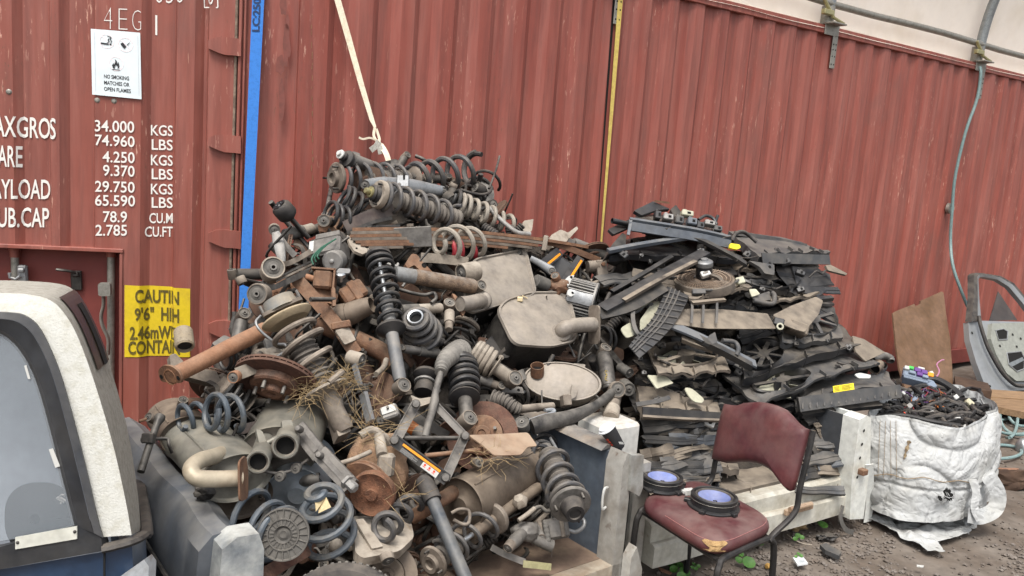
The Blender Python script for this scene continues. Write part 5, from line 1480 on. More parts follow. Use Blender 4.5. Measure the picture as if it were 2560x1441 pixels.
# --- label jack
t=thing('scissor_jack','open diamond scissor jack with orange label in the lower centre','jack',q((1060,1100,-.24)))
def jarm(nm,pa,pb,w,m=steel_dk):
 A_,C_=q(pa),q(pb);k=depth(A_)/FPX;nn=(EYE-A_).normalized()
 d_=(C_-A_).normalized();sd_=d_.cross(nn).normalized()
 b=B();ribbon(b,[A_,C_],w*k,nn,.012)
 for s_ in (-1,1): ribbon(b,[A_+sd_*(s_*w*k*.45)+nn*.006,C_+sd_*(s_*w*k*.45)+nn*.006],w*k*.1,nn,.016)
 return b.build(nm,m,t,ang=25)
jarm('upper_arm',(988,1104,-.25),(1042,1006,-.22),26,steel)
ja=jarm('lower_arm',(984,1100,-.27),(1118,1200,-.28),30,plas)
jarm('lower_arm',(1163,1088,-.24),(1112,1198,-.27),24,steel)
jarm('upper_arm',(1088,1012,-.2),(1166,1094,-.24),19,steel)
b=B();b.cyl(q((1008,1096,-.24)),q((1156,1096,-.23)),.0085,n=10);b.build('screw',steel_dk,t)
A_,C_=q((988,1106,-.283)),q((1114,1198,-.293));nn=(EYE-A_).normalized();d_=(C_-A_);k=depth(A_)/FPX;sd_=d_.normalized().cross(nn).normalized()
if sd_.dot(UP)<0: sd_=-sd_
b=B();ribbon(b,[A_+d_*.12+sd_*7*k,A_+d_*.86+sd_*7*k],6*k,nn,.0015);b.build('orange_stripe',label_o,ja)
b=B();ribbon(b,[A_+d_*.55-sd_*5*k,A_+d_*.86-sd_*5*k],15*k,nn,.0015);lo=b.build('white_label',pvc,ja)
b=B()
for i in range(3):
 c_=A_+d_*(.6+.09*i)-sd_*2*k+nn*.0015;b.lathe([(0,0),(3.2*k,0)],12,face_frame(c_,nn),caps=False)
 ribbon(b,[c_-sd_*5*k-d_.normalized()*4*k,c_-sd_*5*k+d_.normalized()*4*k],1.6*k,nn,.0006)
b.build('label_pictograms',label_r,lo)
b=B()
for i in range(7):
 ribbon(b,[A_+d_*.14-sd_*(1+i*1.6)*k,A_+d_*(.46 if i % 3 else .38)-sd_*(1+i*1.6)*k],.7*k,nn,.0008)
b.build('label_text_lines',mat('grey small print','8d8c88',.6,bump=0),ja)
for x,y in ((986,1101),(1163,1090),(1114,1194),(1040,1010)):
 b=B(face_frame(q((x,y,-.29)),nn));b.lathe([(0,.01),(.012,.009),(.016,0),(.016,-.03)],14,caps=False);b.build('pivot_pin',steel,t)
pipe('grey hand lever leading down to the orange banded knuckle',[(1086,1004,-.19),(1080,1030,-.21),(1070,1062,-.23),(1062,1094,-.23)],9.5,steel,hollow=False,name='lever',cat='lever')
t=shock('knuckle pin with orange plastic band inside the open jack',(1022,1064,-.14),(1066,1096,-.2),16,.5,18,m1=mat('orange plastic band','b9682a',.5,0,'8f5426',.4,20,.3),m2=steel,eyes=(0,0),name='knuckle_pin',cat='pin')
pipe('thin rusty rod across the open jack',[(1062,1140,-.22),(1120,1134,-.23),(1206,1124,-.24)],6,rust,hollow=False,name='rod',cat='rod')
bar('dark slanting flat bar behind the open jack',[(1010,1020,-.08),(1060,1056,-.1),(1120,1090,-.1)],22,12,steel_dk)
b=B()
shp=[(1169,1090,-.25),(1240,1086,-.24),(1320,1080,-.22),(1344,1116,-.27),(1320,1116,-.28),(1302,1138,-.31),(1236,1140,-.32),(1206,1110,-.29)]
t=bracket('rusty pressed heat shield sheet with curled lower edge',shp,.004,mat('multi coloured rusty sheet','9a806a',.75,.1,'7f6552',.45,6,.6,'aa9a86',.5,third='8d5a41',tamt=.25),r=10)
# --- big drum
drum_muffler('big brown drum muffler lying at the lower right of the heap',(1150,1266,-.1),(1334,1158,.06),70,66,exh_br,exh_br,.3,G_MU,pipes=(([(1132,1232,-.1),(1110,1246,-.14),(1070,1270,-.12),(1030,1294,-.06)],18),),pm=rust,seam=True)
pipe('looped hanger bracket on the front of the big brown drum',[(1128,1284,-.19),(1148,1274,-.2),(1172,1278,-.2),(1172,1306,-.2),(1158,1312,-.2),(1134,1300,-.2)],4.5,steel_br,hollow=False,name='hanger_bracket',cat='bracket')
can_eye('small pipe stub with clip on top of the big brown drum',(1192,1156,-.2),13,26,CV(.5,.2,.8),steel_br)
strut('black strut with wide round cap pointing at the viewer, lower right',(1428,1264,-.3),(1360,1108,-.06),44,6.5,4.2,18,(.1,.86),(.16,.8),1,seat=False,low_eye=False,mc=spring_gr,mm=steel,group=G_ST,mr=1.15,nb=13)
p_=q((1432,1272,-.34));k=depth(p_)/FPX
b=B(frame(p_,q((1360,1108,-.06))));b.lathe([(0,-20*k),(14*k,-20*k),(16*k,-24*k),(24*k,-24*k),(26*k,-18*k),(30*k,12*k),(0,14*k)],30);tag(b.build('strut_bearing',rubber,loc=p_),'black bearing cup on the wide strut cap, lower right','bearing')
coil('black spring rings at the top of the lower right strut',(1352,1140,-.08),(1366,1104,-.0),27,2.6,5,spring_dk,group=G_CO)
pipe('thin bright rod beside the lower right strut coils',[(1376,1096,-.1),(1400,1140,-.18),(1418,1190,-.25)],4,alu,hollow=False,name='rod',cat='rod')
strut('long dusty strut lying along the bottom of the heap',(1080,1408,-.16),(1356,1212,-.06),40,6,3.8,17,(.08,.52),(.06,.22),1,mc=spring_gr,mm=steel_br,mt=exh_br,group=G_ST,low_eye=False,nb=6,rod=7)
b=B(frame(q((1301,1257,-.14)),q((1290,1230,-.2))));b.lathe([(0,0),(.03,0),(.03,.015),(.018,.03),(0,.035)],6);tag(b.build('nut',tan,loc=q((1301,1257,-.14))),'square tan nut halfway along the long bottom strut','nut')
shock('long slate tube leaning across the front of the heap',(1056,1190,-.22),(1182,1490,-.32),23,.22,16,m1=rubber,m2=mat('dark slate tube paint','3f454c',.5,.1,'5a5a58',.45,8,.4),eyes=(0,0),group=G_SH)
coil('thick grey spring with open ground end at the lower centre',(956,1328,-.26),(1046,1242,-.1),32,3.6,8,spring_gr,27,ph=1.2,group=G_CO)
bracket('tan pressed lower arm plate under the thick grey spring',[(884,1290,-.12),(940,1298,-.16),(1026,1304,-.16),(1035,1345,-.22),(1000,1376,-.26),(906,1396,-.26),(888,1380,-.24)],.03,tan,r=14)
bracket('tan inner web of the pressed lower arm',[(888,1300,-.18),(908,1296,-.18),(958,1366,-.25),(930,1372,-.25)],.008,tan)
t=can_eye('washer stack and stud under the pressed lower arm',(968,1396,-.28),18,20,CV(.35,-.6,.7),steel_br)
rotor('large dark brake drum face at the bottom of the heap',(966,1440,-.12),78,CV(.1,.35,.93),exh_br,studs=0,vent=False,name='brake_drum',cat='brake drum')
coil('large slate pigtail spring standing at the bottom front',(794,1230,-.36),(838,1392,-.12),60,4.0,9.5,spring_blue,rf=lambda t: 14+36*min(1,t*4.2)+12*min(1,max(0,t-.24)*4),group=G_CO,ph=.5)
b=B();ribbon(b,[q((788,1262,-.36)),q((806,1258,-.36)),q((812,1276,-.36))],.04,CV(0,.1,1),.002);tag(b.build('paper_tag',mat('tan paper tag','b5a47f',.8,bump=0),loc=q((795,1262,-.36))),'tan paper tag stuck on the large slate pigtail spring','tag')
lump('tan rubber bump stop inside the large slate pigtail spring',(840,1368,-.16),18,tan,2,'bump_stop','bump stop',(1,1.2,1),amp=.08)
coil('large grey spring with tan loops at the left front corner',(704,1336,-.26),(596,1284,-.12),70,2.8,8.5,spring_blue,group=G_CO,ph=.8)
t=thing('spring_pad','round ribbed rubber spring seat facing the viewer, bottom left','spring seat',q((710,1338,-.3)))
M_=face_frame(q((708,1337,-.32)),CV(.05,.12,1));k=depth(M_.translation)/FPX
b=B(M_);b.lathe([(0,-2*k),(7*k,-2*k),(9*k,-1*k),(16*k,-4*k),(20*k,0),(22*k,3*k),(24*k,0),(60*k,-1*k),(62*k,4*k),(65*k,4*k),(66*k,-2*k),(64*k,-12*k),(0,-14*k)],44);b.build('disc',rubber_gr,t)
b=B(M_);b.lathe([(36*k,0),(37*k,4*k),(40*k,4*k),(41*k,0)],44,caps=False)
for i in range(20):
 a=2*PI*i/20
 b.box((0,0,0),(22*k,2.6*k,5*k),Rz(a) @ Tr(51*k,0,1*k),.0006)
 b.box((0,0,0),(12*k,4*k,4*k),Rz(a+.16) @ Tr(29*k,0,.5*k),.0006)
b.build('ribs',rubber_gr,t)
bar('brown square tube under the ribbed spring seat',[(640,1450,-.2),(700,1414,-.18),(772,1372,-.16)],36,26,rust_red)
t=thing('tyre','worn black tyre edge at the bottom of the picture','tyre',q((835,1470,-.3)))
M_=face_frame(q((850,1590,-.36)),CV(0,.5,.85),UP);k=depth(M_.translation)/FPX
b=B(M_);b.lathe([(90*k,-.09),(140*k,-.1),(168*k,-.085),(178*k,-.05),(178*k,.0),(172*k,.03),(150*k,.045),(100*k,.035),(90*k,.03),(90*k,-.09)],60,caps=False);b.build('carcass',rubber,t)
b=B(M_)
for i in range(60):
 a=2*PI*i/60
 b.box((0,0,0),(8*k,9*k,.09),Rz(a) @ Tr(176*k,0,-.035),.001)
b.build('tread_blocks',rubber_gr,t)
# --- caliper group on the tub floor
t=block('grey brake caliper with twin bores beside the lower right strut',(1388,1322,-.12),(66,52,60),CV(-.1,.3,.95),SC(1.75),steel,None,'brake_caliper','caliper',(
 ('pad_clip',steel_br,lambda b,k: [b.box((x*k,2*k,3*k),(10*k,50*k,10*k)) for x in (-36,18)]),
 ('slide_pin',rubber_gr,lambda b,k: b.lathe(bellows(8*k,0,44*k,4),14,Tr(-22*k,-30*k,8*k) @ Matrix.Rotation(-PI/2,4,'X')))))
pipe('looped brake hose behind the grey caliper',[(1330,1290,-.12),(1338,1272,-.14),(1352,1268,-.14),(1366,1278,-.14),(1380,1276,-.14)],5,rubber_gr,hollow=False,name='brake_hose',cat='hose')
pipe('bent tan bolt beside the looped brake hose',[(1296,1302,-.14),(1316,1288,-.15),(1336,1272,-.15)],6,tan,hollow=False,name='bolt',cat='bolt')
pipe('bright steel shackle hook at the right of the caliper',[(1420,1326,-.1),(1440,1330,-.1),(1458,1318,-.1),(1460,1302,-.1),(1448,1292,-.1)],5,alu,hollow=False,name='hook',cat='hook')
lump('grey steering knuckle body lying on the tub floor',(1312,1330,-.08),30,steel,6,sq=(1.2,.8,.8),amp=.25)
arm('knuckle leg with hex bush pointing left on the tub floor',[(1306,1332,-.1),(1290,1350,-.11),(1274,1366,-.12)],[15,17,14],.8,steel,((1,1.0),),group=G_AR,ax=CV(-.5,-.4,.8))
arm('knuckle leg with round bush pointing right on the tub floor',[(1320,1338,-.08),(1350,1356,-.08),(1380,1366,-.08)],[14,12,16],.7,steel,((1,1.1),),group=G_AR,ax=UP)
arm('knuckle ear with bolt hole above the right pointing leg',[(1330,1316,-.08),(1346,1330,-.08),(1354,1344,-.08)],[16,11,10],.6,steel,((1,.9),),group=G_AR,ax=vd)
bar('grey strap ratchet handle lying on the tub floor',[(1228,1368,-.05),(1262,1386,-.05),(1312,1406,-.06)],16,12,steel)
bar('yellow plated handle end lying on the tub floor',[(1308,1410,-.06),(1378,1418,-.06)],17,16,zinc)
b=B();b.tube(catmull([q(p) for p in ((352,1180,-.1),(372,1118,-.1),(392,1062,-.1),(402,1040,-.1))],3),[.011]*7+[.015,.017,.015],12);tag(b.build('handle_bar',steel_dk,loc=q((352,1180,-.1))),'black handle bar standing at the far left end of the tub','handle')
can_eye('rusty rod end above the black handle bar',(378,1046,-.02),12,22,CV(-.3,.4,.8),steel_br)
pipe('rusty threaded stud left of the rod end',[(348,1054,-.02),(366,1048,-.02)],4,rust,hollow=False,name='stud',cat='stud')
block('rubber clamp block on the black handle bar',(366,1096,-.12),(30,26,22),CV(-.1,.2,1),UP,rubber,None,'rubber_clamp','clamp')
def straw(label,pts,n,ln,sd):
 r_=random.Random(sd);b=B()
 for i in range(n):
  x,y,o=r_.choice(pts)
  p=q((x+r_.gauss(0,16),y+r_.gauss(0,11),o+r_.uniform(-.05,.0)))
  d=V((r_.gauss(0,1),r_.gauss(0,1),r_.gauss(0,.6))).normalized();e=V((r_.gauss(0,1),r_.gauss(0,1),r_.gauss(0,1))).normalized()
  L=ln*r_.uniform(.4,1.3)
  b.tube([p,p+d*L*.5+e*L*.12,p+d*L],[.0008,.0007,.0004],4)
 tag(b.build('dry_grass',grass_m,loc=q(pts[0])),label,None,None,'stuff')
straw('tangle of dry grass caught under the large tan strut coil',[(800,960,-.22),(830,950,-.24),(860,940,-.22),(870,965,-.2),(780,985,-.2)],230,.075,1)
straw('wisps of dry grass on the rust caked wheel hub',[(930,1090,-.24),(960,1070,-.22),(900,1060,-.22),(990,1240,-.28),(940,1000,-.2)],70,.13,2)
straw('wisps of dry grass under the rusty heat shield sheet',[(1230,1150,-.26),(1250,1140,-.26),(1180,1130,-.24)],36,.09,3)
# --- what lies deeper: individual pieces copied from a few kinds
def dup(root,name_label,group,M4):
 c=root.copy();COL.objects.link(c);c.matrix_world=M4
 c['label']=name_label;c['group']=group
 for ch in root.children:
  d=ch.copy();COL.objects.link(d);d.parent=c
  for g in ch.children:
   e=g.copy();COL.objects.link(e);e.parent=d
 return c
protos=[]
_o=V((0,0,0))
def at0(fn):
 """build a prototype near the eye-independent origin in world units"""
 return fn()
FAR=V((.9,3.9,.5))
sv=SURF[0]
def PW(x,y,z): return FAR+V((x,y,z))
ax_=lambda L: (PW(0,0,-L/2),PW(0,0,L/2))
kk=FPX/depth(FAR)
L_='grimy %s wedged deep among the scrap suspension parts'
def mk(lab,grp,f):
 o=f(L_ % lab,grp);protos.append((o,L_ % lab,grp,o.location.copy()))
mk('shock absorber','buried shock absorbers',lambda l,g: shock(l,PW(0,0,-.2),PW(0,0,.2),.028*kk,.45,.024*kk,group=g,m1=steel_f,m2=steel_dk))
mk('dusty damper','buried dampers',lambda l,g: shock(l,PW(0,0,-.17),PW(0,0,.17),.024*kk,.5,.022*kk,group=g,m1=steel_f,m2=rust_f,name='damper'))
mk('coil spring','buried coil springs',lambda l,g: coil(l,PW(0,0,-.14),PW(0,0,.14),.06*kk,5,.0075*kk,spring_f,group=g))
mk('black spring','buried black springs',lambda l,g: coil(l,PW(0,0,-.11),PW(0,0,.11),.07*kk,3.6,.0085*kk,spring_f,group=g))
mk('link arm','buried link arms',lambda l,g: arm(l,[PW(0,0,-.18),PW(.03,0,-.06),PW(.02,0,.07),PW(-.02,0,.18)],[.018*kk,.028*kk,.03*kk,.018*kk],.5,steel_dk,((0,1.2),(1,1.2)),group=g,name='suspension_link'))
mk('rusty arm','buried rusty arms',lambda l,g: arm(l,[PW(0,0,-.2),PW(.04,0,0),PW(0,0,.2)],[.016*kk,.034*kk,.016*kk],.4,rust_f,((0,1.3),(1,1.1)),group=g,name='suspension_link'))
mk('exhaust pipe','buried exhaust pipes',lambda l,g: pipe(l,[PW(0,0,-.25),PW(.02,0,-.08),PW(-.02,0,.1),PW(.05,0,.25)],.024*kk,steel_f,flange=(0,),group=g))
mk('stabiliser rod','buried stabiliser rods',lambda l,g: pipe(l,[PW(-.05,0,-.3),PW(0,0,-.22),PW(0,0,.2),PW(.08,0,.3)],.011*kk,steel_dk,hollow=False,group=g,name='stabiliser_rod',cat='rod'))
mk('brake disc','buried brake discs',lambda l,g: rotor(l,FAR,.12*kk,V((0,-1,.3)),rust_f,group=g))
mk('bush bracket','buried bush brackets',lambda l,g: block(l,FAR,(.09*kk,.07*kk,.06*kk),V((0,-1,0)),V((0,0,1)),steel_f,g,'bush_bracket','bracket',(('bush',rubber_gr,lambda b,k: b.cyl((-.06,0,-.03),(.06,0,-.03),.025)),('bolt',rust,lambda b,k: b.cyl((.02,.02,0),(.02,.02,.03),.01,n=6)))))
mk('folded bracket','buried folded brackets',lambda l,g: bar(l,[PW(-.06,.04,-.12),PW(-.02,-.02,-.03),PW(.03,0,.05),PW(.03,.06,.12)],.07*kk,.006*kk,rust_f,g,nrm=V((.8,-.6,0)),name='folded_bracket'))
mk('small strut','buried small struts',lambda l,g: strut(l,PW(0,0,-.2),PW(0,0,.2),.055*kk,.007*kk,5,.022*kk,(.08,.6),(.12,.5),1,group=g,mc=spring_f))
rf_=random.Random(12)
import bisect
SIL=[(470,1010),(560,960),(600,880),(640,760),(690,640),(790,590),(850,470),(1000,440),(1190,430),(1260,520),(1340,590),(1440,620),(1560,680),(1545,1020),(1420,1100),(1380,1260),(1200,1420),(700,1430),(620,1320),(500,1180)]
def inside(x,y,poly):
 c=False
 for i in range(len(poly)):
  (x0,y0),(x1,y1)=poly[i-1],poly[i]
  if (y0>y) != (y1>y) and x<(x1-x0)*(y-y0)/(y1-y0)+x0: c=not c
 return c
n_put=0;first=set();pos_used=[]
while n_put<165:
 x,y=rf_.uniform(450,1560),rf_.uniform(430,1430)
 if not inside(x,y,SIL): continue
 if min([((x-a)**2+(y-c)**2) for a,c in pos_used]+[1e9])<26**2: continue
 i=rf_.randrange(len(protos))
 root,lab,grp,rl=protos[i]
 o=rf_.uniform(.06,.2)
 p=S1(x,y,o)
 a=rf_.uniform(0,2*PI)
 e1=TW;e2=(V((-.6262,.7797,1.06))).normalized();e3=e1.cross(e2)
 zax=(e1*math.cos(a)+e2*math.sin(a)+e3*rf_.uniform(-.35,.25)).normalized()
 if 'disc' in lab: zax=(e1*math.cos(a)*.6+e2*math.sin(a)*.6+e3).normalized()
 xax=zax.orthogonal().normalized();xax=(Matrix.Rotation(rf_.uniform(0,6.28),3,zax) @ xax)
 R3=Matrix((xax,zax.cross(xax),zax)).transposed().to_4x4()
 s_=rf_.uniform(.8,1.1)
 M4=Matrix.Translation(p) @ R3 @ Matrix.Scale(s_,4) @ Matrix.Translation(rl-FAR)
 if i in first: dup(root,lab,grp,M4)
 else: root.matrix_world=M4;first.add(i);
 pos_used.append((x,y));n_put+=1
tiny=[]
def tn(lab,grp,f): o=f(lab,grp);o['group']=grp;tiny.append((o,lab,grp,o.location.copy()))
TL='small greasy %s lodged between the bigger scrap parts'
tn(TL % 'bolt','small bolts in the heap',lambda l,g: tag((lambda b: (b.cyl(PW(0,0,-.03),PW(0,0,.03),.006,n=8),b.cyl(PW(0,0,.03),PW(0,0,.042),.012,n=6),b.build('bolt',steel_f,loc=FAR))[-1])(B()),l,'bolt',g))
tn(TL % 'hose','small hoses in the heap',lambda l,g: pipe(l,[PW(-.04,0,-.1),PW(.02,.01,-.04),PW(-.01,0,.03),PW(.05,0,.09)],.009*kk,rubber,hollow=False,group=g,name='hose',cat='hose'))
tn(TL % 'cable','small cables in the heap',lambda l,g: pipe(l,[PW(-.06,0,-.12),PW(.04,.01,-.06),PW(-.03,.02,.02),PW(.06,0,.12)],.0045*kk,steel_dk,hollow=False,group=g,name='cable',cat='cable'))
tn(TL % 'bush','small bushes in the heap',lambda l,g: can_eye(l,FAR,.026*kk,.04*kk,V((0,-1,.2)),steel_f))
tn(TL % 'plate','small plates in the heap',lambda l,g: bracket(l,[PW(-.05,0,-.03),PW(.02,0,-.045),PW(.06,0,.0),PW(.02,0,.04),PW(-.04,0,.03)],.005,rust_f,g,name='small_plate',r=8,holes=()))
tn(TL % 'strap','small straps in the heap',lambda l,g: bar(l,[PW(-.02,.02,-.07),PW(.0,0,-.02),PW(.015,0,.03),PW(0,.03,.07)],.022*kk,.004*kk,steel_f,g,nrm=V((.3,-.9,0)),name='small_strap'))
tn(TL % 'clip','small clips in the heap',lambda l,g: block(l,FAR,(.035*kk,.022*kk,.025*kk),V((0,-1,0)),V((0,0,1)),steel_br,g,'clip','clip',(('lug',steel_f,lambda b,k: b.box((.02,0,-.012),(.02,.012,.01))),)))
tn(TL % 'shiny pin','small pins in the heap',lambda l,g: pipe(l,[PW(0,0,-.06),PW(0,0,.05),PW(.015,0,.06)],.0055*kk,alu_dull,hollow=False,group=g,name='pin',cat='pin'))
tn(TL % 'ribbed boot','small boots in the heap',lambda l,g: tag((lambda b: (b.lathe(bellows(.026,-.045,.045,6),16,Matrix.Translation(FAR)),b.build('dust_boot',rubber,loc=FAR))[-1])(B()),l,'boot',g))
seen=set();n_put=0;used=[]
while n_put<290:
 x,y=rf_.uniform(450,1560),rf_.uniform(430,1430)
 if not inside(x,y,SIL) or min([((x-a)**2+(y-c)**2) for a,c in used]+[1e9])<15**2: continue
 used.append((x,y));i=rf_.randrange(len(tiny));root,lab,grp,rl=tiny[i]
 z=V((rf_.gauss(0,1),rf_.gauss(0,1),rf_.gauss(0,1))).normalized();x3=z.orthogonal().normalized()
 R3=Matrix((x3,z.cross(x3),z)).transposed().to_4x4()
 M4=Matrix.Translation(S1(x,y,rf_.uniform(-.02,.1))) @ R3 @ Matrix.Scale(rf_.uniform(.6,1.25),4) @ Matrix.Translation(rl-FAR)
 if i in seen: dup(root,lab,grp,M4)
 else: root.matrix_world=M4;seen.add(i)
 n_put+=1
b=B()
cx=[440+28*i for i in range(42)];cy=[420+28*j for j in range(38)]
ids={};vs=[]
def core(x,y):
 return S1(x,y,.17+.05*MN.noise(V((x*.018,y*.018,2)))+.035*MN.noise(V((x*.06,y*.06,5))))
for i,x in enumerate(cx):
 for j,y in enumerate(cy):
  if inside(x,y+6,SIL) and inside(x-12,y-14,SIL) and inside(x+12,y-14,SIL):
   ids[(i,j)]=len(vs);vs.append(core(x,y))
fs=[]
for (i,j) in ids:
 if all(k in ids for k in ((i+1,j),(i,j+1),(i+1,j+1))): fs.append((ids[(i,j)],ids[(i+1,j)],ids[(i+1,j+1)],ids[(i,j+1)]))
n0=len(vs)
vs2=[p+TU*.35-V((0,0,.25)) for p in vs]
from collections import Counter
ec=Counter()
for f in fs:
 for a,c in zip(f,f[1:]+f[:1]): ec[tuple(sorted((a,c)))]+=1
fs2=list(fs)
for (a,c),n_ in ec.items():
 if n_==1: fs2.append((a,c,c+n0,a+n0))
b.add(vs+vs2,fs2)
tag(b.build('heap_backing',dark_void,loc=S1(1000,1000,.2),ang=60),'dark backing mass added to give the heap its shaded gaps',None,None,'stuff')  # backing sheet added behind the parts, its dark colour paints the gap shade
# ---------------------------------------------------------------- cut-off utility tub under the parts heap
SURF[0]=S1
def TB(w,u,z): return TUB0+TW*w+TU*u+V((0,0,z-.2))
MT=Matrix((TW,TU,V((0,0,1)))).transposed().to_4x4()
def tbox(b,w0,w1,u0,u1,z0,z1,bev=.008):
 m=MT.copy();m.translation=TB((w0+w1)/2,(u0+u1)/2,(z0+z1)/2)
 b.box((0,0,0),(abs(w1-w0),abs(u1-u0),abs(z1-z0)),m,bev)
def section(b,prof,u0,u1,n=8,wob=.004,sd=0):
 """profile in (w, z) run along u"""
 m=len(prof)
 vs=[]
 for i in range(n+1):
  u=u0+(u1-u0)*i/n
  for w,z in prof: vs.append(TB(w+wob*MN.noise(V((u*5,z*6,sd))),u,z+wob*.6*MN.noise(V((u*4,w*7,sd+3)))))
 fs=[]
 for i in range(n):
  for j in range(m):
   k=(j+1) % m;fs.append((i*m+j,(i+1)*m+j,(i+1)*m+k,i*m+k))
 fs+=[tuple(range(m))[::-1],tuple(range(n*m,(n+1)*m))]
 b.add(vs,fs)
WL=-1.465
tub=thing('utility_tub','cut off slate and white vehicle tub holding the suspension parts heap','vehicle tub',TB(-.7,0,.02))
b=B();section(b,[(WL+.06,.2),(.02,.2),(.02,.16),(WL+.06,.16)],.0,1.3);b.build('floor',mud,tub)
b=B();section(b,[(WL+.06,.2),(.03,.2),(.03,.05),(WL+.06,.05)],-.07,-.002,3,.006,4);b.build('rear_sill',mat('dirty pale sill paint','a39c8e',.6,0,'7c6a57',.5,8,.6,'7f6d5b',.1),tub)
b=B();section(b,[(WL+.05,.18),(WL+.05,.6),(WL+.0,.645),(WL-.05,.64),(WL-.085,.6),(WL-.11,.42),(WL-.1,.1),(WL-.07,.1),(WL-.05,.56),(WL+.02,.6),(WL+.02,.18)],.02,1.12,22,.014,1);b.build('left_side',slate_p,tub)
b=B();section(b,[(WL+.062,.1),(WL+.065,.6),(WL+.05,.65),(WL-.01,.655),(WL-.05,.63),(WL-.06,.5),(WL-.05,.44),(WL+.0,.42),(WL+.01,.1)],-.05,.03,3,.006,7);b.build('left_corner',mat('cracked grey and white corner paint','737a80',.45,0,'b9bbb8',.5,9,.2,'97896f',.1,third='8a6f52',tamt=.24),tub)
b=B();section(b,[(WL+.05,.05),(WL+.05,.4),(WL-.0,.38),(WL-.0,.05)],-.07,-.052,2,.002,8);b.build('lamp_recess',plas_gr,tub)
b=B();c=[TB(WL-.1,.06,.42)]+[TB(WL-.118-.01*math.sin(i/7*PI),.08+.95*i/7,.44+.1*i/7) for i in range(8)]+[TB(WL-.1,1.05,.55)]
b.tube(catmull(c,3),.008,8);ro=b.build('tie_rail',steel_dk,tub)
for u in (.1,.5,.98):
 b=B();p_=TB(WL-.118,u,.44+.1*(u-.08)/.95);b.lathe([(0,.02),(.012,.018),(.016,0),(.016,-.02)],12,face_frame(p_,-TW),caps=False);b.build('rail_stud',rubber,ro)
b=B();b.lathe([(0,.02),(.016,.02),(.018,.0),(.03,-.006)],16,face_frame(TB(WL-.108,.04,.4),-TW-TU*.3),caps=False);b.build('rubber_stop',rubber,tub)
b=B();section(b,[(.0,.2),(.012,.55),(.005,.63),(.05,.645),(.075,.64),(.075,.6),(.05,.61),(.04,.55),(.035,.2)],.02,1.2,12,.006,2);b.build('right_side',slate_in,tub)
b=B();section(b,[(-.03,.635),(.0,.655),(.06,.652),(.075,.64),(.0,.637)],.03,1.2,8,.003,2);b.build('top_rail',mat('dusty grey rail paint','4a4a4b',.6,0,'6a5f54',.5,9,.5),tub)
wpost=mat('rust stained white post paint','9b9993',.5,0,'7d766d',.45,6,.3,'82776a',.2,third='59473a',tamt=.32)
b=B();section(b,[(-.012,.1),(-.01,.6),(.01,.65),(.035,.64),(.042,.55),(.04,.1)],-.07,.02,3,.008,5);b.build('rear_post',wpost,tub)
b=B();section(b,[(.02,.645),(.085,.635),(.1,.5),(.085,.47),(.03,.5)],-.085,-.06,2,.004,6);b.build('post_cap',mat('worn grey cap paint','9a9b97',.4,0,'7e7a72',.45,9,.2,bump=.1),tub)
b=B();section(b,[(.044,.1),(.046,.6),(.064,.6),(.064,.1)],-.055,.0,2,.004,5);b.build('dark_gap',hole_m,tub)
b=B();b.tube(catmull([TB(-.02,-.012,.5),TB(-.045,-.02,.5),TB(-.05,-.02,.46),TB(-.045,-.02,.42),TB(-.02,-.012,.42)],4),.005,8);b.build('striker_loop',pvc,tub)
b=B();section(b,[(.03,.04),(.03,.24),(.06,.28),(.1,.18),(.1,.02),(.06,.02)],-.12,-.075,2,.012,9);b.build('torn_corner',wpost,tub)
b=B();section(b,[(.075,.12),(.08,.6),(.1,.6),(.105,.12)],.0,1.1,8,.006,3);b.build('outer_skin',white_p,tub)
# ---------------------------------------------------------------- second tub, white, under the fan shrouds
T2W=V((math.cos(.60),math.sin(.60),0));T2U=V((-math.sin(.60),math.cos(.60),0))
T20=on_z(1640,1420,.1);T20.z=0
def T2(w,u,z): return T20+T2W*w+T2U*u+V((0,0,z))
def sec2(b,prof,u0,u1,n=8,wob=.004,sd=0,axis='u'):
 m=len(prof);vs=[]
 for i in range(n+1):
  t=u0+(u1-u0)*i/n
  for a,z in prof:
   o=wob*MN.noise(V((t*5,z*6+a*3,sd)))
   vs.append(T2(a+o,t,z) if axis=='u' else T2(t,a+o,z+o))
 fs=[]
 for i in range(n):
  for j in range(m):
   k=(j+1) % m;fs.append((i*m+j,(i+1)*m+j,(i+1)*m+k,i*m+k))
 fs+=[tuple(range(m))[::-1],tuple(range(n*m,(n+1)*m))]
 b.add(vs,fs)
wr_end=(on_plane(2130,1280,T20,T2U)-T20).dot(T2W)
t2=thing('utility_tub','white rusty vehicle tub holding the stack of fan shrouds behind the chair','vehicle tub',T2(.6,0,0))
wsill=mat('grimy white sill paint','b2b0a6',.5,0,'979284',.45,7,.5,'857866',.15,third='6f5743',tamt=.28)
b=B();sec2(b,[(.0,.1),(.0,.19),(.012,.2),(.03,.2),(.03,.27),(.045,.285),(.12,.285),(.12,.1)],-.02,wr_end+.02,18,.004,1,'w');b.build('rear_sill',wsill,t2)
b=B();sec2(b,[(.05,.3),(wr_end,.3),(wr_end,.24),(.05,.24)],.1,1.4,6,.003,2);b.build('floor',plas_tan,t2)
b=B();sec2(b,[(wr_end-.06,.08),(wr_end-.09,.3),(wr_end-.1,.6),(wr_end-.04,.615),(wr_end+.0,.6),(wr_end+.05,.35),(wr_end+.06,.06)],-.03,.06,3,.004,3);po=b.build('right_post',mat('white post paint','c9cac4',.45,0,'b3b0a3',.4,7,.1,bump=.05,third='8a755c',tamt=.2),t2)
for z in (.3,.4,.47,.54):
 b=B();b.lathe([(0,.001),(.008,.001)],12,face_frame(T2(wr_end-.05,-.031,z),-T2U),caps=False);b.build('bolt_hole',hole_m,po)
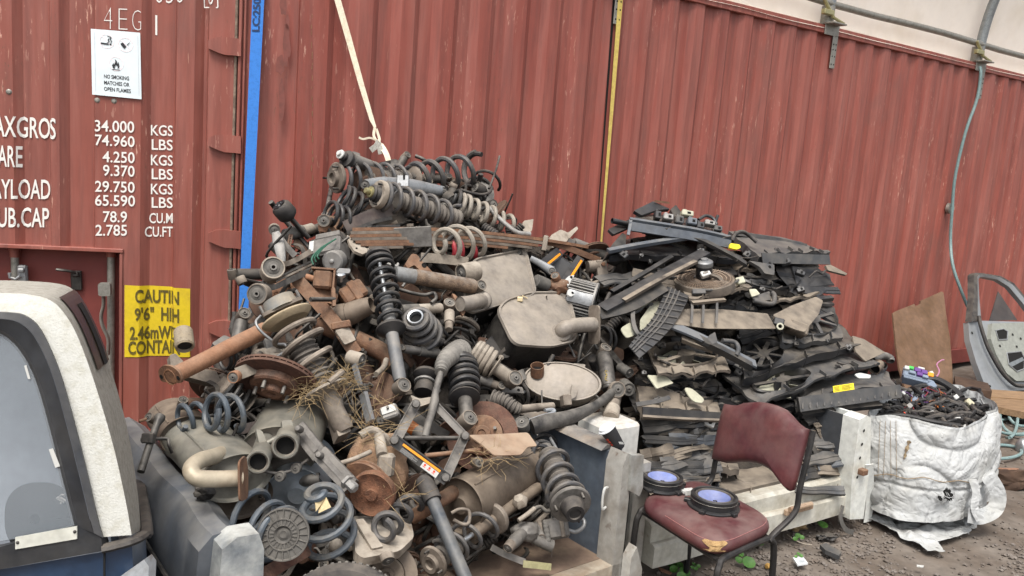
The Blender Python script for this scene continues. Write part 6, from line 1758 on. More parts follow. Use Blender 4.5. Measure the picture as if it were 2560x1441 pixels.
b=B();b.box((0,0,0),(.04,.03,.045),face_frame(T2(wr_end-.03,-.04,.33),-T2U,V((0,0,1))));b.build('catch',rust,po)
b=B();sec2(b,[(wr_end-.1,.28),(wr_end-.1,.6),(wr_end-.09,.6),(wr_end-.09,.28)],.062,.75,6,.002,4);b.build('inner_side',mat('dark inner liner','2c3036',.6,0,'3b4046',.4,8,.3),t2)
b=B();sec2(b,[(wr_end+.03,.1),(wr_end-.02,.6),(wr_end+.0,.6),(wr_end+.06,.1)],.065,.8,6,.004,5);b.build('outer_side',white_p,t2)
b=B();b.sheet(lambda u,v: T2(wr_end+.02+.16*math.sin(u*1.5) ,-.04+.06*math.sin(u*1.5)-.01*v,.36-.36*u*(1 if v<.5 else .99))+T2W*(.05*(v-.5)),10,6,.004);b.build('torn_quarter_panel',white_p,t2)
b=B();c=catmull([T2(wr_end-.12,-.02,.16),T2(wr_end-.14,-.03,.1),T2(wr_end-.1,-.04,.04),T2(wr_end-.03,-.04,.01)],6);ribbon(b,c,.025,-T2U,.006);b.build('hanging_seal',rubber_gr,t2)
b=B();m=Matrix((T2W,T2U,V((0,0,1)))).transposed().to_4x4();m.translation=T2(wr_end*.66,-.012,.2);b.box((0,0,0),(.2,.02,.03),m,.004);b.cyl(m @ V((-.09,-.016,.02)),m @ V((.07,-.016,.02)),.012,n=10);b.build('latch_plate',mat('rusty latch','98816a',.7,.1,'7c5c44',.45,25,.3),t2)
wl=-.13
b=B();sec2(b,[(wl-.02,.04),(wl-.02,.56),(wl+.06,.56),(wl+.06,.04)],.02,.14,3,.006,7);b.build('left_post',wpost,t2)
p0=S2(1556,1120,-.06)
cb=thing('sheet_metal_box','white scuffed box corner with peeled grey primer beside the coffee cup','panel',p0)
def corner(dw,du,dz): return p0+T2W*dw+T2U*du+V((0,0,dz))
b=B();m=Matrix((T2W,T2U,V((0,0,1)))).transposed().to_4x4();m.translation=p0+V((0,0,0))+T2U*.1
b.box((0,0,0),(.2,.2,.2),m,.014);b.build('box',mat('peeling white paint','b9b9b5',.45,0,'8d8c87',.4,6,.55,'a08c74',.08),cb)
b=B();b.cyl(p0+T2W*-.06+T2U*-.0+V((0,0,-.12)),p0+T2W*.0+T2U*-.0+V((0,0,-.12)),.02,n=12);b.build('stub',rubber,cb)
base=P(1550,1120,3.22);top=P(1515,1068,3.2)
cup=thing('coffee_cup','dark takeaway coffee cup tilted with a pale lid, between the tubs','coffee cup',base)
fr=frame(base,top);L=(top-base).length;k=depth(base)/FPX
b=B(fr);b.lathe([(0,0),(13*k,0),(14.5*k,.003),(21*k,L*.95),(0,L*.95)],26);b.build('cup_body',cup_m,cup)
b=B(fr);b.lathe([(21.5*k,L*.9),(23.5*k,L*.91),(23.5*k,L*.95),(20*k,L*.97),(19*k,L*1.04),(17*k,L*1.05),(0,L*1.03)],26);b.build('lid',lid_m,cup)
def cuph(u,v,a0=1.05,da=.75,z0=.32,dz=.42):
 a=a0-u*da;z=z0+v*dz
 r=(14.5+6.5*z)*k+.0012
 return fr @ V((r*math.cos(a),r*math.sin(a),z*L))
b=B()
for i,s in enumerate(('FIX','OUR','CUP')):
 pass
for r_ in range(3):
 for c_ in range(2):
  b.add([cuph((c_+du)*.36+.2,(r_+dv)*.3) for du,dv in ((0,0),(.8,0),(.8,.75),(0,.75))],[(0,1,2,3)])
b.build('cup_print',label_r,cup)
b=B()
for i in range(4): b.add([cuph(u,v,2.5,.7,.1,.4) for u,v in ((i*.25,.1*i),(i*.25+.16,.1*i),(i*.25+.16,.3+.1*i),(i*.25,.3+.1*i))],[(0,1,2,3)])
b.build('cup_lettering',pvc,cup)
# ---------------------------------------------------------------- white canopied pickup on the left
pk=thing('pickup_truck','dark blue pickup with stippled white canopy at the left edge','pickup truck',P(300,1441,1.9))
R1=[(338,1338),(325,1262),(296,1130),(262,1010),(226,905),(190,825),(158,778),(128,752),(92,740),(40,734),(-60,732),(-260,730)]
R2=[(352,1326),(344,1230),(322,1090),(292,972),(258,868),(230,800),(205,752),(182,724),(148,710),(70,703),(-50,701),(-260,700)]
R3=[(330,1180),(318,1120),(296,1020),(272,925),(248,850),(226,795),(205,755),(184,728),(150,712),(80,706),(-40,703),(-260,702)]
def dense(r,k=3): return [(p.x,p.y) for p in catmull([V((x,y,0)) for x,y in r],k)]
R1=[(x-9*min(1,max(0,(y-740)/200)),y) for x,y in R1]
r1=[P(x,y,1.86) for x,y in dense(R1)];r2=[P(x,y,2.1) for x,y in dense(R2)];r3=[P(x,y,2.75) for x,y in dense(R3)]
W1=[(250,1346),(236,1296),(208,1175),(176,1050),(146,945),(116,868),(86,815),(52,790),(20,784),(-20,782),(-80,781),(-260,780)]
W1=[(x+9,y-3) for x,y in W1]
w1=[P(x,y,1.845) for x,y in dense(W1)]
n=len(r1);vs=w1+r1+r2+r3;fs=[]
for a in range(3):
 for i in range(n-1): fs.append((a*n+i,a*n+i+1,(a+1)*n+i+1,(a+1)*n+i))
nq=n-1
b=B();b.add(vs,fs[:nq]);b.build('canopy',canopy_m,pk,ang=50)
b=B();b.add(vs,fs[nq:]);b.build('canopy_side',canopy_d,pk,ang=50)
def strip3(b,A_,C_,off=0,th=.0):
 m_=len(A_);b.add(A_+C_,[(i,i+1,m_+i+1,m_+i) for i in range(m_-1)])
W2=[(196,1318),(186,1280),(158,1170),(128,1052),(102,962),(78,905),(50,862),(24,838),(4,828),(-20,824),(-80,822),(-260,821)]
w2=[P(x,y,1.835) for x,y in dense(W2)];w2b=[P(x,y,1.86) for x,y in dense([(x-12,y+9) for x,y in W2])]
w1b=[P(x,y,1.832) for x,y in dense([(x-2,y+2) for x,y in W1])]
b=B();strip3(b,w1,w1b);strip3(b,w1b,[P(x,y,1.828) for x,y in dense([(x*.62+u*.38,y*.62+v*.38) for (x,y),(u,v) in zip(W1,W2)])]);b.build('window_seal',frame_bl,pk)
mid=[P(x,y,1.828) for x,y in dense([(x*.6+u*.4,y*.6+v*.4) for (x,y),(u,v) in zip(W1,W2)])]
b=B();strip3(b,mid,w2);strip3(b,w2,w2b);b.build('window_frame',mat('black anodised frame','222428',.4,.2,'303338',.4,10,.2,bump=.05),pk)
b=B();gl=[P(x,y,1.85) for x,y in dense([(x-6,y+5) for x,y in W2])]+[P(-260,1400,1.85),P(200,1318,1.85)]
b.add(gl,[tuple(range(len(gl)))]);b.build('rear_window',win_glass,pk)
b=B();b.slab([P(60,915,1.846),P(66,913,1.846),P(76,948,1.846),P(70,948,1.846)],FW*.001);b.slab([P(122,1124,1.846),P(132,1121,1.846),P(150,1166,1.846),P(138,1170,1.846)],FW*.001);b.build('sticker_remnant',pvc,pk)
b=B();b.slab([P(-260,1422,1.834),P(0,1368,1.834),P(228,1304,1.834),P(252,1346,1.834),P(258,1378,1.834),P(0,1424,1.834),P(-260,1474,1.834)],FW*.03);b.build('window_sill',MATS['black anodised frame'],pk)
b=B();b.slab([P(38,1344,1.83),P(192,1316,1.83),P(192,1348,1.83),P(38,1374,1.83)],FW*.004);so=b.build('blank_strip',mat('pale metal strip','c9c9bf',.4,.2,'b9b6a5',.4,6,0,bump=.05),pk);so['label']='blank pale metal strip under the canopy window'
for x,y in ((44,1357),(187,1330)):
 b=B();b.lathe([(0,.003),(.003,.002),(.004,0)],10,face_frame(P(x,y,1.83),-FW),caps=False);b.build('screw',steel_dk,so)
i0=10;
sidew=[P(x,y,d) for x,y,d in ((207,772,2.02),(216,776,2.06),(240,838,2.12),(272,918,2.12),(305,1010,2.12),(304,1014,2.08),(268,955,2.03),(232,880,2.0),(216,830,2.0))]
def lerp_side(i,t): return r1[i]*(1-t)+r2[i]*t
b=B()
rows=[(i,[lerp_side(i,t)+CV(1,.1,.25)*.006 for t in (.25,.6,.97)]) for i in range(11,22)]
for (i,a),(j,c) in zip(rows,rows[1:]):
 for q_ in range(2): b.add([a[q_],a[q_+1],c[q_+1],c[q_]],[(0,1,2,3)])
so=b.build('side_window',glass_d,pk)
b=B()
for (i,a),(j,c) in zip(rows[:8],rows[1:8]):
 o_=CV(1,.1,.25)*.003
 b.add([a[1]+o_,a[1]*.4+a[2]*.6+o_,c[1]*.4+c[2]*.6+o_,c[1]+o_],[(0,1,2,3)])
b.build('window_track',hole_m,so)
b=B();ca=catmull([P(x,y,d) for x,y,d in ((255,1372,1.84),(290,1364,1.85),(335,1352,1.86),(356,1338,1.95),(366,1322,2.1),(350,1200,2.75))],4)
b.tube(ca,.016,8,flat=.6);b.build('belt_seal',rubber,pk)
b=B()
top=[P(x,y,d) for x,y,d in ((-260,1470,1.85),(0,1424,1.85),(258,1380,1.85),(262,1380,1.852),(330,1366,1.86),(352,1350,1.92),(364,1338,2.08),(346,1196,2.75))]
low=[p+V((0,0,-.6))+(CV(.3,0,-.2)*.03 if i>3 else V((0,0,0))) for i,p in enumerate(top)]
m_=len(top);b.add(top+low,[(i,i+1,m_+i+1,m_+i) for i in range(m_-1)]);b.build('body',blue_body,pk,ang=40)
b=B();b.slab([P(258,1384,1.845),P(263,1383,1.845),P(263,1600,1.84),P(258,1600,1.84)],FW*.002);b.build('tailgate_gap',hole_m,pk)
b=B();b.slab([P(300,1442,1.84),P(360,1400,1.86),P(372,1416,1.88),P(368,1500,1.88),P(296,1500,1.84)],FW*.04);b.build('chipped_corner',mat('flaking grey paint corner','a5a9ac',.5,0,'6a5a4c',.45,12,.2,bump=.3),pk)
hr=thing('headrest','dark headrest with silvery feathered decal seen through the pickup window','headrest',P(108,1270,2.0))
def hp_(u,v):
 a=u*2*PI;r=v
 x=105+62*r*(abs(math.cos(a))**.7)*(1 if math.cos(a)>0 else -1);y=1290-66*r*(abs(math.sin(a))**.7)*(1 if math.sin(a)>0 else -1)
 return P(x,y,1.99+.03*v*v)
b=B();b.sheet(hp_,36,8,.03);b.build('pad',mat('dark charcoal fabric','1d1e21',.8,bump=.2),hr)
b=B()
for i in range(16):
 x0=96+i*3.4;y0=1310-i*4.6+6*math.sin(i)
 b.tube([P(x0,y0,1.985),P(x0+8,y0-7,1.984),P(x0+18+i % 4*3,y0-5+i % 3*4,1.985)],.0032,5)
b.build('decal',alu_dull,hr)
b=B();b.slab([P(-300,760,2.7),P(190,760,2.7),P(300,1500,2.7),P(-300,1500,2.7)],FW*.05);b.build('cab_wall',mat('pale grey cab lining','80868e',.8,0,'747a82',.4,3,bump=0),pk)
# ---------------------------------------------------------------- heap of radiator fan shrouds
SURF[0]=S2
G_FS='fan shrouds stacked on the right heap'
def quadmap(c):
 w=[q(p) for p in c]
 return lambda u,v: (w[0]*(1-u)+w[1]*u)*(1-v)+(w[3]*(1-u)+w[2]*u)*v
def shroud(label,corners,rings=(),m=None,bl=None,skirt=.03,group=G_FS,name='fan_shroud',dip=.03,ribs=3,lipm=None,wav=.006,cat='fan shroud'):
 """corners: far left, far right, near right, near left; rings: (px, py, R px, blades, spokes)"""
 m=m or plas
 Q=quadmap(corners)
 eu=Q(1,.5)-Q(0,.5);ev=Q(.5,1)-Q(.5,0)
 nn=eu.cross(ev).normalized()
 if nn.z<0: nn=-nn
 t=thing(name,label,cat,Q(.5,.5),group)
 sd=random.random()*50
 bow=random.uniform(-.04,.03)
 def S(u,v):
  ue=u+(.03*MN.noise(V((v*4,sd,0))) if u in (0,1) else 0)
  return Q(ue,v+(.05*MN.noise(V((u*5,sd,5))) if v in (0,1) else 0))+nn*(wav*MN.noise(V((u*3,v*3,sd)))+bow*((u-.5)**2*4-.5)+.012*(1 if v>.8 else 0)*(1 if int(u*7+sd) % 2 else 0))
 holes=[]
 for (hx,hy,R,RY,nb,ns) in rings:
  h=on_plane(hx,hy,Q(.5,.5),nn)
  d=h-Q(.5,.5)
  cu=.5+d.dot(eu)/eu.length_squared;cv=.5+d.dot(ev)/ev.length_squared
  ru=R/(pjx(Q(1,.5))-pjx(Q(0,.5))).length;rv=RY/max(6,(pjx(Q(.5,1))-pjx(Q(.5,0))).length)
  cu=min(.85,max(.15,cu));cv=min(.7,max(.3,cv))
  holes.append((cu,cv,ru,min(rv,min(cv,1-cv)*.93),nb,ns))
 b=B()
 if not holes:
  b.sheet(S,14,8)
 else:
  nh=len(holes);holes.sort()
  cuts=[0]+[(holes[i][0]+holes[i+1][0])/2 for i in range(nh-1)]+[1]
  for i,(cu,cv,ru,rv,nb,ns) in enumerate(holes):
   u0,u1=cuts[i],cuts[i+1]
   ru=min(ru,min(cu-u0,u1-cu)*.94);holes[i]=(cu,cv,ru,rv,nb,ns)
   an=sorted([2*PI*k/40 for k in range(40)]+[math.atan2((y-cv),(x-cu)) % (2*PI) for x in (u0,u1) for y in (0,1)])
   vs=[];K=5
   for a in an:
    c_,s_=math.cos(a),math.sin(a)
    t_=min((u1-cu)/c_ if c_>1e-6 else ((u0-cu)/c_ if c_<-1e-6 else 1e9),(1-cv)/s_ if s_>1e-6 else ((-cv)/s_ if s_<-1e-6 else 1e9))
    for k in range(K):
     f=k/(K-1)
     u=(cu+ru*c_)*(1-f)+(cu+t_*c_)*f;v=(cv+rv*s_)*(1-f)+(cv+t_*s_)*f
     vs.append(S(u,v)+nn*(-dip*(1-f)**2*.5+(dip*.9 if k==0 else 0)))
   n=len(an);fs=[]
   for k in range(n):
    l=(k+1) % n
    for j in range(K-1): fs.append((k*K+j,l*K+j,l*K+j+1,k*K+j+1))
   b.add(vs,fs)
 ed=[(i/12,0) for i in range(12)]+[(1,i/8) for i in range(8)]+[(1-i/12,1) for i in range(12)]+[(0,1-i/8) for i in range(8)]
 vs=[]
 for u,v in ed: vs+=[S(u,v),S(u,v)-nn*skirt]
 n=len(ed);fs=[(2*i,2*((i+1) % n),2*((i+1) % n)+1,2*i+1) for i in range(n)]
 b.add(vs,fs)
 b.build('panel',m,t,ang=40)
 if ribs:
  b=B()
  for k in range(ribs):
   u=(k+.7)/(ribs+.4)
   ribbon(b,[S(u,.86)+nn*.006,S(u,.995)+nn*.004,S(u,1.0)-nn*skirt],.004,(ev.cross(nn)).normalized().cross(ev).normalized(),.02)
  b.build('stiffening_ribs',m,t)
 for (cu,cv,ru,rv,nb,ns) in holes:
  c=Q(cu,cv)
  def E(f,a,h=0): return c+eu*(ru*f*math.cos(a))+ev*(rv*f*math.sin(a))+nn*h
  b=B()
  vs=[];n=44
  for i in range(n):
   a=2*PI*i/n
   vs+=[E(1.0,a,dip*.4),E(1.03,a,dip*.4+.012),E(1.06,a,dip*.4+.004),E(.99,a,-.035)]
  fs=[]
  for i in range(n):
   k=(i+1) % n
   for j in range(3): fs.append((4*i+j,4*k+j,4*k+j+1,4*i+j+1))
   fs.append((4*i+3,4*k+3,4*k,4*i))
  b.add(vs,fs);b.build('fan_ring',lipm or m,t)
  if ns:
   b=B()
   for i in range(ns):
    a=2*PI*i/ns+.3
    ribbon(b,[E(.25,a,.012),E(1.0,a+.12,.01)],.022,nn,.008)
   vs=[];
   b.add([E(.3,2*PI*i/20,.018) for i in range(20)]+[E(.3,2*PI*i/20,-.03) for i in range(20)],[tuple(range(20))]+[(i,(i+1) % 20,20+(i+1) % 20,20+i) for i in range(20)])
   b.build('spoke_frame',lipm or m,t)
  if nb:
   fm=bl or cream
   b=B()
   b.add([E(.27,2*PI*i/20,-.005) for i in range(20)]+[E(.3,2*PI*i/20,-.05) for i in range(20)],[tuple(range(20))]+[(i,(i+1) % 20,20+(i+1) % 20,20+i) for i in range(20)])
   f=b.build('fan',fm if fm is not cream else plas,t)
   for i in range(nb):
    a=2*PI*i/nb+sd
    b=B();b.sheet(lambda u,v: E(.28+.66*u,a+.1+.25*u+(v-.5)*(.75-.1*u)*(6.28/nb)*.95,-.03+(v-.5)*.035),6,5,.002);b.build('blade',fm,f)
 return t
def trim(label,pts,w,m=None,group=None,nrm=None,name='plastic_strip',cat='plastic trim',k=4):
 c=catmull([q(p) for p in pts],k);n=len(c)-1
 w*=depth(c[0])/FPX;nr=(nrm or CV(0,.75,.66)).normalized();sd=random.random()*90
 h1,h2,bw=random.uniform(.2,.7)*min(w,.05),random.uniform(0,.4)*min(w,.05),random.uniform(-.3,.5)
 L=(c[-1]-c[0]).length
 def fn(u,v):
  ue=min(1,max(0,u+(.5-abs(u-.5)<.01)*.12*MN.noise(V((v*5,sd,u*3)))))
  i=min(int(ue*n),n-1);f=ue*n-i
  t=(c[i+1]-c[i]);p=c[i]+t*f;x=t.normalized().cross(nr).normalized()
  a=(v-.5)*w*(1+.35*MN.noise(V((u*3,sd,1))))
  o=(-h1 if v<.02 else 0)+(-h2 if v>.98 else 0)+.16*bw*w*(1-4*(v-.5)**2)+.006*MN.noise(V((u*5,v*3,sd)))+(.004 if .38<v<.6 else 0)
  if v<.02: a+=w*.02
  return p+x*a+nr*o
 b=B();b.sheet(lambda u,v: fn(u,(0,.03,.37,.39,.59,.61,.97,1)[int(round(v*7))]),4*k,7,.0025)
 return tag(b.build(name,m or plas,loc=c[0],ang=40),label,cat,group)
def pjx(p):
 d=p-EYE;z=d.dot(FW);return V((1280+FPX*d.dot(RT)/z,720.5-FPX*d.dot(UP)/z))
def slat(label,pts,w,th,m=None,group=None,nrm=None,name='plastic_strip',cat='plastic trim',k=4):
 return bar(label,pts,w,th,m or plas,group,name,cat,nrm=nrm or CV(0,.75,.66),k=k)
bracket('black torn flap forming the peak of the shroud heap',[(1584,528,.2),(1634,502,.22),(1652,514,.22),(1676,522,.2),(1640,526,.2),(1604,538,.18)],.02,plas_cl)
bracket('black triangular flap right of the shroud heap peak',[(1676,524,.24),(1690,512,.26),(1712,544,.22),(1690,550,.2)],.02,plas)
bracket('black wedge end sticking out at the left of the shroud crest',[(1520,574,.06),(1574,548,.1),(1580,566,.08),(1534,586,.04)],.015,plas_cl)
pipe('black pipe stub at the left of the shroud crest',[(1530,552,.04),(1548,556,.04),(1572,562,.05)],7,plas_cl,name='pipe_stub',cat='pipe')
bar('rusty thin rail along the top of the shroud heap peak',[(1636,503,.2),(1660,506,.2),(1674,508,.2)],5,5,rust)
shroud('slate radiator support panel with black beam front, top of the heap',[(1600,532,.3),(1800,566,.3),(1830,598,.0),(1573,554,-.04)],(),plas,skirt=.03,group=None,name='radiator_support',cat='radiator panel')
slat('slate blue front beam of the topmost support panel',[(1572,566,-.07),(1660,580,-.07),(1745,594,-.06),(1826,612,-.04)],22,14,plas_sl,nrm=CV(0,.1,1))
slat('upper lip of the slate front beam',[(1574,553,-.07),(1660,566,-.07),(1745,580,-.06),(1826,598,-.04)],7,22,plas_sl,nrm=CV(0,.6,.8))
slat('slate end post at the left of the topmost beam',[(1577,548,-.08),(1574,568,-.08),(1570,588,-.07)],7,12,plas_sl,nrm=CV(0,.1,1))
for i,(x,y,w,h,m_,nm) in enumerate(((1672,541,26,16,alu_dull,'pale grey plug'),(1700,548,22,22,plas_gr,'grey ribbed plug'),(1732,552,24,18,plas_sl,'slate fuse holder'),(1752,562,20,18,plas_cl,'black plug'),(1776,556,26,12,alu_dull,'pale bent clip'),(1646,536,16,22,plas_cl,'black upright latch'),(1720,532,30,14,cream,'cream thin cover'),(1796,570,22,14,plas_gr,'grey end clip'))):
 block(nm+' on top of the slate support panel',(x,y,.02),(w,h,22),CV(.1,.3,.95),SC(PI/2-.15),m_,None,'connector','connector',(('socket',hole_m,lambda b,k: b.box((3*k,0,.0),(w*.3*k,h*.4*k,1.5*k),bev=0)),('latch',m_,lambda b,k: b.box((-w*.25*k,h*.5*k,-6*k),(w*.3*k,h*.3*k,8*k)))))
b=B();b.lathe([(0,-.02),(.02,-.02),(.022,.02),(.015,.03),(0,.032)],12,face_frame(q((1744,540,.04)),SC(1.2)));b.build('x',plas_cl) if False else None
pipe('black arched cable on top of the slate support panel',[(1746,550,.06),(1764,540,.06),(1782,546,.05),(1792,562,.04)],4,plas_cl,hollow=False,name='cable',cat='cable')
pipe('black stub pin standing beside the arched cable',[(1788,556,.06),(1794,540,.06)],4,plas_cl,hollow=False,name='pin',cat='pin')
pipe('black corrugated cable between the two topmost panels',[(1830,604,-.05),(1838,586,-.04),(1856,580,-.03),(1874,590,-.02),(1892,606,-.03)],5,rubber,hollow=False,name='cable',cat='cable')
bracket('small yellow moulded clip between the two topmost panels',[(1826,608,-.08),(1850,612,-.08),(1852,620,-.08),(1842,624,-.08),(1824,620,-.08)],.01,label_y)
shroud('grey translucent top panel reaching out to the right',[(1822,576,.28),(2000,602,.32),(2076,632,.04),(1900,640,-.06)],(),plas_gr,skirt=.05,group=None,name='radiator_support',cat='radiator panel',ribs=6)
slat('grey hollow front rail of the right top panel',[(1905,646,-.08),(1990,648,-.05),(2074,650,.0)],26,6,plas_gr,nrm=CV(0,.1,1))
slat('dark rear rail of the right top panel',[(1836,586,.2),(1940,602,.22),(2016,618,.2)],12,14,plas,nrm=CV(0,.4,1))
bracket('sharp dusty tip blade at the far right of the heap crest',[(2064,664,.0),(2076,662,.0),(2118,684,.0),(2116,688,.0),(2070,676,.0)],.015,plas_tan,r=2)
bracket('hanging grey bracket under the right top panel',[(1872,652,-.1),(1936,662,-.1),(1936,688,-.1),(1912,684,-.1),(1900,668,-.1)],.02,plas_gr,holes=((1924,668,3),))
shroud('dark open frame under the slate support panel',[(1540,600,.25),(1730,584,.3),(1860,650,.05),(1524,640,.0)],(),plas_cl,group=None,name='radiator_support',cat='radiator panel')
slat('slate grey slanting lip of the dark open frame',[(1520,628,-.05),(1580,616,-.05),(1640,606,-.05),(1722,594,-.04)],12,10,plas_sl)
slat('slate bent lip running down right under the topmost beam',[(1722,592,-.05),(1760,604,-.06),(1830,640,-.06),(1866,662,-.05)],14,10,plas)
bracket('dark ribbed corner block left of the dark open frame',[(1530,612,-.02),(1556,582,.0),(1566,588,.0),(1564,616,-.02),(1520,636,-.04)],.06,plas)
shroud('black inner shroud below the dark open frame',[(1560,640,.3),(1800,630,.3),(1850,690,.1),(1600,700,.08)],((1700,665,70,26,7,0),),plas_cl,plas,group=G_FS)
t=slat('long black box slat with dust stripe slanting on the left',[(1506,772,-.12),(1580,732,-.14),(1670,680,-.13),(1764,630,-.08)],34,9,plas_cl,nrm=CV(-.3,.6,.75))
slat('tan dust stripe ridge along the long black box slat',[(1560,752,-.16),(1640,706,-.17),(1740,654,-.14)],12,10,plas_tan,nrm=CV(-.3,.6,.75))
slat('lower black shelf of the long box slat',[(1498,784,-.1),(1580,762,-.12),(1660,716,-.12)],36,12,plas,nrm=CV(-.2,.3,.95))
slat('thin black strip above the long box slat',[(1530,730,-.04),(1600,690,-.04),(1680,642,-.02)],12,8,plas_cl)
t=thing('fan_guard','tan honeycomb fan guard with a silver and black motor can on top','fan guard',q((1760,705,-.05)))
p_=q((1760,696,-.03));k=depth(p_)/FPX
upn=CV(-.06,.93,.36)
M_=face_frame(p_,upn,-FW)
b=B(M_);b.lathe([(76*k,-.05),(77*k,-.04),(74*k,-.005),(70*k,.0),(68*k,-.004),(72*k,-.012),(73*k,-.05)],48,caps=False);b.build('rim',plas_tan,t)
b=B(M_)
for i in range(6): b.lathe([((14+i*10)*k,.001),((15.6+i*10)*k,.003),((15.8+i*10)*k,.0)],44,caps=False)
for i in range(60):
 a=2*PI*i/60
 for j in range(6):
  aa=a+(.05 if j % 2 else 0)
  b.tube([((13+j*10)*k*math.cos(aa),(13+j*10)*k*math.sin(aa),.001),((25+j*10)*k*math.cos(aa+.05),(25+j*10)*k*math.sin(aa+.05),.001)],.0011,4)
b.build('honeycomb',mat('tan grille plastic','8b7663',.7,0,'6d5b4c',.4,20,.4,bump=.1),t)
mot=thing('fan_motor','small upright motor can, silver above black, on the honeycomb guard','motor',p_)
b=B(M_);b.lathe([(0,.005),(20*k,.005),(20.5*k,.01),(20.5*k,34*k),(0,34*k)],28);b.build('lower_can',plas_cl,mot)
b=B(M_);b.lathe([(21*k,33*k),(21.5*k,34*k),(21*k,44*k),(17*k,47*k),(10*k,48*k),(9*k,52*k),(5*k,53*k),(0,53*k)],28);b.build('upper_can',alu,mot)
block('white square connector at the foot of the motor can',(1764,682,-.12),(24,16,14),CV(-.1,.5,.8),SC(1.9),pvc,None,'connector','connector',(('pins',steel,lambda b,k: b.box((0,0,0),(14*k,6*k,2*k))),))
slat('grimy wire strap running from the motor can over the guard',[(1774,688,-.12),(1796,696,-.12),(1810,712,-.12)],10,8,plas_tan)
pipe('grey wire with plugs in front of the honeycomb guard',[(1755,726,-.14),(1790,724,-.15),(1815,712,-.14),(1838,706,-.13),(1846,700,-.12)],3,plas_gr,hollow=False,name='wire',cat='wire')
block('grey plug at the left end of the wire before the guard',(1748,728,-.14),(34,14,14),CV(0,.4,.9),SC(1.6),plas_gr,None,'connector','connector')
block('cream plug at the right end of the wire before the guard',(1852,700,-.12),(22,18,14),CV(.1,.4,.9),SC(1.8),cream,None,'connector','connector')
shroud('tan dusty shroud tray under the honeycomb guard',[(1690,700,.25),(1850,690,.25),(1880,718,-.06),(1722,752,-.14)],(),plas_tan,skirt=.015)
shroud('large dark curved shroud right of the honeycomb guard',[(1830,660,.25),(2000,672,.3),(2000,740,.02),(1840,720,-.02)],((1925,700,76,30,0,5),),plas,dip=.05)
bracket('black jagged panel edge at the right of the heap',[(1980,664,.1),(2034,676,.12),(2074,722,.08),(2062,730,.08),(2046,742,.06),(1996,730,.06)],.02,plas_cl,r=2)
slat('black strip end poking out at the right of the heap',[(2000,756,.04),(2040,750,.05),(2080,746,.06)],12,12,plas_cl)
shroud('dusty grey wing panel above the tan curtain panel',[(1870,730,.2),(1990,716,.25),(2048,738,.02),(1900,760,-.06)],(),plas_tan,skirt=.012,ribs=2)
t=bracket('long tan dust covered sheet in the middle of the shroud heap',[(1690,772,-.1),(1806,772,-.08),(1918,786,-.06),(1940,822,-.14),(1868,822,-.16),(1770,820,-.18),(1676,812,-.16)],.004,plas_tan,r=4)
for x in (1730,1758,1792): slat('narrow tan post standing before the long tan sheet',[(x,752,-.16),(x,778,-.18),(x-2,808,-.2)],6,6,plas_gr,'posts before the tan sheet',nrm=CV(0,0,1))
slat('tan strip laid across the tops of the tan posts',[(1730,758,-.18),(1770,754,-.18),(1812,750,-.16)],9,8,plas_tan)
t=bracket('tan curved scoop panel with slots at the right of the tan sheet',[(1932,788,-.1),(1980,764,-.06),(2040,742,-.02),(2058,752,-.04),(2048,784,-.1),(2010,832,-.16),(1990,824,-.16),(1960,812,-.14)],.006,plas_tan,r=5)
block('tan moulded box under the curved scoop panel',(2000,818,-.14),(50,30,40),CV(.1,.3,.95),SC(1.2),plas_tan,None,'moulded_box','plastic part')
block('black latch catch between the tan sheet and the scoop',(1948,804,-.16),(26,20,22),CV(-.1,.3,.95),SC(1.3),plas_cl,None,'latch','latch',(('ring',cream,lambda b,k: b.lathe([(5*k,0),(9*k,0),(9*k,8*k),(5*k,8*k)],16,Tr(4*k,-14*k,0),caps=False)),))
pipe('black handle loop right of the tan sheet',[(1884,752,-.08),(1930,760,-.12),(1936,740,-.1),(1930,732,-.08)],6,plas_gr,hollow=False,name='handle',cat='handle')
for nm,poly in (('cream fan blade tip beside the grey handle loop',[(1872,724,-.06),(1890,722,-.08),(1900,736,-.09),(1880,742,-.08)]),('dark rounded flap behind the grey handle loop',[(1880,742,-.06),(1924,728,-.06),(1928,750,-.07),(1888,756,-.07)])):
 bracket(nm,poly,.006,cream if 'cream' in nm else plas_gr,name='fan_vane' if 'cream' in nm else 'flap',cat='fan blade' if 'cream' in nm else 'plastic flap')
shroud('grey ring shroud with spokes at the right end of the tan scoop',[(1940,756,.25),(2084,770,.3),(2106,848,-.02),(1950,862,-.06)],((2030,806,66,38,0,7),),plas_gr,lipm=plas_gr,dip=.02)
shroud('largest black shroud with wide skirt and spoked ring, right middle',[(1850,800,.3),(2096,806,.32),(2150,860,-.02),(1856,952,-.12)],((1908,866,56,46,0,8),),plas,skirt=.045,dip=.04,wav=.015)
bracket('pale tan flat tip panel reaching out at the right',[(2130,840,.0),(2160,848,.0),(2213,881,.0),(2164,904,-.02),(2140,880,-.02)],.01,plas_tan,r=3)
slat('black moulded arm slanting over the dusty fan shroud',[(1660,806,-.14),(1720,830,-.17),(1790,862,-.18),(1890,912,-.16)],24,7,plas_sl)
slat('dark lower rail of the slanting moulded arm',[(1740,846,-.16),(1810,880,-.18),(1880,918,-.17)],16,20,plas)
bracket('grey ribbed clip standing on the slanting arm',[(1774,838,-.19),(1788,830,-.19),(1794,856,-.2),(1776,862,-.2),(1760,856,-.19)],.02,plas_gr)
pipe('black rubber hook hose on the slanting arm',[(1806,852,-.18),(1836,856,-.19),(1846,872,-.2),(1840,890,-.2)],6,plas_gr,hollow=False,name='hose',cat='hose')
slat('tan inner edge strip behind the slanting arm',[(1704,848,-.12),(1740,862,-.13),(1780,876,-.13)],14,12,plas_tan)
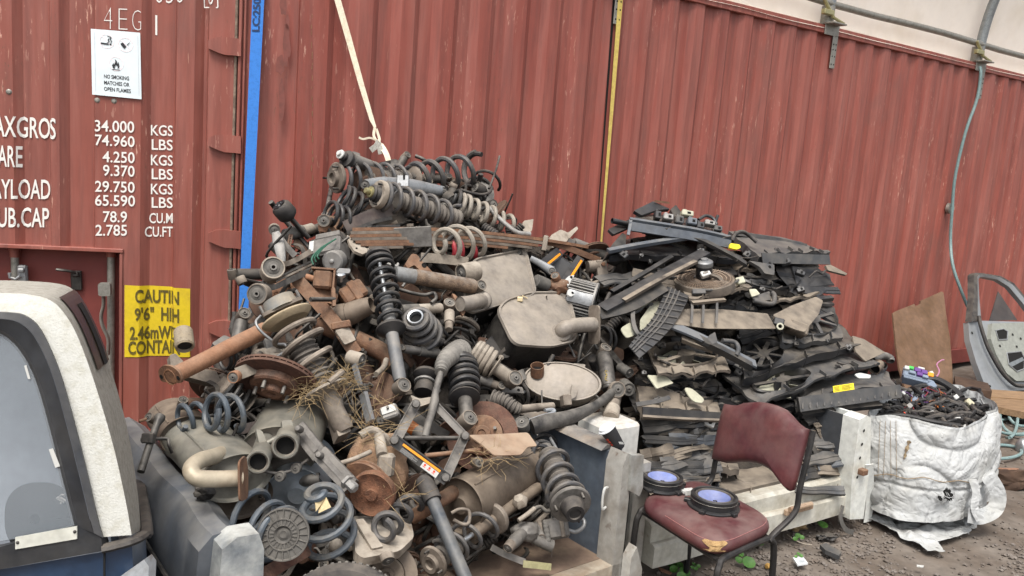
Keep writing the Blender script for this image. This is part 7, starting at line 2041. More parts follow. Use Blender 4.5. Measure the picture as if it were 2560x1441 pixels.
c_l=[(1668,716,-.1),(1652,756,-.13),(1628,800,-.15),(1596,836,-.15),(1572,866,-.14)]
c_r=[(1724,740,-.12),(1712,766,-.16),(1684,812,-.19),(1648,852,-.19),(1598,896,-.16)]
cl,cr=catmull([q(p) for p in c_l],6),catmull([q(p) for p in c_r],6)
t=thing('fan_shroud','black ribbed arc of a broken fan shroud standing on edge at the left','fan shroud',cl[10],G_FS)
b=B();b.sheet(lambda u,v: cl[int(round(u*(len(cl)-1)))]*(1-v)+cr[int(round(u*(len(cl)-1)))]*v,len(cl)-1,6,.006);b.build('panel',plas_cl,t)
b=B();nn=CV(-.4,.4,.8)
for f in (.2,.38,.56): b.tube([(x*(1-f)+y*f)+nn*.006 for x,y in zip(cl,cr)],.0045,6)
for i in range(2,len(cl)-1,2): b.tube([cl[i]+nn*.006,cr[i]+nn*.006],.0035,6)
b.build('rib_grid',plas_gr,t)
bracket('upper cream fan blade behind the ribbed arc',[(1630,758,-.06),(1650,752,-.06),(1646,780,-.08),(1622,812,-.1),(1600,828,-.1),(1600,800,-.08)],.005,cream,name='fan_vane',cat='fan blade',r=8)
bracket('lower cream fan blade left of the ribbed arc',[(1550,822,-.08),(1574,806,-.08),(1586,812,-.08),(1588,838,-.1),(1566,846,-.1)],.005,cream,name='fan_vane',cat='fan blade',r=10)
slat('bent grey frame arm left of the ribbed arc',[(1584,764,-.1),(1582,800,-.12),(1590,830,-.14),(1608,850,-.14)],10,10,plas_gr)
pipe('tangle of black cable left of the ribbed arc',[(1545,766,-.04),(1570,784,-.06),(1600,774,-.06),(1620,748,-.06),(1640,740,-.04)],5,plas_gr,hollow=False,name='cable',cat='cable')
shroud('tan dusted shroud with cream fan and black centre below the slanting arm',[(1610,850,.25),(1790,846,.28),(1826,930,-.12),(1644,940,-.16)],((1712,888,76,30,5,3),),plas_tan,cream,skirt=.012,dip=.02)
shroud('brown dusty shroud with two white blades above the chair',[(1590,912,.22),(1790,950,.25),(1806,1036,-.05),(1608,1034,-.08)],((1712,972,82,44,5,4),),plas_tan,cream,skirt=.03,dip=.04,lipm=plas)
bracket('broad white fan blade left inside the brown dusty shroud',[(1618,938,-.1),(1664,940,-.1),(1684,958,-.11),(1642,972,-.12)],.005,cream,name='fan_vane',cat='fan blade',r=4)
bracket('oval white fan blade right inside the brown dusty shroud',[(1710,968,-.12),(1730,972,-.12),(1762,998,-.14),(1756,1008,-.14),(1736,1006,-.14),(1720,988,-.13)],.005,cream,name='fan_vane',cat='fan blade',r=10)
slat('dark front rail of the brown dusty shroud',[(1606,1030,-.14),(1660,1034,-.15),(1740,1040,-.14),(1802,1044,-.12)],26,12,plas,nrm=CV(0,.2,1))
slat('brown lip along the dark front rail above the chair',[(1606,1042,-.15),(1700,1048,-.16),(1802,1052,-.13)],6,14,plas_tan,nrm=CV(0,.5,.9))
slat('grey toothed strip left of the two white blades',[(1590,1012,-.15),(1640,1004,-.15),(1674,994,-.14)],11,10,plas_gr,nrm=CV(0,.3,1))
shroud('grey black double shroud with cream fans pointing down in a corner',[(1806,930,.15),(2076,846,.3),(2196,906,-.04),(1904,1008,-.2)],((1950,948,62,34,5,4),(2096,894,62,32,5,4)),plas_gr,cream,skirt=.014,dip=.02,lipm=plas)
shroud('grey box framed radiator shroud with yellow label at the right',[(2020,930,.3),(2200,900,.3),(2252,968,-.02),(1996,1000,-.12)],((2150,938,66,26,3,3),),plas_gr,cream,skirt=.02,lipm=plas)
slat('ribbed box front of the radiator shroud with yellow label',[(1996,1012,-.14),(2080,1000,-.13),(2170,988,-.11),(2250,978,-.08)],36,16,plas_gr,nrm=CV(0,.15,1))
for i in range(14):
 x=2006+i*18
 slat('short upright rib on the ribbed box front',[(x,998-i*2.6,-.155+i*.004),(x,1022-i*2.6,-.155+i*.004)],3,6,plas_gr,'upright ribs on the box front',nrm=CV(0,0,1))
b=B();LB=[(2082,966,-.155),(2134,958,-.15),(2136,974,-.15),(2084,982,-.155)]
b.slab([q(p) for p in LB],FW*.002);lt=thing('warning_label','yellow warning label with small print on the ribbed radiator shroud','label',q(LB[0]))
b.build('label_film',label_y,lt)
b=B();Ql=quadmap([(x,y,o-.002) for x,y,o in LB])
for r_ in range(4):
 for (u0,u1) in ((.06,.3),(.42,.9-.1*(r_ % 2))): b.add([Ql(u0,.15+r_*.2),Ql(u1,.15+r_*.2),Ql(u1,.24+r_*.2),Ql(u0,.24+r_*.2)],[(0,1,2,3)])
b.build('label_lines',mat('ochre print','7d6d16',.5,bump=0),lt)
bracket('white oval fan blade end above the yellow label',[(2136,936,-.12),(2150,932,-.12),(2178,938,-.12),(2176,946,-.12),(2146,946,-.12)],.005,pvc,name='fan_vane',cat='fan blade',r=8)
slat('long dark tray edge under the ribbed box front',[(2000,1036,-.06),(2100,1022,-.05),(2200,1012,-.04)],18,14,plas)
pipe('grey pipe elbow end behind the pale tip panel',[(2180,900,.12),(2205,890,.12),(2224,896,.12),(2226,904,.12)],10,steel,name='pipe_elbow',cat='pipe')
pipe('short pipe mouth behind the radiator shroud',[(2196,912,.1),(2186,924,.06)],14,exh_br,name='pipe_stub',cat='pipe')
block('white plastic clip hanging above the chair back',(1776,1056,-.1),(24,22,16),CV(-.1,.3,.9),SC(1.2),pvc,None,'clip','clip',(('hole',hole_m,lambda b,k: b.lathe([(0,.5*k),(5*k,.5*k)],14,caps=False)),))
shroud('tan cone ring shroud behind the chair seat',[(1770,1176,.34),(1960,1186,.36),(1960,1240,.08),(1780,1252,.06)],((1890,1212,54,24,0,0),),plas_tan,skirt=.02,dip=.07)
shroud('grey shroud end with dark ring in the right of the white tub',[(1990,1128,.35),(2086,1140,.35),(2090,1172,.1),(1990,1188,.06)],((2040,1156,34,18,0,0),),plas_tan,skirt=.02,dip=.04)
shroud('ribbed tan shroud scoop low in the right of the white tub',[(1992,1188,.34),(2092,1196,.34),(2104,1222,.1),(1992,1236,.06)],((2046,1204,34,14,0,0),),plas_tan,skirt=.025,dip=.05,ribs=6)
shroud('grey shroud slab left of the chair back legs',[(1690,1136,.34),(1840,1128,.34),(1850,1172,.08),(1700,1196,.05)],(),plas_tan,skirt=.03)
shroud('low grey shroud behind the two speakers',[(1640,1190,.34),(1800,1180,.34),(1820,1226,.1),(1660,1246,.06)],((1740,1210,46,20,0,0),),plas_gr,skirt=.03)
bracket('slate blue metal bracket lying in the right of the white tub',[(2000,1096,.1),(2060,1086,.1),(2106,1092,.1),(2108,1104,.1),(2040,1110,.1),(2000,1110,.1)],.02,plas_sl)
rq=random.Random(5)
mats_s=[plas,plas_gr,plas,plas_tan,plas_sl,plas_gr,plas_gr]
G_SL='layered plastic strips in the white tub'
cnt=0
for y in range(1056,1262,10):
 for (xa,xb) in ((1596,1800),(1985,2112)):
  for r_ in range(2 if xb>1900 else 3):
   x0=rq.uniform(xa,xb-60);L=rq.uniform(70,210);x1=min(x0+L,xb)
   yy=y+rq.uniform(-6,6)-(x0-1600)*.1
   tl=rq.uniform(-.22,.05)
   o=rq.uniform(.02,.14)
   pts=[(x0+(x1-x0)*f,yy+(x1-x0)*f*tl+rq.uniform(-4,4),o+.1*f*rq.uniform(-1,1)) for f in (0,.33,.66,1)]
   w=rq.uniform(14,42)
   trim('grimy plastic strip layered among the shrouds in the white tub',pts,w,rq.choice(mats_s),G_SL,nrm=CV(rq.uniform(-.2,.2),rq.uniform(.1,.9),.7),name='plastic_strip',k=3)
   cnt+=1
G_S2='broken shroud pieces buried in the right heap'
SIL2=[(1530,600),(1600,545),(1830,590),(2040,640),(2060,760),(2090,830),(2200,900),(2230,1000),(2100,1040),(1800,1060),(1600,1050),(1560,900),(1520,790)]
k_=0
while k_<55:
 x,y=rq.uniform(1520,2220),rq.uniform(560,1050)
 if not inside(x,y,SIL2): continue
 o=rq.uniform(.07,.22);L=rq.uniform(60,150);a=rq.uniform(-.5,.3)
 pts=[(x+L*f*math.cos(a),y-L*f*math.sin(a)+rq.uniform(-6,6),o+rq.uniform(-.02,.02)) for f in (-.5,-.15,.2,.5)]
 trim('broken black shroud piece buried in the right heap',pts,rq.uniform(20,66),rq.choice([plas,plas,plas_cl,plas_gr,plas_cl,plas_tan]),G_S2,nrm=CV(rq.uniform(-.4,.4),rq.uniform(.2,.9),.6),name='shroud_piece',k=3)
 k_+=1
for i in range(70):
 while True:
  x,y=rq.uniform(1540,2200),rq.uniform(560,1040)
  if inside(x,y,SIL2): break
 if i % 3==0:
  a=rq.uniform(-.6,.6);L=rq.uniform(20,60)
  b=B();b.tube(catmull([q((x+L*f*math.cos(a)+rq.uniform(-6,6),y-L*f*math.sin(a)+rq.uniform(-8,8),rq.uniform(-.1,.02))) for f in (-.5,-.2,.1,.5)],4),rq.uniform(.003,.007),6)
  tag(b.build('cable',rubber,loc=q((x,y,0))),'short black cable end lying among the broken shrouds','cable','cable ends in the right heap')
 else:
  w=rq.uniform(7,16)
  block('small plastic clip block standing among the broken shrouds',(x,y,rq.uniform(-.08,.03)),(w*rq.uniform(1,2),w,w),CV(rq.uniform(-.5,.5),.5,.8),SC(rq.uniform(.8,2.2)),rq.choice((plas_cl,plas,plas_gr)),'clip blocks in the right heap','clip_block','clip',(('tab',plas,lambda b,k: b.box((0,w*.6*k,-w*.4*k),(w*.5*k,w*.5*k,w*.3*k))),('socket',hole_m,lambda b,k: b.box((w*.2*k,0,0),(w*.4*k,w*.5*k,1.5*k),bev=0))))
G_S3='buried fan shrouds in the right heap'
for i in range(22):
 while True:
  x,y=rq.uniform(1560,2180),rq.uniform(600,1030)
  w,h,sk,o=rq.uniform(60,105),rq.uniform(18,34),rq.uniform(-30,20),rq.uniform(.06,.16)
  ti=rq.uniform(-.1,.3)
  if all(inside(x+i*w,y+j*h+i*w*ti,SIL2) for i in (-1,1) for j in (-1,1)): break
 shroud('half buried fan shroud among the layers of the right heap',[(x-w+sk,y-h-w*ti*-1,o+.22),(x+w+sk,y-h+w*ti,o+.25),(x+w,y+h+w*ti,o),(x-w,y+h-w*ti,o)],((x+rq.uniform(-15,15),y,w*.62,h*.72,rq.choice((0,5)),rq.choice((4,6))),),rq.choice((plas,plas_cl,plas_gr,plas_tan)),rq.choice((cream,plas_gr)),group=G_S3,skirt=rq.uniform(.015,.04))
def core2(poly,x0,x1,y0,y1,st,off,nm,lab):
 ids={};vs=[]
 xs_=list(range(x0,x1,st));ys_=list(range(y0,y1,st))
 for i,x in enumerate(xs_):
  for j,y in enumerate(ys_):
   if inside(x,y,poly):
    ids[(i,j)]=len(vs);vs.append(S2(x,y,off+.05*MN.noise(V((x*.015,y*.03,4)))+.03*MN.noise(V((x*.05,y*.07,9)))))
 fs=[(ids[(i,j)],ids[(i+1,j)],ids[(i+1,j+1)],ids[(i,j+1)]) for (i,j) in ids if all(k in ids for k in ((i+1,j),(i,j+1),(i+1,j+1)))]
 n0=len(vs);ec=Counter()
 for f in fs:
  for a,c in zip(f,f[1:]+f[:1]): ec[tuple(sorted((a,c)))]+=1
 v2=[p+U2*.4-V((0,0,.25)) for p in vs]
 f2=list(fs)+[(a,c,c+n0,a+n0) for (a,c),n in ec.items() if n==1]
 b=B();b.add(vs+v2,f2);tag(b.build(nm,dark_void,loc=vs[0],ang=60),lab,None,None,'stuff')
core2([(1560,620),(1640,560),(1900,640),(2020,690),(2060,800),(2180,920),(2180,1000),(2105,1040),(2105,1240),(1600,1300),(1590,900),(1540,760)],1530,2220,550,1310,26,.27,'shroud_backing','dark backing mass added for the shaded gaps of the shroud heap')  # added backing behind the shrouds, coloured dark as shade between the layers
# ---------------------------------------------------------------- maroon chair with two speakers
SZ=.47
Lp,Fp,Rp,Bp=on_z(1590,1232,SZ),on_z(1796,1376,SZ),on_z(1946,1290,SZ),on_z(1744,1194,SZ)
CX=((Fp-Lp)+(Rp-Bp))/2;CY=((Rp-Fp)+(Bp-Lp))/2
CC=(Lp+Fp+Rp+Bp)/4
def CP(x,y,z): return CC+CX*x+CY*y+V((0,0,z-SZ))
ch=thing('chair','worn maroon vinyl chair with black tube legs in front of the white tub','chair',CP(0,0,0))
def seat_fn(u,v):
 a=u*2*PI
 c_,s_=math.cos(a),math.sin(a)
 r=(abs(c_)**5+abs(s_)**5)**(-1/5)
 prof_=[(0,.006),(.5,.008),(.8,.004),(.93,-.004),(.985,-.016),(1.0,-.03),(.99,-.045),(.95,-.05),(0,-.05)]
 k=v*(len(prof_)-1);i=min(int(k),len(prof_)-2);f=k-i
 rr=prof_[i][0]*(1-f)+prof_[i+1][0]*f;z=prof_[i][1]*(1-f)+prof_[i+1][1]*f
 return CP(.5*rr*r*c_,.5*rr*r*s_,SZ+z-.012*max(0,-r*rr*s_-.7)*2)
b=B();b.sheet(seat_fn,64,8);so=b.build('seat',vinyl,ch,ang=60)
b=B();p_=CP(.455,-.44,SZ-.02)
b.sheet(lambda u,v: seat_fn(.875+(u-.5)*(.045+.02*math.sin(v*7)),.4+.3*v)+(CP(.5,-.5,SZ)-CC).normalized()*(.004+.004*MN.noise(V((u*5,v*5,1))))+V((0,0,.002)),10,8);b.build('torn_corner',foam,so)
b=B();b.tube(catmull([seat_fn(i/24,.42)+V((0,0,.001)) for i in range(-7,5)],2),.0014,5);b.build('piping',mat('pale vinyl seam','9c6a66',.5,bump=0),so)
b=B()
zt=SZ-.06
def leg_frame(b,x):
 pts=[CP(x*1.08,-.46,.0),CP(x*1.04,-.47,zt-.09),CP(x*1.02,-.44,zt-.02),CP(x,-.34,zt),CP(x,.2,zt),CP(x,.4,zt-.015),CP(x*1.03,.47,zt-.08),CP(x*1.07,.5,.0)]
 b.tube(catmull(pts,6),.0125,10)
for x,nm in ((-.47,'leg_frame'),(.49,'leg_frame')):
 b=B();leg_frame(b,x);b.build(nm,chair_bl,ch)
b=B()
for y in (-.4,.38): b.cyl(CP(-.47,y,zt-.01),CP(.49,y,zt-.01),.011,n=10)
b.build('seat_rail',chair_bl,ch)
dB,dR=depth(CP(-.47,.5,SZ)) ,depth(CP(.49,.5,SZ))
pa,pb_=P(1777,1147,dB+.03),P(1972,1227,dR+.02)
e1=(pb_-pa).normalized();e2=(V((0,0,1))+CY.normalized()*.22);e2=(e2-e1*e2.dot(e1)).normalized();bn=e1.cross(e2)
if bn.dot(EYE-pa)<0: bn=-bn
outl=[(1809,1009),(1824,1012),(1842,1013),(1858,1007),(1876,1005),(1896,1004),(1914,1007),(1938,1013),(1958,1022),(1976,1040),(1992,1058),(2006,1068),(2018,1073),(2014,1090),(2000,1140),(1986,1196),(1978,1226),(1970,1228),(1957,1210),(1942,1190),(1920,1172),(1897,1161),(1872,1156),(1847,1155),(1828,1158),(1812,1158),(1794,1153),(1777,1148),(1780,1128),(1790,1080),(1800,1036)]
ow=[on_plane(x,y,pa,bn) for x,y in outl]
cen=sum(ow,V((0,0,0)))/len(ow)
ring_=[(0,.026),(.3,.027),(.6,.025),(.8,.02),(.92,.011),(.985,.0),(1.0,-.012),(.98,-.026),(0,-.028)]
vs=[];n=len(ow)
for s_,h in ring_:
 for p in ow: vs.append(cen+(p-cen)*s_+bn*h)
fs=[(i*n+j,i*n+(j+1) % n,(i+1)*n+(j+1) % n,(i+1)*n+j) for i in range(len(ring_)-1) for j in range(n)]
b=B();b.add(vs,fs);b.build('backrest',vinyl,ch,ang=60)
def bpl(x,y,o=-.02): return on_plane(x,y,pa,bn)+bn*o
for pts,nm in (([CP(.5,.34,zt-.01),CP(.5,.44,zt+.01),bpl(1978,1280),bpl(1990,1222),bpl(2008,1150),bpl(2024,1076)],'back_post'),([CP(-.47,.36,zt-.02),CP(-.47,.47,zt),bpl(1768,1200),bpl(1780,1150),bpl(1796,1060)],'back_post')):
 b=B();b.tube(catmull(pts,5),.0125,8,flat=.75);b.build(nm,chair_bl,ch)
def speaker(label,x,y,rpx,tilt=0.0,sc=1.0):
 c=on_z(x,y,SZ+.009)
 k=depth(c)/FPX;R=rpx*k
 M_=Matrix.Translation(c) @ Matrix.Rotation(tilt,4,'X')
 t=thing('speaker',label,'speaker',c,None)
 b=B(M_);b.lathe([(0,0),(R*1.1,0),(R*1.12,.004),(R*1.1,.008),(R*.98,.01),(R*.97,.03),(R*1.0,.032),(R*1.0,.044),(R*.94,.048),(R*.88,.046),(R*.86,.04),(R*.8,.038)],44,caps=False);b.lathe([(0,.0005),(R,.0005)],30,caps=False);b.build('basket',spk,t)
 b=B(M_);b.lathe([(R*.985,.03),(R*1.006,.0315),(R*.99,.033)],44,caps=False);b.build('trim_ring',galv_d,t)
 b=B(M_);b.lathe([(R*.86,.039),(R*.8,.044),(R*.74,.044),(R*.68,.039)],44,caps=False);b.build('surround',rubber,t)
 b=B(M_);b.lathe([(R*.69,.04),(R*.5,.028),(R*.25,.018),(R*.14,.016),(0,.02)],40,caps=False);b.build('cone',spk_bl,t)
 b=B(M_)
 for i in range(5):
  a=i*1.256+.3;b.box((0,0,0),(.03,.022,.012),Rz(a) @ Tr(R*1.08,0,.007))
 b.build('mounting_tabs',spk,t)
 b=B(M_);b.tube([(R*.1,-.01,.02),(R*.05,-.02,.03),(-.01,-.03,.034)],.0025,6);b.build('terminal_wire',steel_dk,t)
speaker('round black speaker with blue cone at the rear left of the seat',1653,1216,52)
speaker('round black speaker with violet blue cone at the front of the seat',1783,1266,58)
p_=on_z(1722,1230,SZ+.02);b=B(Matrix.Translation(p_));b.box((0,0,0),(.04,.022,.025),Rz(.4));b.box((-.02,0,.003),(.02,.016,.012),Rz(.4));tag(b.build('connector',pvc,loc=p_),'small white plug lying between the two speakers','connector')
# ---------------------------------------------------------------- white bulk bag with wiring
RIM=[(2168,1040,4.3),(2240,1046,4.16),(2310,1062,4.1),(2390,1077,4.1),(2440,1062,4.2),(2486,1036,4.36),(2500,1022,4.5),(2474,1000,4.7),(2432,980,4.85),(2384,965,4.92),(2300,976,4.9),(2210,995,4.7)]
BOT=[(2166,1262,4.3),(2228,1294,4.12),(2310,1308,4.08),(2390,1304,4.12),(2440,1290,4.2),(2476,1262,4.35),(2480,1228,4.5),(2450,1200,4.7),(2420,1182,4.8),(2385,1172,4.9),(2300,1182,4.88),(2200,1210,4.65)]
def closed(L,k):
 w=[P(*p) for p in L];n=len(w);out=[]
 for i in range(n):
  a,b_,c,d=w[i-1],w[i],w[(i+1) % n],w[(i+2) % n]
  for j in range(k):
   t=j/k
   out.append(.5*((2*b_)+(c-a)*t+(2*a-5*b_+4*c-d)*t*t+(3*b_-a-3*c+d)*t**3))
 return out
rim,bot=closed(RIM,22),closed(BOT,22)
bc=sum(bot,V((0,0,0)))/len(bot)
bag=thing('bulk_bag','white woven bulk bag full of wiring at the right of the white tub','bag',bc)
def bagp(i,v,inn=0.0):
 a,c=rim[i],bot[i]
 p=a*(1-v)+c*v
 out=(p-bc);out.z=0;out.normalize()
 an=i/len(rim)*2*PI
 bul=.03*math.sin(PI*min(1,v*1.08))-.012*math.exp(-((v-.66)/.02)**2)
 s1=MN.noise(V((math.cos(an)*3,math.sin(an)*3,v*5)))
 s2=MN.noise(V((math.cos(an)*5+v*3,math.sin(an)*5,v*16-an)))
 s3=abs(MN.noise(V((math.cos(an)*2.4-v*2,math.sin(an)*2.4+v,v*9+4))))
 s4=0
 for q_,(fa,fv,of) in enumerate(((2.2,7,4),(4.5,4,9),(3.2,13,14))): s4+=(1-abs(MN.noise(V((math.cos(an)*fa+v*1.6*q_,math.sin(an)*fa-v,v*fv+of)))))**14*(.003,.002,0)[q_]+(.03*(1-abs(MN.noise(V((math.cos(an)*1.2+v,math.sin(an)*1.2-v*.6,v*2.4+an*.25)))))**5 if q_==0 else 0)
 return p+out*(bul+.014*s1+.002*s2-s4-inn)+V((0,0,.012*s1*(1-v)))
n=len(rim);NV=80
vs=[bagp(i,j/NV) for j in range(NV+1) for i in range(n)]
fs=[(j*n+i,j*n+(i+1) % n,(j+1)*n+(i+1) % n,(j+1)*n+i) for j in range(NV) for i in range(n)]
b=B();b.add(vs,fs);b.build('sack',bag_m,bag,ang=70)
vs=[]
for j in range(7):
 for i in range(n):
  p=bagp(i,0);out=(p-bc);out.z=0;out.normalize()
  vs.append(p+V((0,0,(.012 if j==1 else 0)-max(0,j-1)*.035))-out*(.004+.004*j))
fs=[(j*n+i,j*n+(i+1) % n,(j+1)*n+(i+1) % n,(j+1)*n+i) for j in range(6) for i in range(n)]
b=B();b.add(vs,fs);b.build('inner_lining',bag_m,bag,ang=70)
BAGP=[bagp(i,j/NV) for j in range(NV+1) for i in range(n)]
def bag_hit(x,y,off=.006):
 best=None;r=ray(x,y).normalized()
 for j in range(NV+1):
  for i in range(0,n,2):
   p=BAGP[j*n+i]-EYE
   d=(p-r*p.dot(r)).length
   if p.dot(r)<5.0 and (best is None or d+p.dot(r)*.02<best[0]): best=(d+p.dot(r)*.02,p.dot(r))
 return EYE+r*(best[1]-off)
b=B()
for cx_,cy_,rx,ry,sd in ((2368,1236,26,13,1),(2350,1246,10,6,4)):
 pp=bag_hit(cx_,cy_,.02);nn=(EYE-pp).normalized();k=depth(pp)/FPX;m=face_frame(pp,nn,SC(2.1))
 pts=[m @ V((rx*k*math.cos(a)*(.6+.3*abs(math.sin(a*5)))*.55,ry*k*math.sin(a)*(1.0+.5*abs(math.cos(a*7))),0)) for a in [2*PI*i/40 for i in range(40)]]
 b.add(pts,[tuple(range(40))])
b.build('tear',hole_m,bag)
b=B();rg2=random.Random(4)
for i in range(34):
 x,y=2368+rg2.gauss(0,20),1238+rg2.gauss(0,12);p=bag_hit(x,y,.022)
 d_=V((rg2.gauss(0,1),rg2.gauss(0,.4),rg2.gauss(0,1))).normalized();b.tube([p,p+d_*.015-FW*.006,p+d_*.03-FW*.004],.0012,4)
b.build('frayed_threads',bag_m,bag)
b=B()
for cx_,cy_,rx,ry,sd in ((2266,1126,3.5,14,3),(2262,1142,3,8,5),(2272,1108,4,7,6)):
 pp=bag_hit(cx_,cy_,.012);k=depth(pp)/FPX;m=face_frame(pp,(EYE-pp).normalized(),SC(1.25))
 b.add([m @ V((rx*k*math.cos(a)*(1+.5*math.sin(3*a)),ry*k*math.sin(a),0)) for a in [2*PI*i/20 for i in range(20)]],[tuple(range(20))])
b.build('small_tear',mat('brown stained slit','4d4032',.9,0,'8b7a5f',.5,60,bump=0),bag)
b=B()
for x in (2200,2214,2226,2240):
 b.tube([bag_hit(x+.04*(y_-1060)*(-1 if x<2215 else .3),y_,.008) for y_ in (1052,1080,1110,1140,1170,1195)],.0011,4)
b.tube([bag_hit(x,1186+(x-2180)*.09+4*math.sin(x*.07),.009) for x in range(2180,2450,18)],.0022,5)
b.build('stitching',mat('brown thread','7d6c55',.9,bump=0),bag)
b=B();c=catmull([P(2456,1180,4.28),P(2470,1190,4.2),P(2494,1232,4.2),P(2488,1272,4.2),P(2452,1292,4.15),P(2420,1288,4.1)],6);ribbon(b,c,.075,CV(-.3,.2,.9),.004);b.build('lifting_loop',bag_m,bag)
b=B();c=catmull([P(2430,1196,4.1),P(2440,1230,4.1),P(2436,1270,4.1),P(2450,1300,4.1)],5);ribbon(b,c,.04,CV(0,0,1),.004);b.build('hanging_tape',bag_m,bag)
def flap(label,poly,sd,part=None):
 w=[on_z(x,y,.012) for x,y in poly];c=sum(w,V((0,0,0)))/len(w);n_=len(w)
 b=B();vs=[];K=9
 for k in range(K):
  s_=k/(K-1)
  for j,p in enumerate(w):
   q_=c+(p-c)*s_
   vs.append(q_+V((0,0,.012+.05*abs(MN.noise(V((q_.x*7,q_.y*7,sd))))*(1-.6*s_)+.02*MN.noise(V((q_.x*22,q_.y*22,sd))))))
 fs=[(k*n_+j,k*n_+(j+1) % n_,(k+1)*n_+(j+1) % n_,(k+1)*n_+j) for k in range(K-1) for j in range(n_)]
 b.add(vs,fs);b.build(part,bag_m,bag,ang=70)
def jag(poly,k=6,amp=3):
 out=[];r_=random.Random(8)
 for i in range(len(poly)):
  a,c=poly[i],poly[(i+1) % len(poly)]
  for j in range(k): out.append((a[0]+(c[0]-a[0])*j/k+r_.uniform(-amp,amp),a[1]+(c[1]-a[1])*j/k+r_.uniform(-amp,amp)*.6))
 return out
flap('',jag([(2150,1288),(2180,1262),(2204,1290),(2260,1316),(2340,1348),(2350,1372),(2362,1392),(2320,1384),(2250,1346),(2180,1308)]),2,'ground_flap')
flap('',jag([(2206,1292),(2260,1298),(2340,1308),(2400,1310),(2428,1330),(2420,1344),(2352,1362),(2300,1340),(2240,1316)]),5,'ground_flap')
flap('',jag([(2384,1286),(2404,1284),(2440,1312),(2444,1322),(2410,1322),(2390,1304)],4),6,'ground_flap')
def BG(x,y,o=0): return P(x,y,4.62+(1050-y)*.0042+o)
b=B();vs=[]
rr_=[rim[i]*.94+bc*.06-V((0,0,.1)) for i in range(0,n,2)];rc=sum(rr_,V((0,0,0)))/len(rr_)+V((0,0,.0));m_=len(rr_)
for k in range(9):
 s_=1-k/8
 for p in rr_:
  qq=rc+(p-rc)*s_
  vs.append(qq+V((0,0,.03*MN.noise(V((qq.x*14,qq.y*14,3)))+.05*(1-s_**2))))
fs=[(k*m_+j,k*m_+(j+1) % m_,(k+1)*m_+(j+1) % m_,(k+1)*m_+j) for k in range(8) for j in range(m_)]
b.add(vs,fs);tag(b.build('wiring_mass',loom_m,loc=rc),'matted black wiring filling the white bulk bag',None,None,'stuff')
rw=random.Random(21)
def onheap(x,y,h): return BG(x,y,-h)
for i in range(80):
 x=rw.uniform(2190,2450);y=rw.uniform(975,1066)
 if y>1036+(x-2200)*.16 or x>2370+(y-960)*1.2: continue
 a=rw.uniform(-.7,.5);L=rw.uniform(50,120)
 pts=[(x+L*f*math.cos(a)+rw.uniform(-8,8),y-L*f*math.sin(a)+rw.uniform(-8,8)-8*math.sin(PI*(f+.5))) for f in (-.5,-.25,0,.25,.5)]
 b=B();b.tube(catmull([onheap(px_,py_,rw.uniform(.05,.14)) for px_,py_ in pts],5),rw.uniform(.007,.016),8)
 tag(b.build('wire_loom',loom_m if i % 4 else rubber,loc=onheap(x,y,.05)),'black taped wire loom in the white bulk bag','wire loom','wire looms in the bulk bag')
for nm,pts,r in (('thick black loom arching over the rear of the bag',[(2300,952,.1),(2340,950,.14),(2380,972,.12),(2404,996,.08)],.022),('black curled loom end standing inside the right bag wall',[(2438,1012,.0),(2454,1005,.0),(2452,985,.0),(2444,978,.0)],.012),('short black loom end near the right rim of the bag',[(2452,1050,.06),(2464,1045,.06),(2472,1030,.06)],.01),('long black loom lying along the front rim of the bag',[(2190,1040,.1),(2260,1040,.14),(2330,1055,.14),(2400,1066,.12)],.016)):
 b=B();b.tube(catmull([onheap(x,y,h) for x,y,h in pts],6),r,10);tag(b.build('wire_loom',loom_m,loc=onheap(*pts[1])),nm,'wire loom')
for wi,wm in enumerate(wire_cols):
 b=B()
 for i in range(9):
  x=rw.gauss(2310,52);y=rw.gauss(1000,24)
  if y>1040+(x-2200)*.12 or x>2340+(y-960)*1.2 or x<2195: continue
  a=rw.uniform(0,6.28);L=rw.uniform(14,46)
  b.tube(catmull([onheap(x+L*f*math.cos(a)+rw.uniform(-8,8),y+L*f*math.sin(a)*.6+rw.uniform(-8,8),rw.uniform(.07,.14)) for f in (-.5,-.2,.2,.5)],4),.0028,5)
 tag(b.build('loose_wires',wm,loc=onheap(2310,1000,.1)),'loose %s wires tangled on top of the bulk bag' % ('red','brown','black','violet','orange','grey')[wi],None,None,'stuff')
b=B();b.tube(catmull([onheap(x,y,h) for x,y,h in ((2336,950,.1),(2348,930,.1),(2342,912,.1),(2352,902,.1),(2360,900,.1))],6),.004,6);tag(b.build('wire',mat('pink wire','a06c86',.5,bump=0),loc=onheap(2340,930,.1)),'pink wire sticking up behind the fuse box','wire')
fb=thing('fuse_box','blue grey fuse box with purple, green and orange relays on the wiring','fuse box',onheap(2300,936,.14))
M_=face_frame(onheap(2296,936,.16),CV(-.05,.75,.65),SC(PI/2-.25));k=4.7/FPX
b=B(M_);b.box((0,0,-10*k),(74*k,36*k,24*k));b.box((-4*k,-16*k,-14*k),(60*k,12*k,26*k));b.build('housing',blue_gr,fb)
for nm,x0,y0,w,h,m_,in (('relay',-4,8,16,14,purple),('relay',12,6,14,14,purple),('relay',2,-6,14,12,purple),('relay',28,2,14,14,label_o),('relay',-20,10,12,10,green_p),('relay',-30,6,12,12,pvc),('relay',-16,-6,16,10,blue_gr),('relay',16,-10,14,10,blue_gr),('relay',4,17,16,6,pvc)):
 b=B(M_);b.box((x0*k,y0*k,5*k),(w*k,h*k,9*k));b.build(nm,m_,fb)
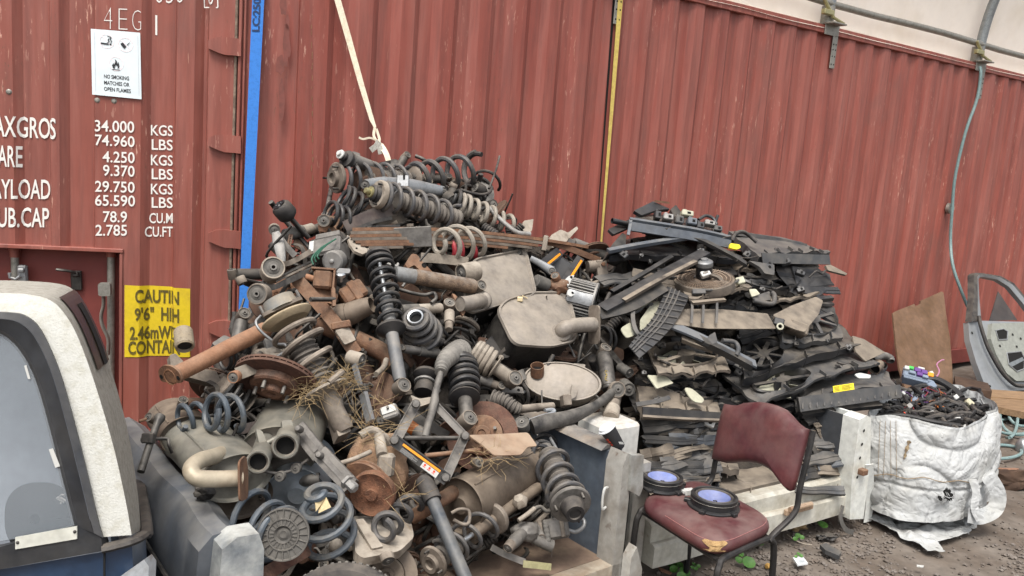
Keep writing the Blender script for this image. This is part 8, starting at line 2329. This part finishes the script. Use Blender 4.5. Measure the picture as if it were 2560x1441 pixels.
for i,(x,y,w,m_,nm) in enumerate(((2332,1031,9,pvc,'round white clip among the looms, upper'),(2398,1048,12,pvc,'white ragged plug near the bag rim'),(2414,1066,8,pvc,'round white clip at the front rim of the bag'),(2392,992,11,pvc,'white cylinder plug by the inner bag wall'),(2276,1014,12,alu_dull,'grey crumpled plug left of the looms'),(2428,1006,16,mat('clear cream plug','b9b39a',.3,bump=.1),'cream clear block plug by the inner bag wall'),(2332,962,18,blue_gr,'blue grey plug below the fuse box'),(2290,1000,14,blue_gr,'blue grey plug in the middle of the wiring'),(2330,932,9,pvc,'white oval plug right of the fuse box'),(2262,1036,10,label_r,'red plug on the looms at the left'),(2260,982,7,pvc,'white slim plug at the left of the wiring'))):
 block(nm,BG(x,y,-.13),(w*1.3,w,w),CV(.2,.5,.8),SC(rw.uniform(.5,2.4)),m_,None,'connector','connector')
# ---------------------------------------------------------------- things along the wall on the right
pl_o=P(2254,940,6.75);
e1=P(2382,961,6.95)-pl_o;e2=P(2290,760,7.2)-pl_o;pn=e1.cross(e2).normalized()
if pn.dot(EYE-pl_o)<0: pn=-pn
b=B();b.slab([on_plane(x,y,pl_o,pn) for x,y in rnd([(2232,783),(2286,760),(2289,766),(2302,759),(2302,752),(2356,729),(2360,733),(2366,790),(2375,844),(2380,910),(2384,1000),(2258,980),(2248,920),(2240,864)],4,2)] if False else [on_plane(x,y,pl_o,pn) for x,y in [(2232,783),(2240,778),(2286,760),(2289,766),(2302,759),(2302,752),(2354,729),(2359,732),(2366,790),(2375,844),(2380,910),(2384,985),(2262,970),(2248,920),(2240,864)]],-pn*.015)
tag(b.build('plywood_board',ply,loc=pl_o),'brown plywood offcut with a notched top leaning on the red wall','board')
d_o=P(2471,983,6.95)
e1=P(2560,975,7.2)-d_o;e2=P(2428,685,7.35)-d_o;dn=e1.cross(e2).normalized()
if dn.dot(EYE-d_o)<0: dn=-dn
def DO(x,y,o=0): return on_plane(x,y,d_o,dn)+dn*o
door=thing('car_door','silver car door with empty window frame leaning on the red wall','car door',d_o)
fo=[(2421,806),(2427,745),(2427,690),(2432,685),(2450,686),(2494,693),(2527,711),(2562,752),(2600,800)]
fi=[(2448,804),(2443,745),(2441,700),(2445,695),(2456,695),(2488,701),(2517,719),(2550,758),(2584,804)]
def loop_strip(b,A_,C_,o0,o1):
 n_=len(A_)
 b.add([DO(*p,o0) for p in A_]+[DO(*p,o1) for p in C_],[(i,i+1,n_+i+1,n_+i) for i in range(n_-1)])
fm=[((a[0]+c[0])/2,(a[1]+c[1])/2) for a,c in zip(fo,fi)]
b=B();loop_strip(b,fo,fm,.03,.035);loop_strip(b,fo,[(x-3,y-2) for x,y in fo],.03,-.02);b.build('outer_frame_seal',rubber,door)
b=B();loop_strip(b,fm,fi,.036,.02);loop_strip(b,fi,fi,.02,-.02);b.build('window_frame',door_m,door)
b=B();b.slab([DO(*p,.0) for p in ((2421,805),(2448,802),(2600,806),(2640,900),(2640,972),(2560,976),(2471,983),(2455,945),(2440,905),(2424,850))],-dn*.05);b.build('door_skin',door_m,door)
b=B();b.slab([DO(*p,.04) for p in ((2470,812),(2600,808),(2640,900),(2640,955),(2530,955),(2505,935),(2480,890),(2466,850))],-dn*.045);b.build('inner_panel',mat('grey green inner door','85877f',.45,.2,'767870',.4,5,.1,bump=.05),door)
b=B();b.tube(catmull([DO(*p,.045) for p in ((2435,794),(2440,820),(2455,866),(2474,904),(2494,936),(2520,962),(2540,968),(2570,966))],5),.016,8);b.build('door_seal',rubber,door)
for poly in ([(2477,830),(2496,826),(2507,832),(2506,852),(2484,853)],[(2505,886),(2540,882),(2549,898),(2548,925),(2530,932),(2510,915)]):
 b=B();b.slab([DO(*p,.043) for p in poly],-dn*.001);b.build('panel_opening',hole_m,door)
 b=B();c=[DO(*p,.044) for p in poly];b.tube(c,.006,6,closed=True);b.build('opening_rim',door_m,door)
b=B();b.slab([DO(*p,.044) for p in ((2508,912),(2544,896),(2548,904),(2514,922))],-dn*.004);b.build('window_regulator',galv,door)
b=B()
for x,y in ((2429,833),(2520,840),(2540,850),(2530,870),(2552,838),(2488,868),(2474,966)): b.lathe([(0,.001),(.012,.001)],10,face_frame(DO(x,y,.044 if x>2475 else .004),dn),caps=False)
b.build('bolt_holes',hole_m,door)
b=B();b.slab([DO(*p,-.01) for p in ((2476,802),(2498,728),(2546,800))],-dn*.005);b.build('quarter_glass',glass_d,door)
for nm,pts,h,m_ in (('long pale plank lying along the wall under the car door',((2392,968),(2640,985),(2640,1004),(2404,986)),.14,wood),('second pale plank nearer the bag, under the car door',((2408,988),(2640,1008),(2640,1048),(2470,1012)),.13,wood),('dark wet sleeper behind the plywood offcut',((2386,940),(2470,958),(2480,978),(2390,972)),.2,wood_dk)):
 b=B();b.slab([on_z(x,y,h) for x,y in pts],V((0,0,-.05 if m_ is wood else -.18)))
 tag(b.build('timber_plank',m_,loc=on_z(*pts[0],h)),nm,'plank')
b=B()
for cx_,cy_,rx,ry,a0,a1 in ((2548,1040,48,48,.2,6.0),(2560,1030,40,36,0,6.2),(2538,1066,54,20,0,6.1),(2520,1045,24,50,-1.6,1.7)):
 b.tube([on_z(cx_+rx*math.cos(a0+(a1-a0)*i/40),cy_+ry*math.sin(a0+(a1-a0)*i/40),.05+.02*math.sin(i*.4)) for i in range(41)],.011,8)
tag(b.build('coiled_hose',hose_m,loc=on_z(2540,1040,0)),'teal hose lying in loose coils right of the bag','hose')
b=B();b.tube([on_z(2498+56*math.cos(i/40*5.6-2.2),1130+17*math.sin(i/40*5.6-2.2),.02) for i in range(41)],.011,8);tag(b.build('hose_loop',hose_m,loc=on_z(2498,1130,0)),'single teal hose loop on the dirt below the coils','hose')
SURF[0]=lambda x,y,o=0: on_z(x,y,.03+o)
lump('dark rotten timber lump beside the bag loop',(2530,1200),60,wood_dk,4,'rotten_timber','timber',(1.2,.45,.5),amp=.5)
lump('flaky brown bark piece lying on the rotten timber',(2500,1176),40,leaf_dry,6,'bark','bark',(1.3,.12,.5),amp=.5)
lump('grey green glass jar end at the right edge',(2556,1120),20,galv,2,'jar','jar',(.8,1.2,.8),amp=.1)
# ---------------------------------------------------------------- small things on the dirt
def weed(label,pts,sd):
 r_=random.Random(sd)
 c=on_z(*pts[0][:2],0)
 t=thing('weed',label,'weed',c)
 b=B()
 for (x,y,r) in pts: b.tube([c,c*.5+on_z(x,y,.02)*.5+V((0,0,.01)),on_z(x,y,.035)],.0012,5)
 b.build('stem',leaf_m,t)
 for (x,y,r) in pts:
  p=on_z(x,y,.035);k=depth(p)/FPX*r
  M_=face_frame(p,V((r_.uniform(-.4,.4),-.5+r_.uniform(-.3,.3),1)))
  b=B(M_);b.sheet(lambda u,v: ((v)*k*math.cos(u*2*PI)*(1.15 if math.cos(u*2*PI)>0 else 1),v*k*math.sin(u*2*PI),.25*k*v*v),18,4,.0008);b.build('leaf',leaf_m,t)
weed('low round leaved weed near the chair front leg',[(1680,1412,12),(1692,1400,9),(1668,1404,8),(1698,1414,9),(1684,1424,10),(1710,1432,14),(1702,1442,12)],1)
weed('small weed right of the round leaved weed',[(1734,1412,6),(1740,1422,5),(1730,1420,5),(1746,1416,5)],2)
weed('weed with several leaves under the chair seat',[(1852,1368,10),(1842,1360,9),(1866,1358,9),(1878,1366,9),(1898,1356,11),(1850,1386,9),(1846,1402,10),(1870,1408,16)],3)
weed('tiny weed between the chair and the stone',[(1994,1340,7),(2004,1344,6),(1988,1348,6)],4)
weed('weed growing under the sill of the white tub',[(2056,1314,12),(2040,1304,8),(2028,1296,8),(2048,1296,7)],5)
weed('tiny weed below the yellow speck on the gravel',[(1996,1386,5),(2002,1390,5),(1990,1392,4)],6)
def ground_plate(label,poly,th,m,name,cat,z=.025):
 b=B();w=[on_z(x,y,z) for x,y in poly];b.slab(w,V((0,0,-th)));return tag(b.build(name,m,loc=w[0]),label,cat)
SURF[0]=lambda x,y,o=0: on_z(x,y,.02+o)
lump('flat buff stone behind the chair',(1984,1312),30,yrock,3,'stone','stone',(1.1,.45,.8),amp=.4)
card=thing('card','white printed card lying on the gravel at the right of the chair','card',on_z(1998,1402,.03))
b=B();b.slab([on_z(x,y,.03) for x,y in ((1982,1394),(2006,1390),(2020,1408),(1994,1412))],V((0,0,-.008)));b.build('card_sheet',paper,card)
b=B();Ql=[on_z(x,y,.0315) for x,y in ((1982,1394),(2006,1390),(2020,1408),(1994,1412))]
qq=lambda u,v: (Ql[0]*(1-u)+Ql[1]*u)*(1-v)+(Ql[3]*(1-u)+Ql[2]*u)*v
for i in range(9): b.add([qq(.35+i*.06,.45),qq(.35+i*.06+(.02 if i % 3 else .035),.45),qq(.35+i*.06+(.02 if i % 3 else .035),.85),qq(.35+i*.06,.85)],[(0,1,2,3)])
b.build('card_print',sign_line,card)
ground_plate('long dark plastic offcut on the gravel near the bag flap',[(2050,1362),(2066,1358),(2104,1380),(2098,1390),(2064,1376)],.02,plas_gr,'plastic_offcut','plastic offcut',.04)
lump('dark bent scrap piece on the dirt under the tub corner',(2066,1342),22,plas,5,'scrap_piece','scrap',(1.2,.4,.7),amp=.5)
ground_plate('curled pink brown dry leaf beside the chair leg',[(1640,1410),(1652,1420),(1680,1432),(1676,1436),(1652,1428)],.003,leaf_dry,'dry_leaf','leaf',.03)
ground_plate('small white scrap of plastic on the dirt below the bag',[(2292,1412),(2310,1414),(2308,1418),(2292,1416)],.004,pvc,'plastic_scrap_piece','plastic scrap',.03)
lump('orange pebble on the gravel under the chair',(1920,1416),7,mat('orange pebble','b08a4a',.8,bump=.2),2,'pebble','pebble')
b=B();b.tube(catmull([on_z(x,y,.03) for x,y in ((1968,1336),(1986,1350),(2010,1360),(2030,1362))],5),.0025,5);tag(b.build('twig',mat('pale twig','a09688',.8,bump=.1),loc=on_z(1968,1336,0)),'pale thin twig on the dirt behind the chair','twig')
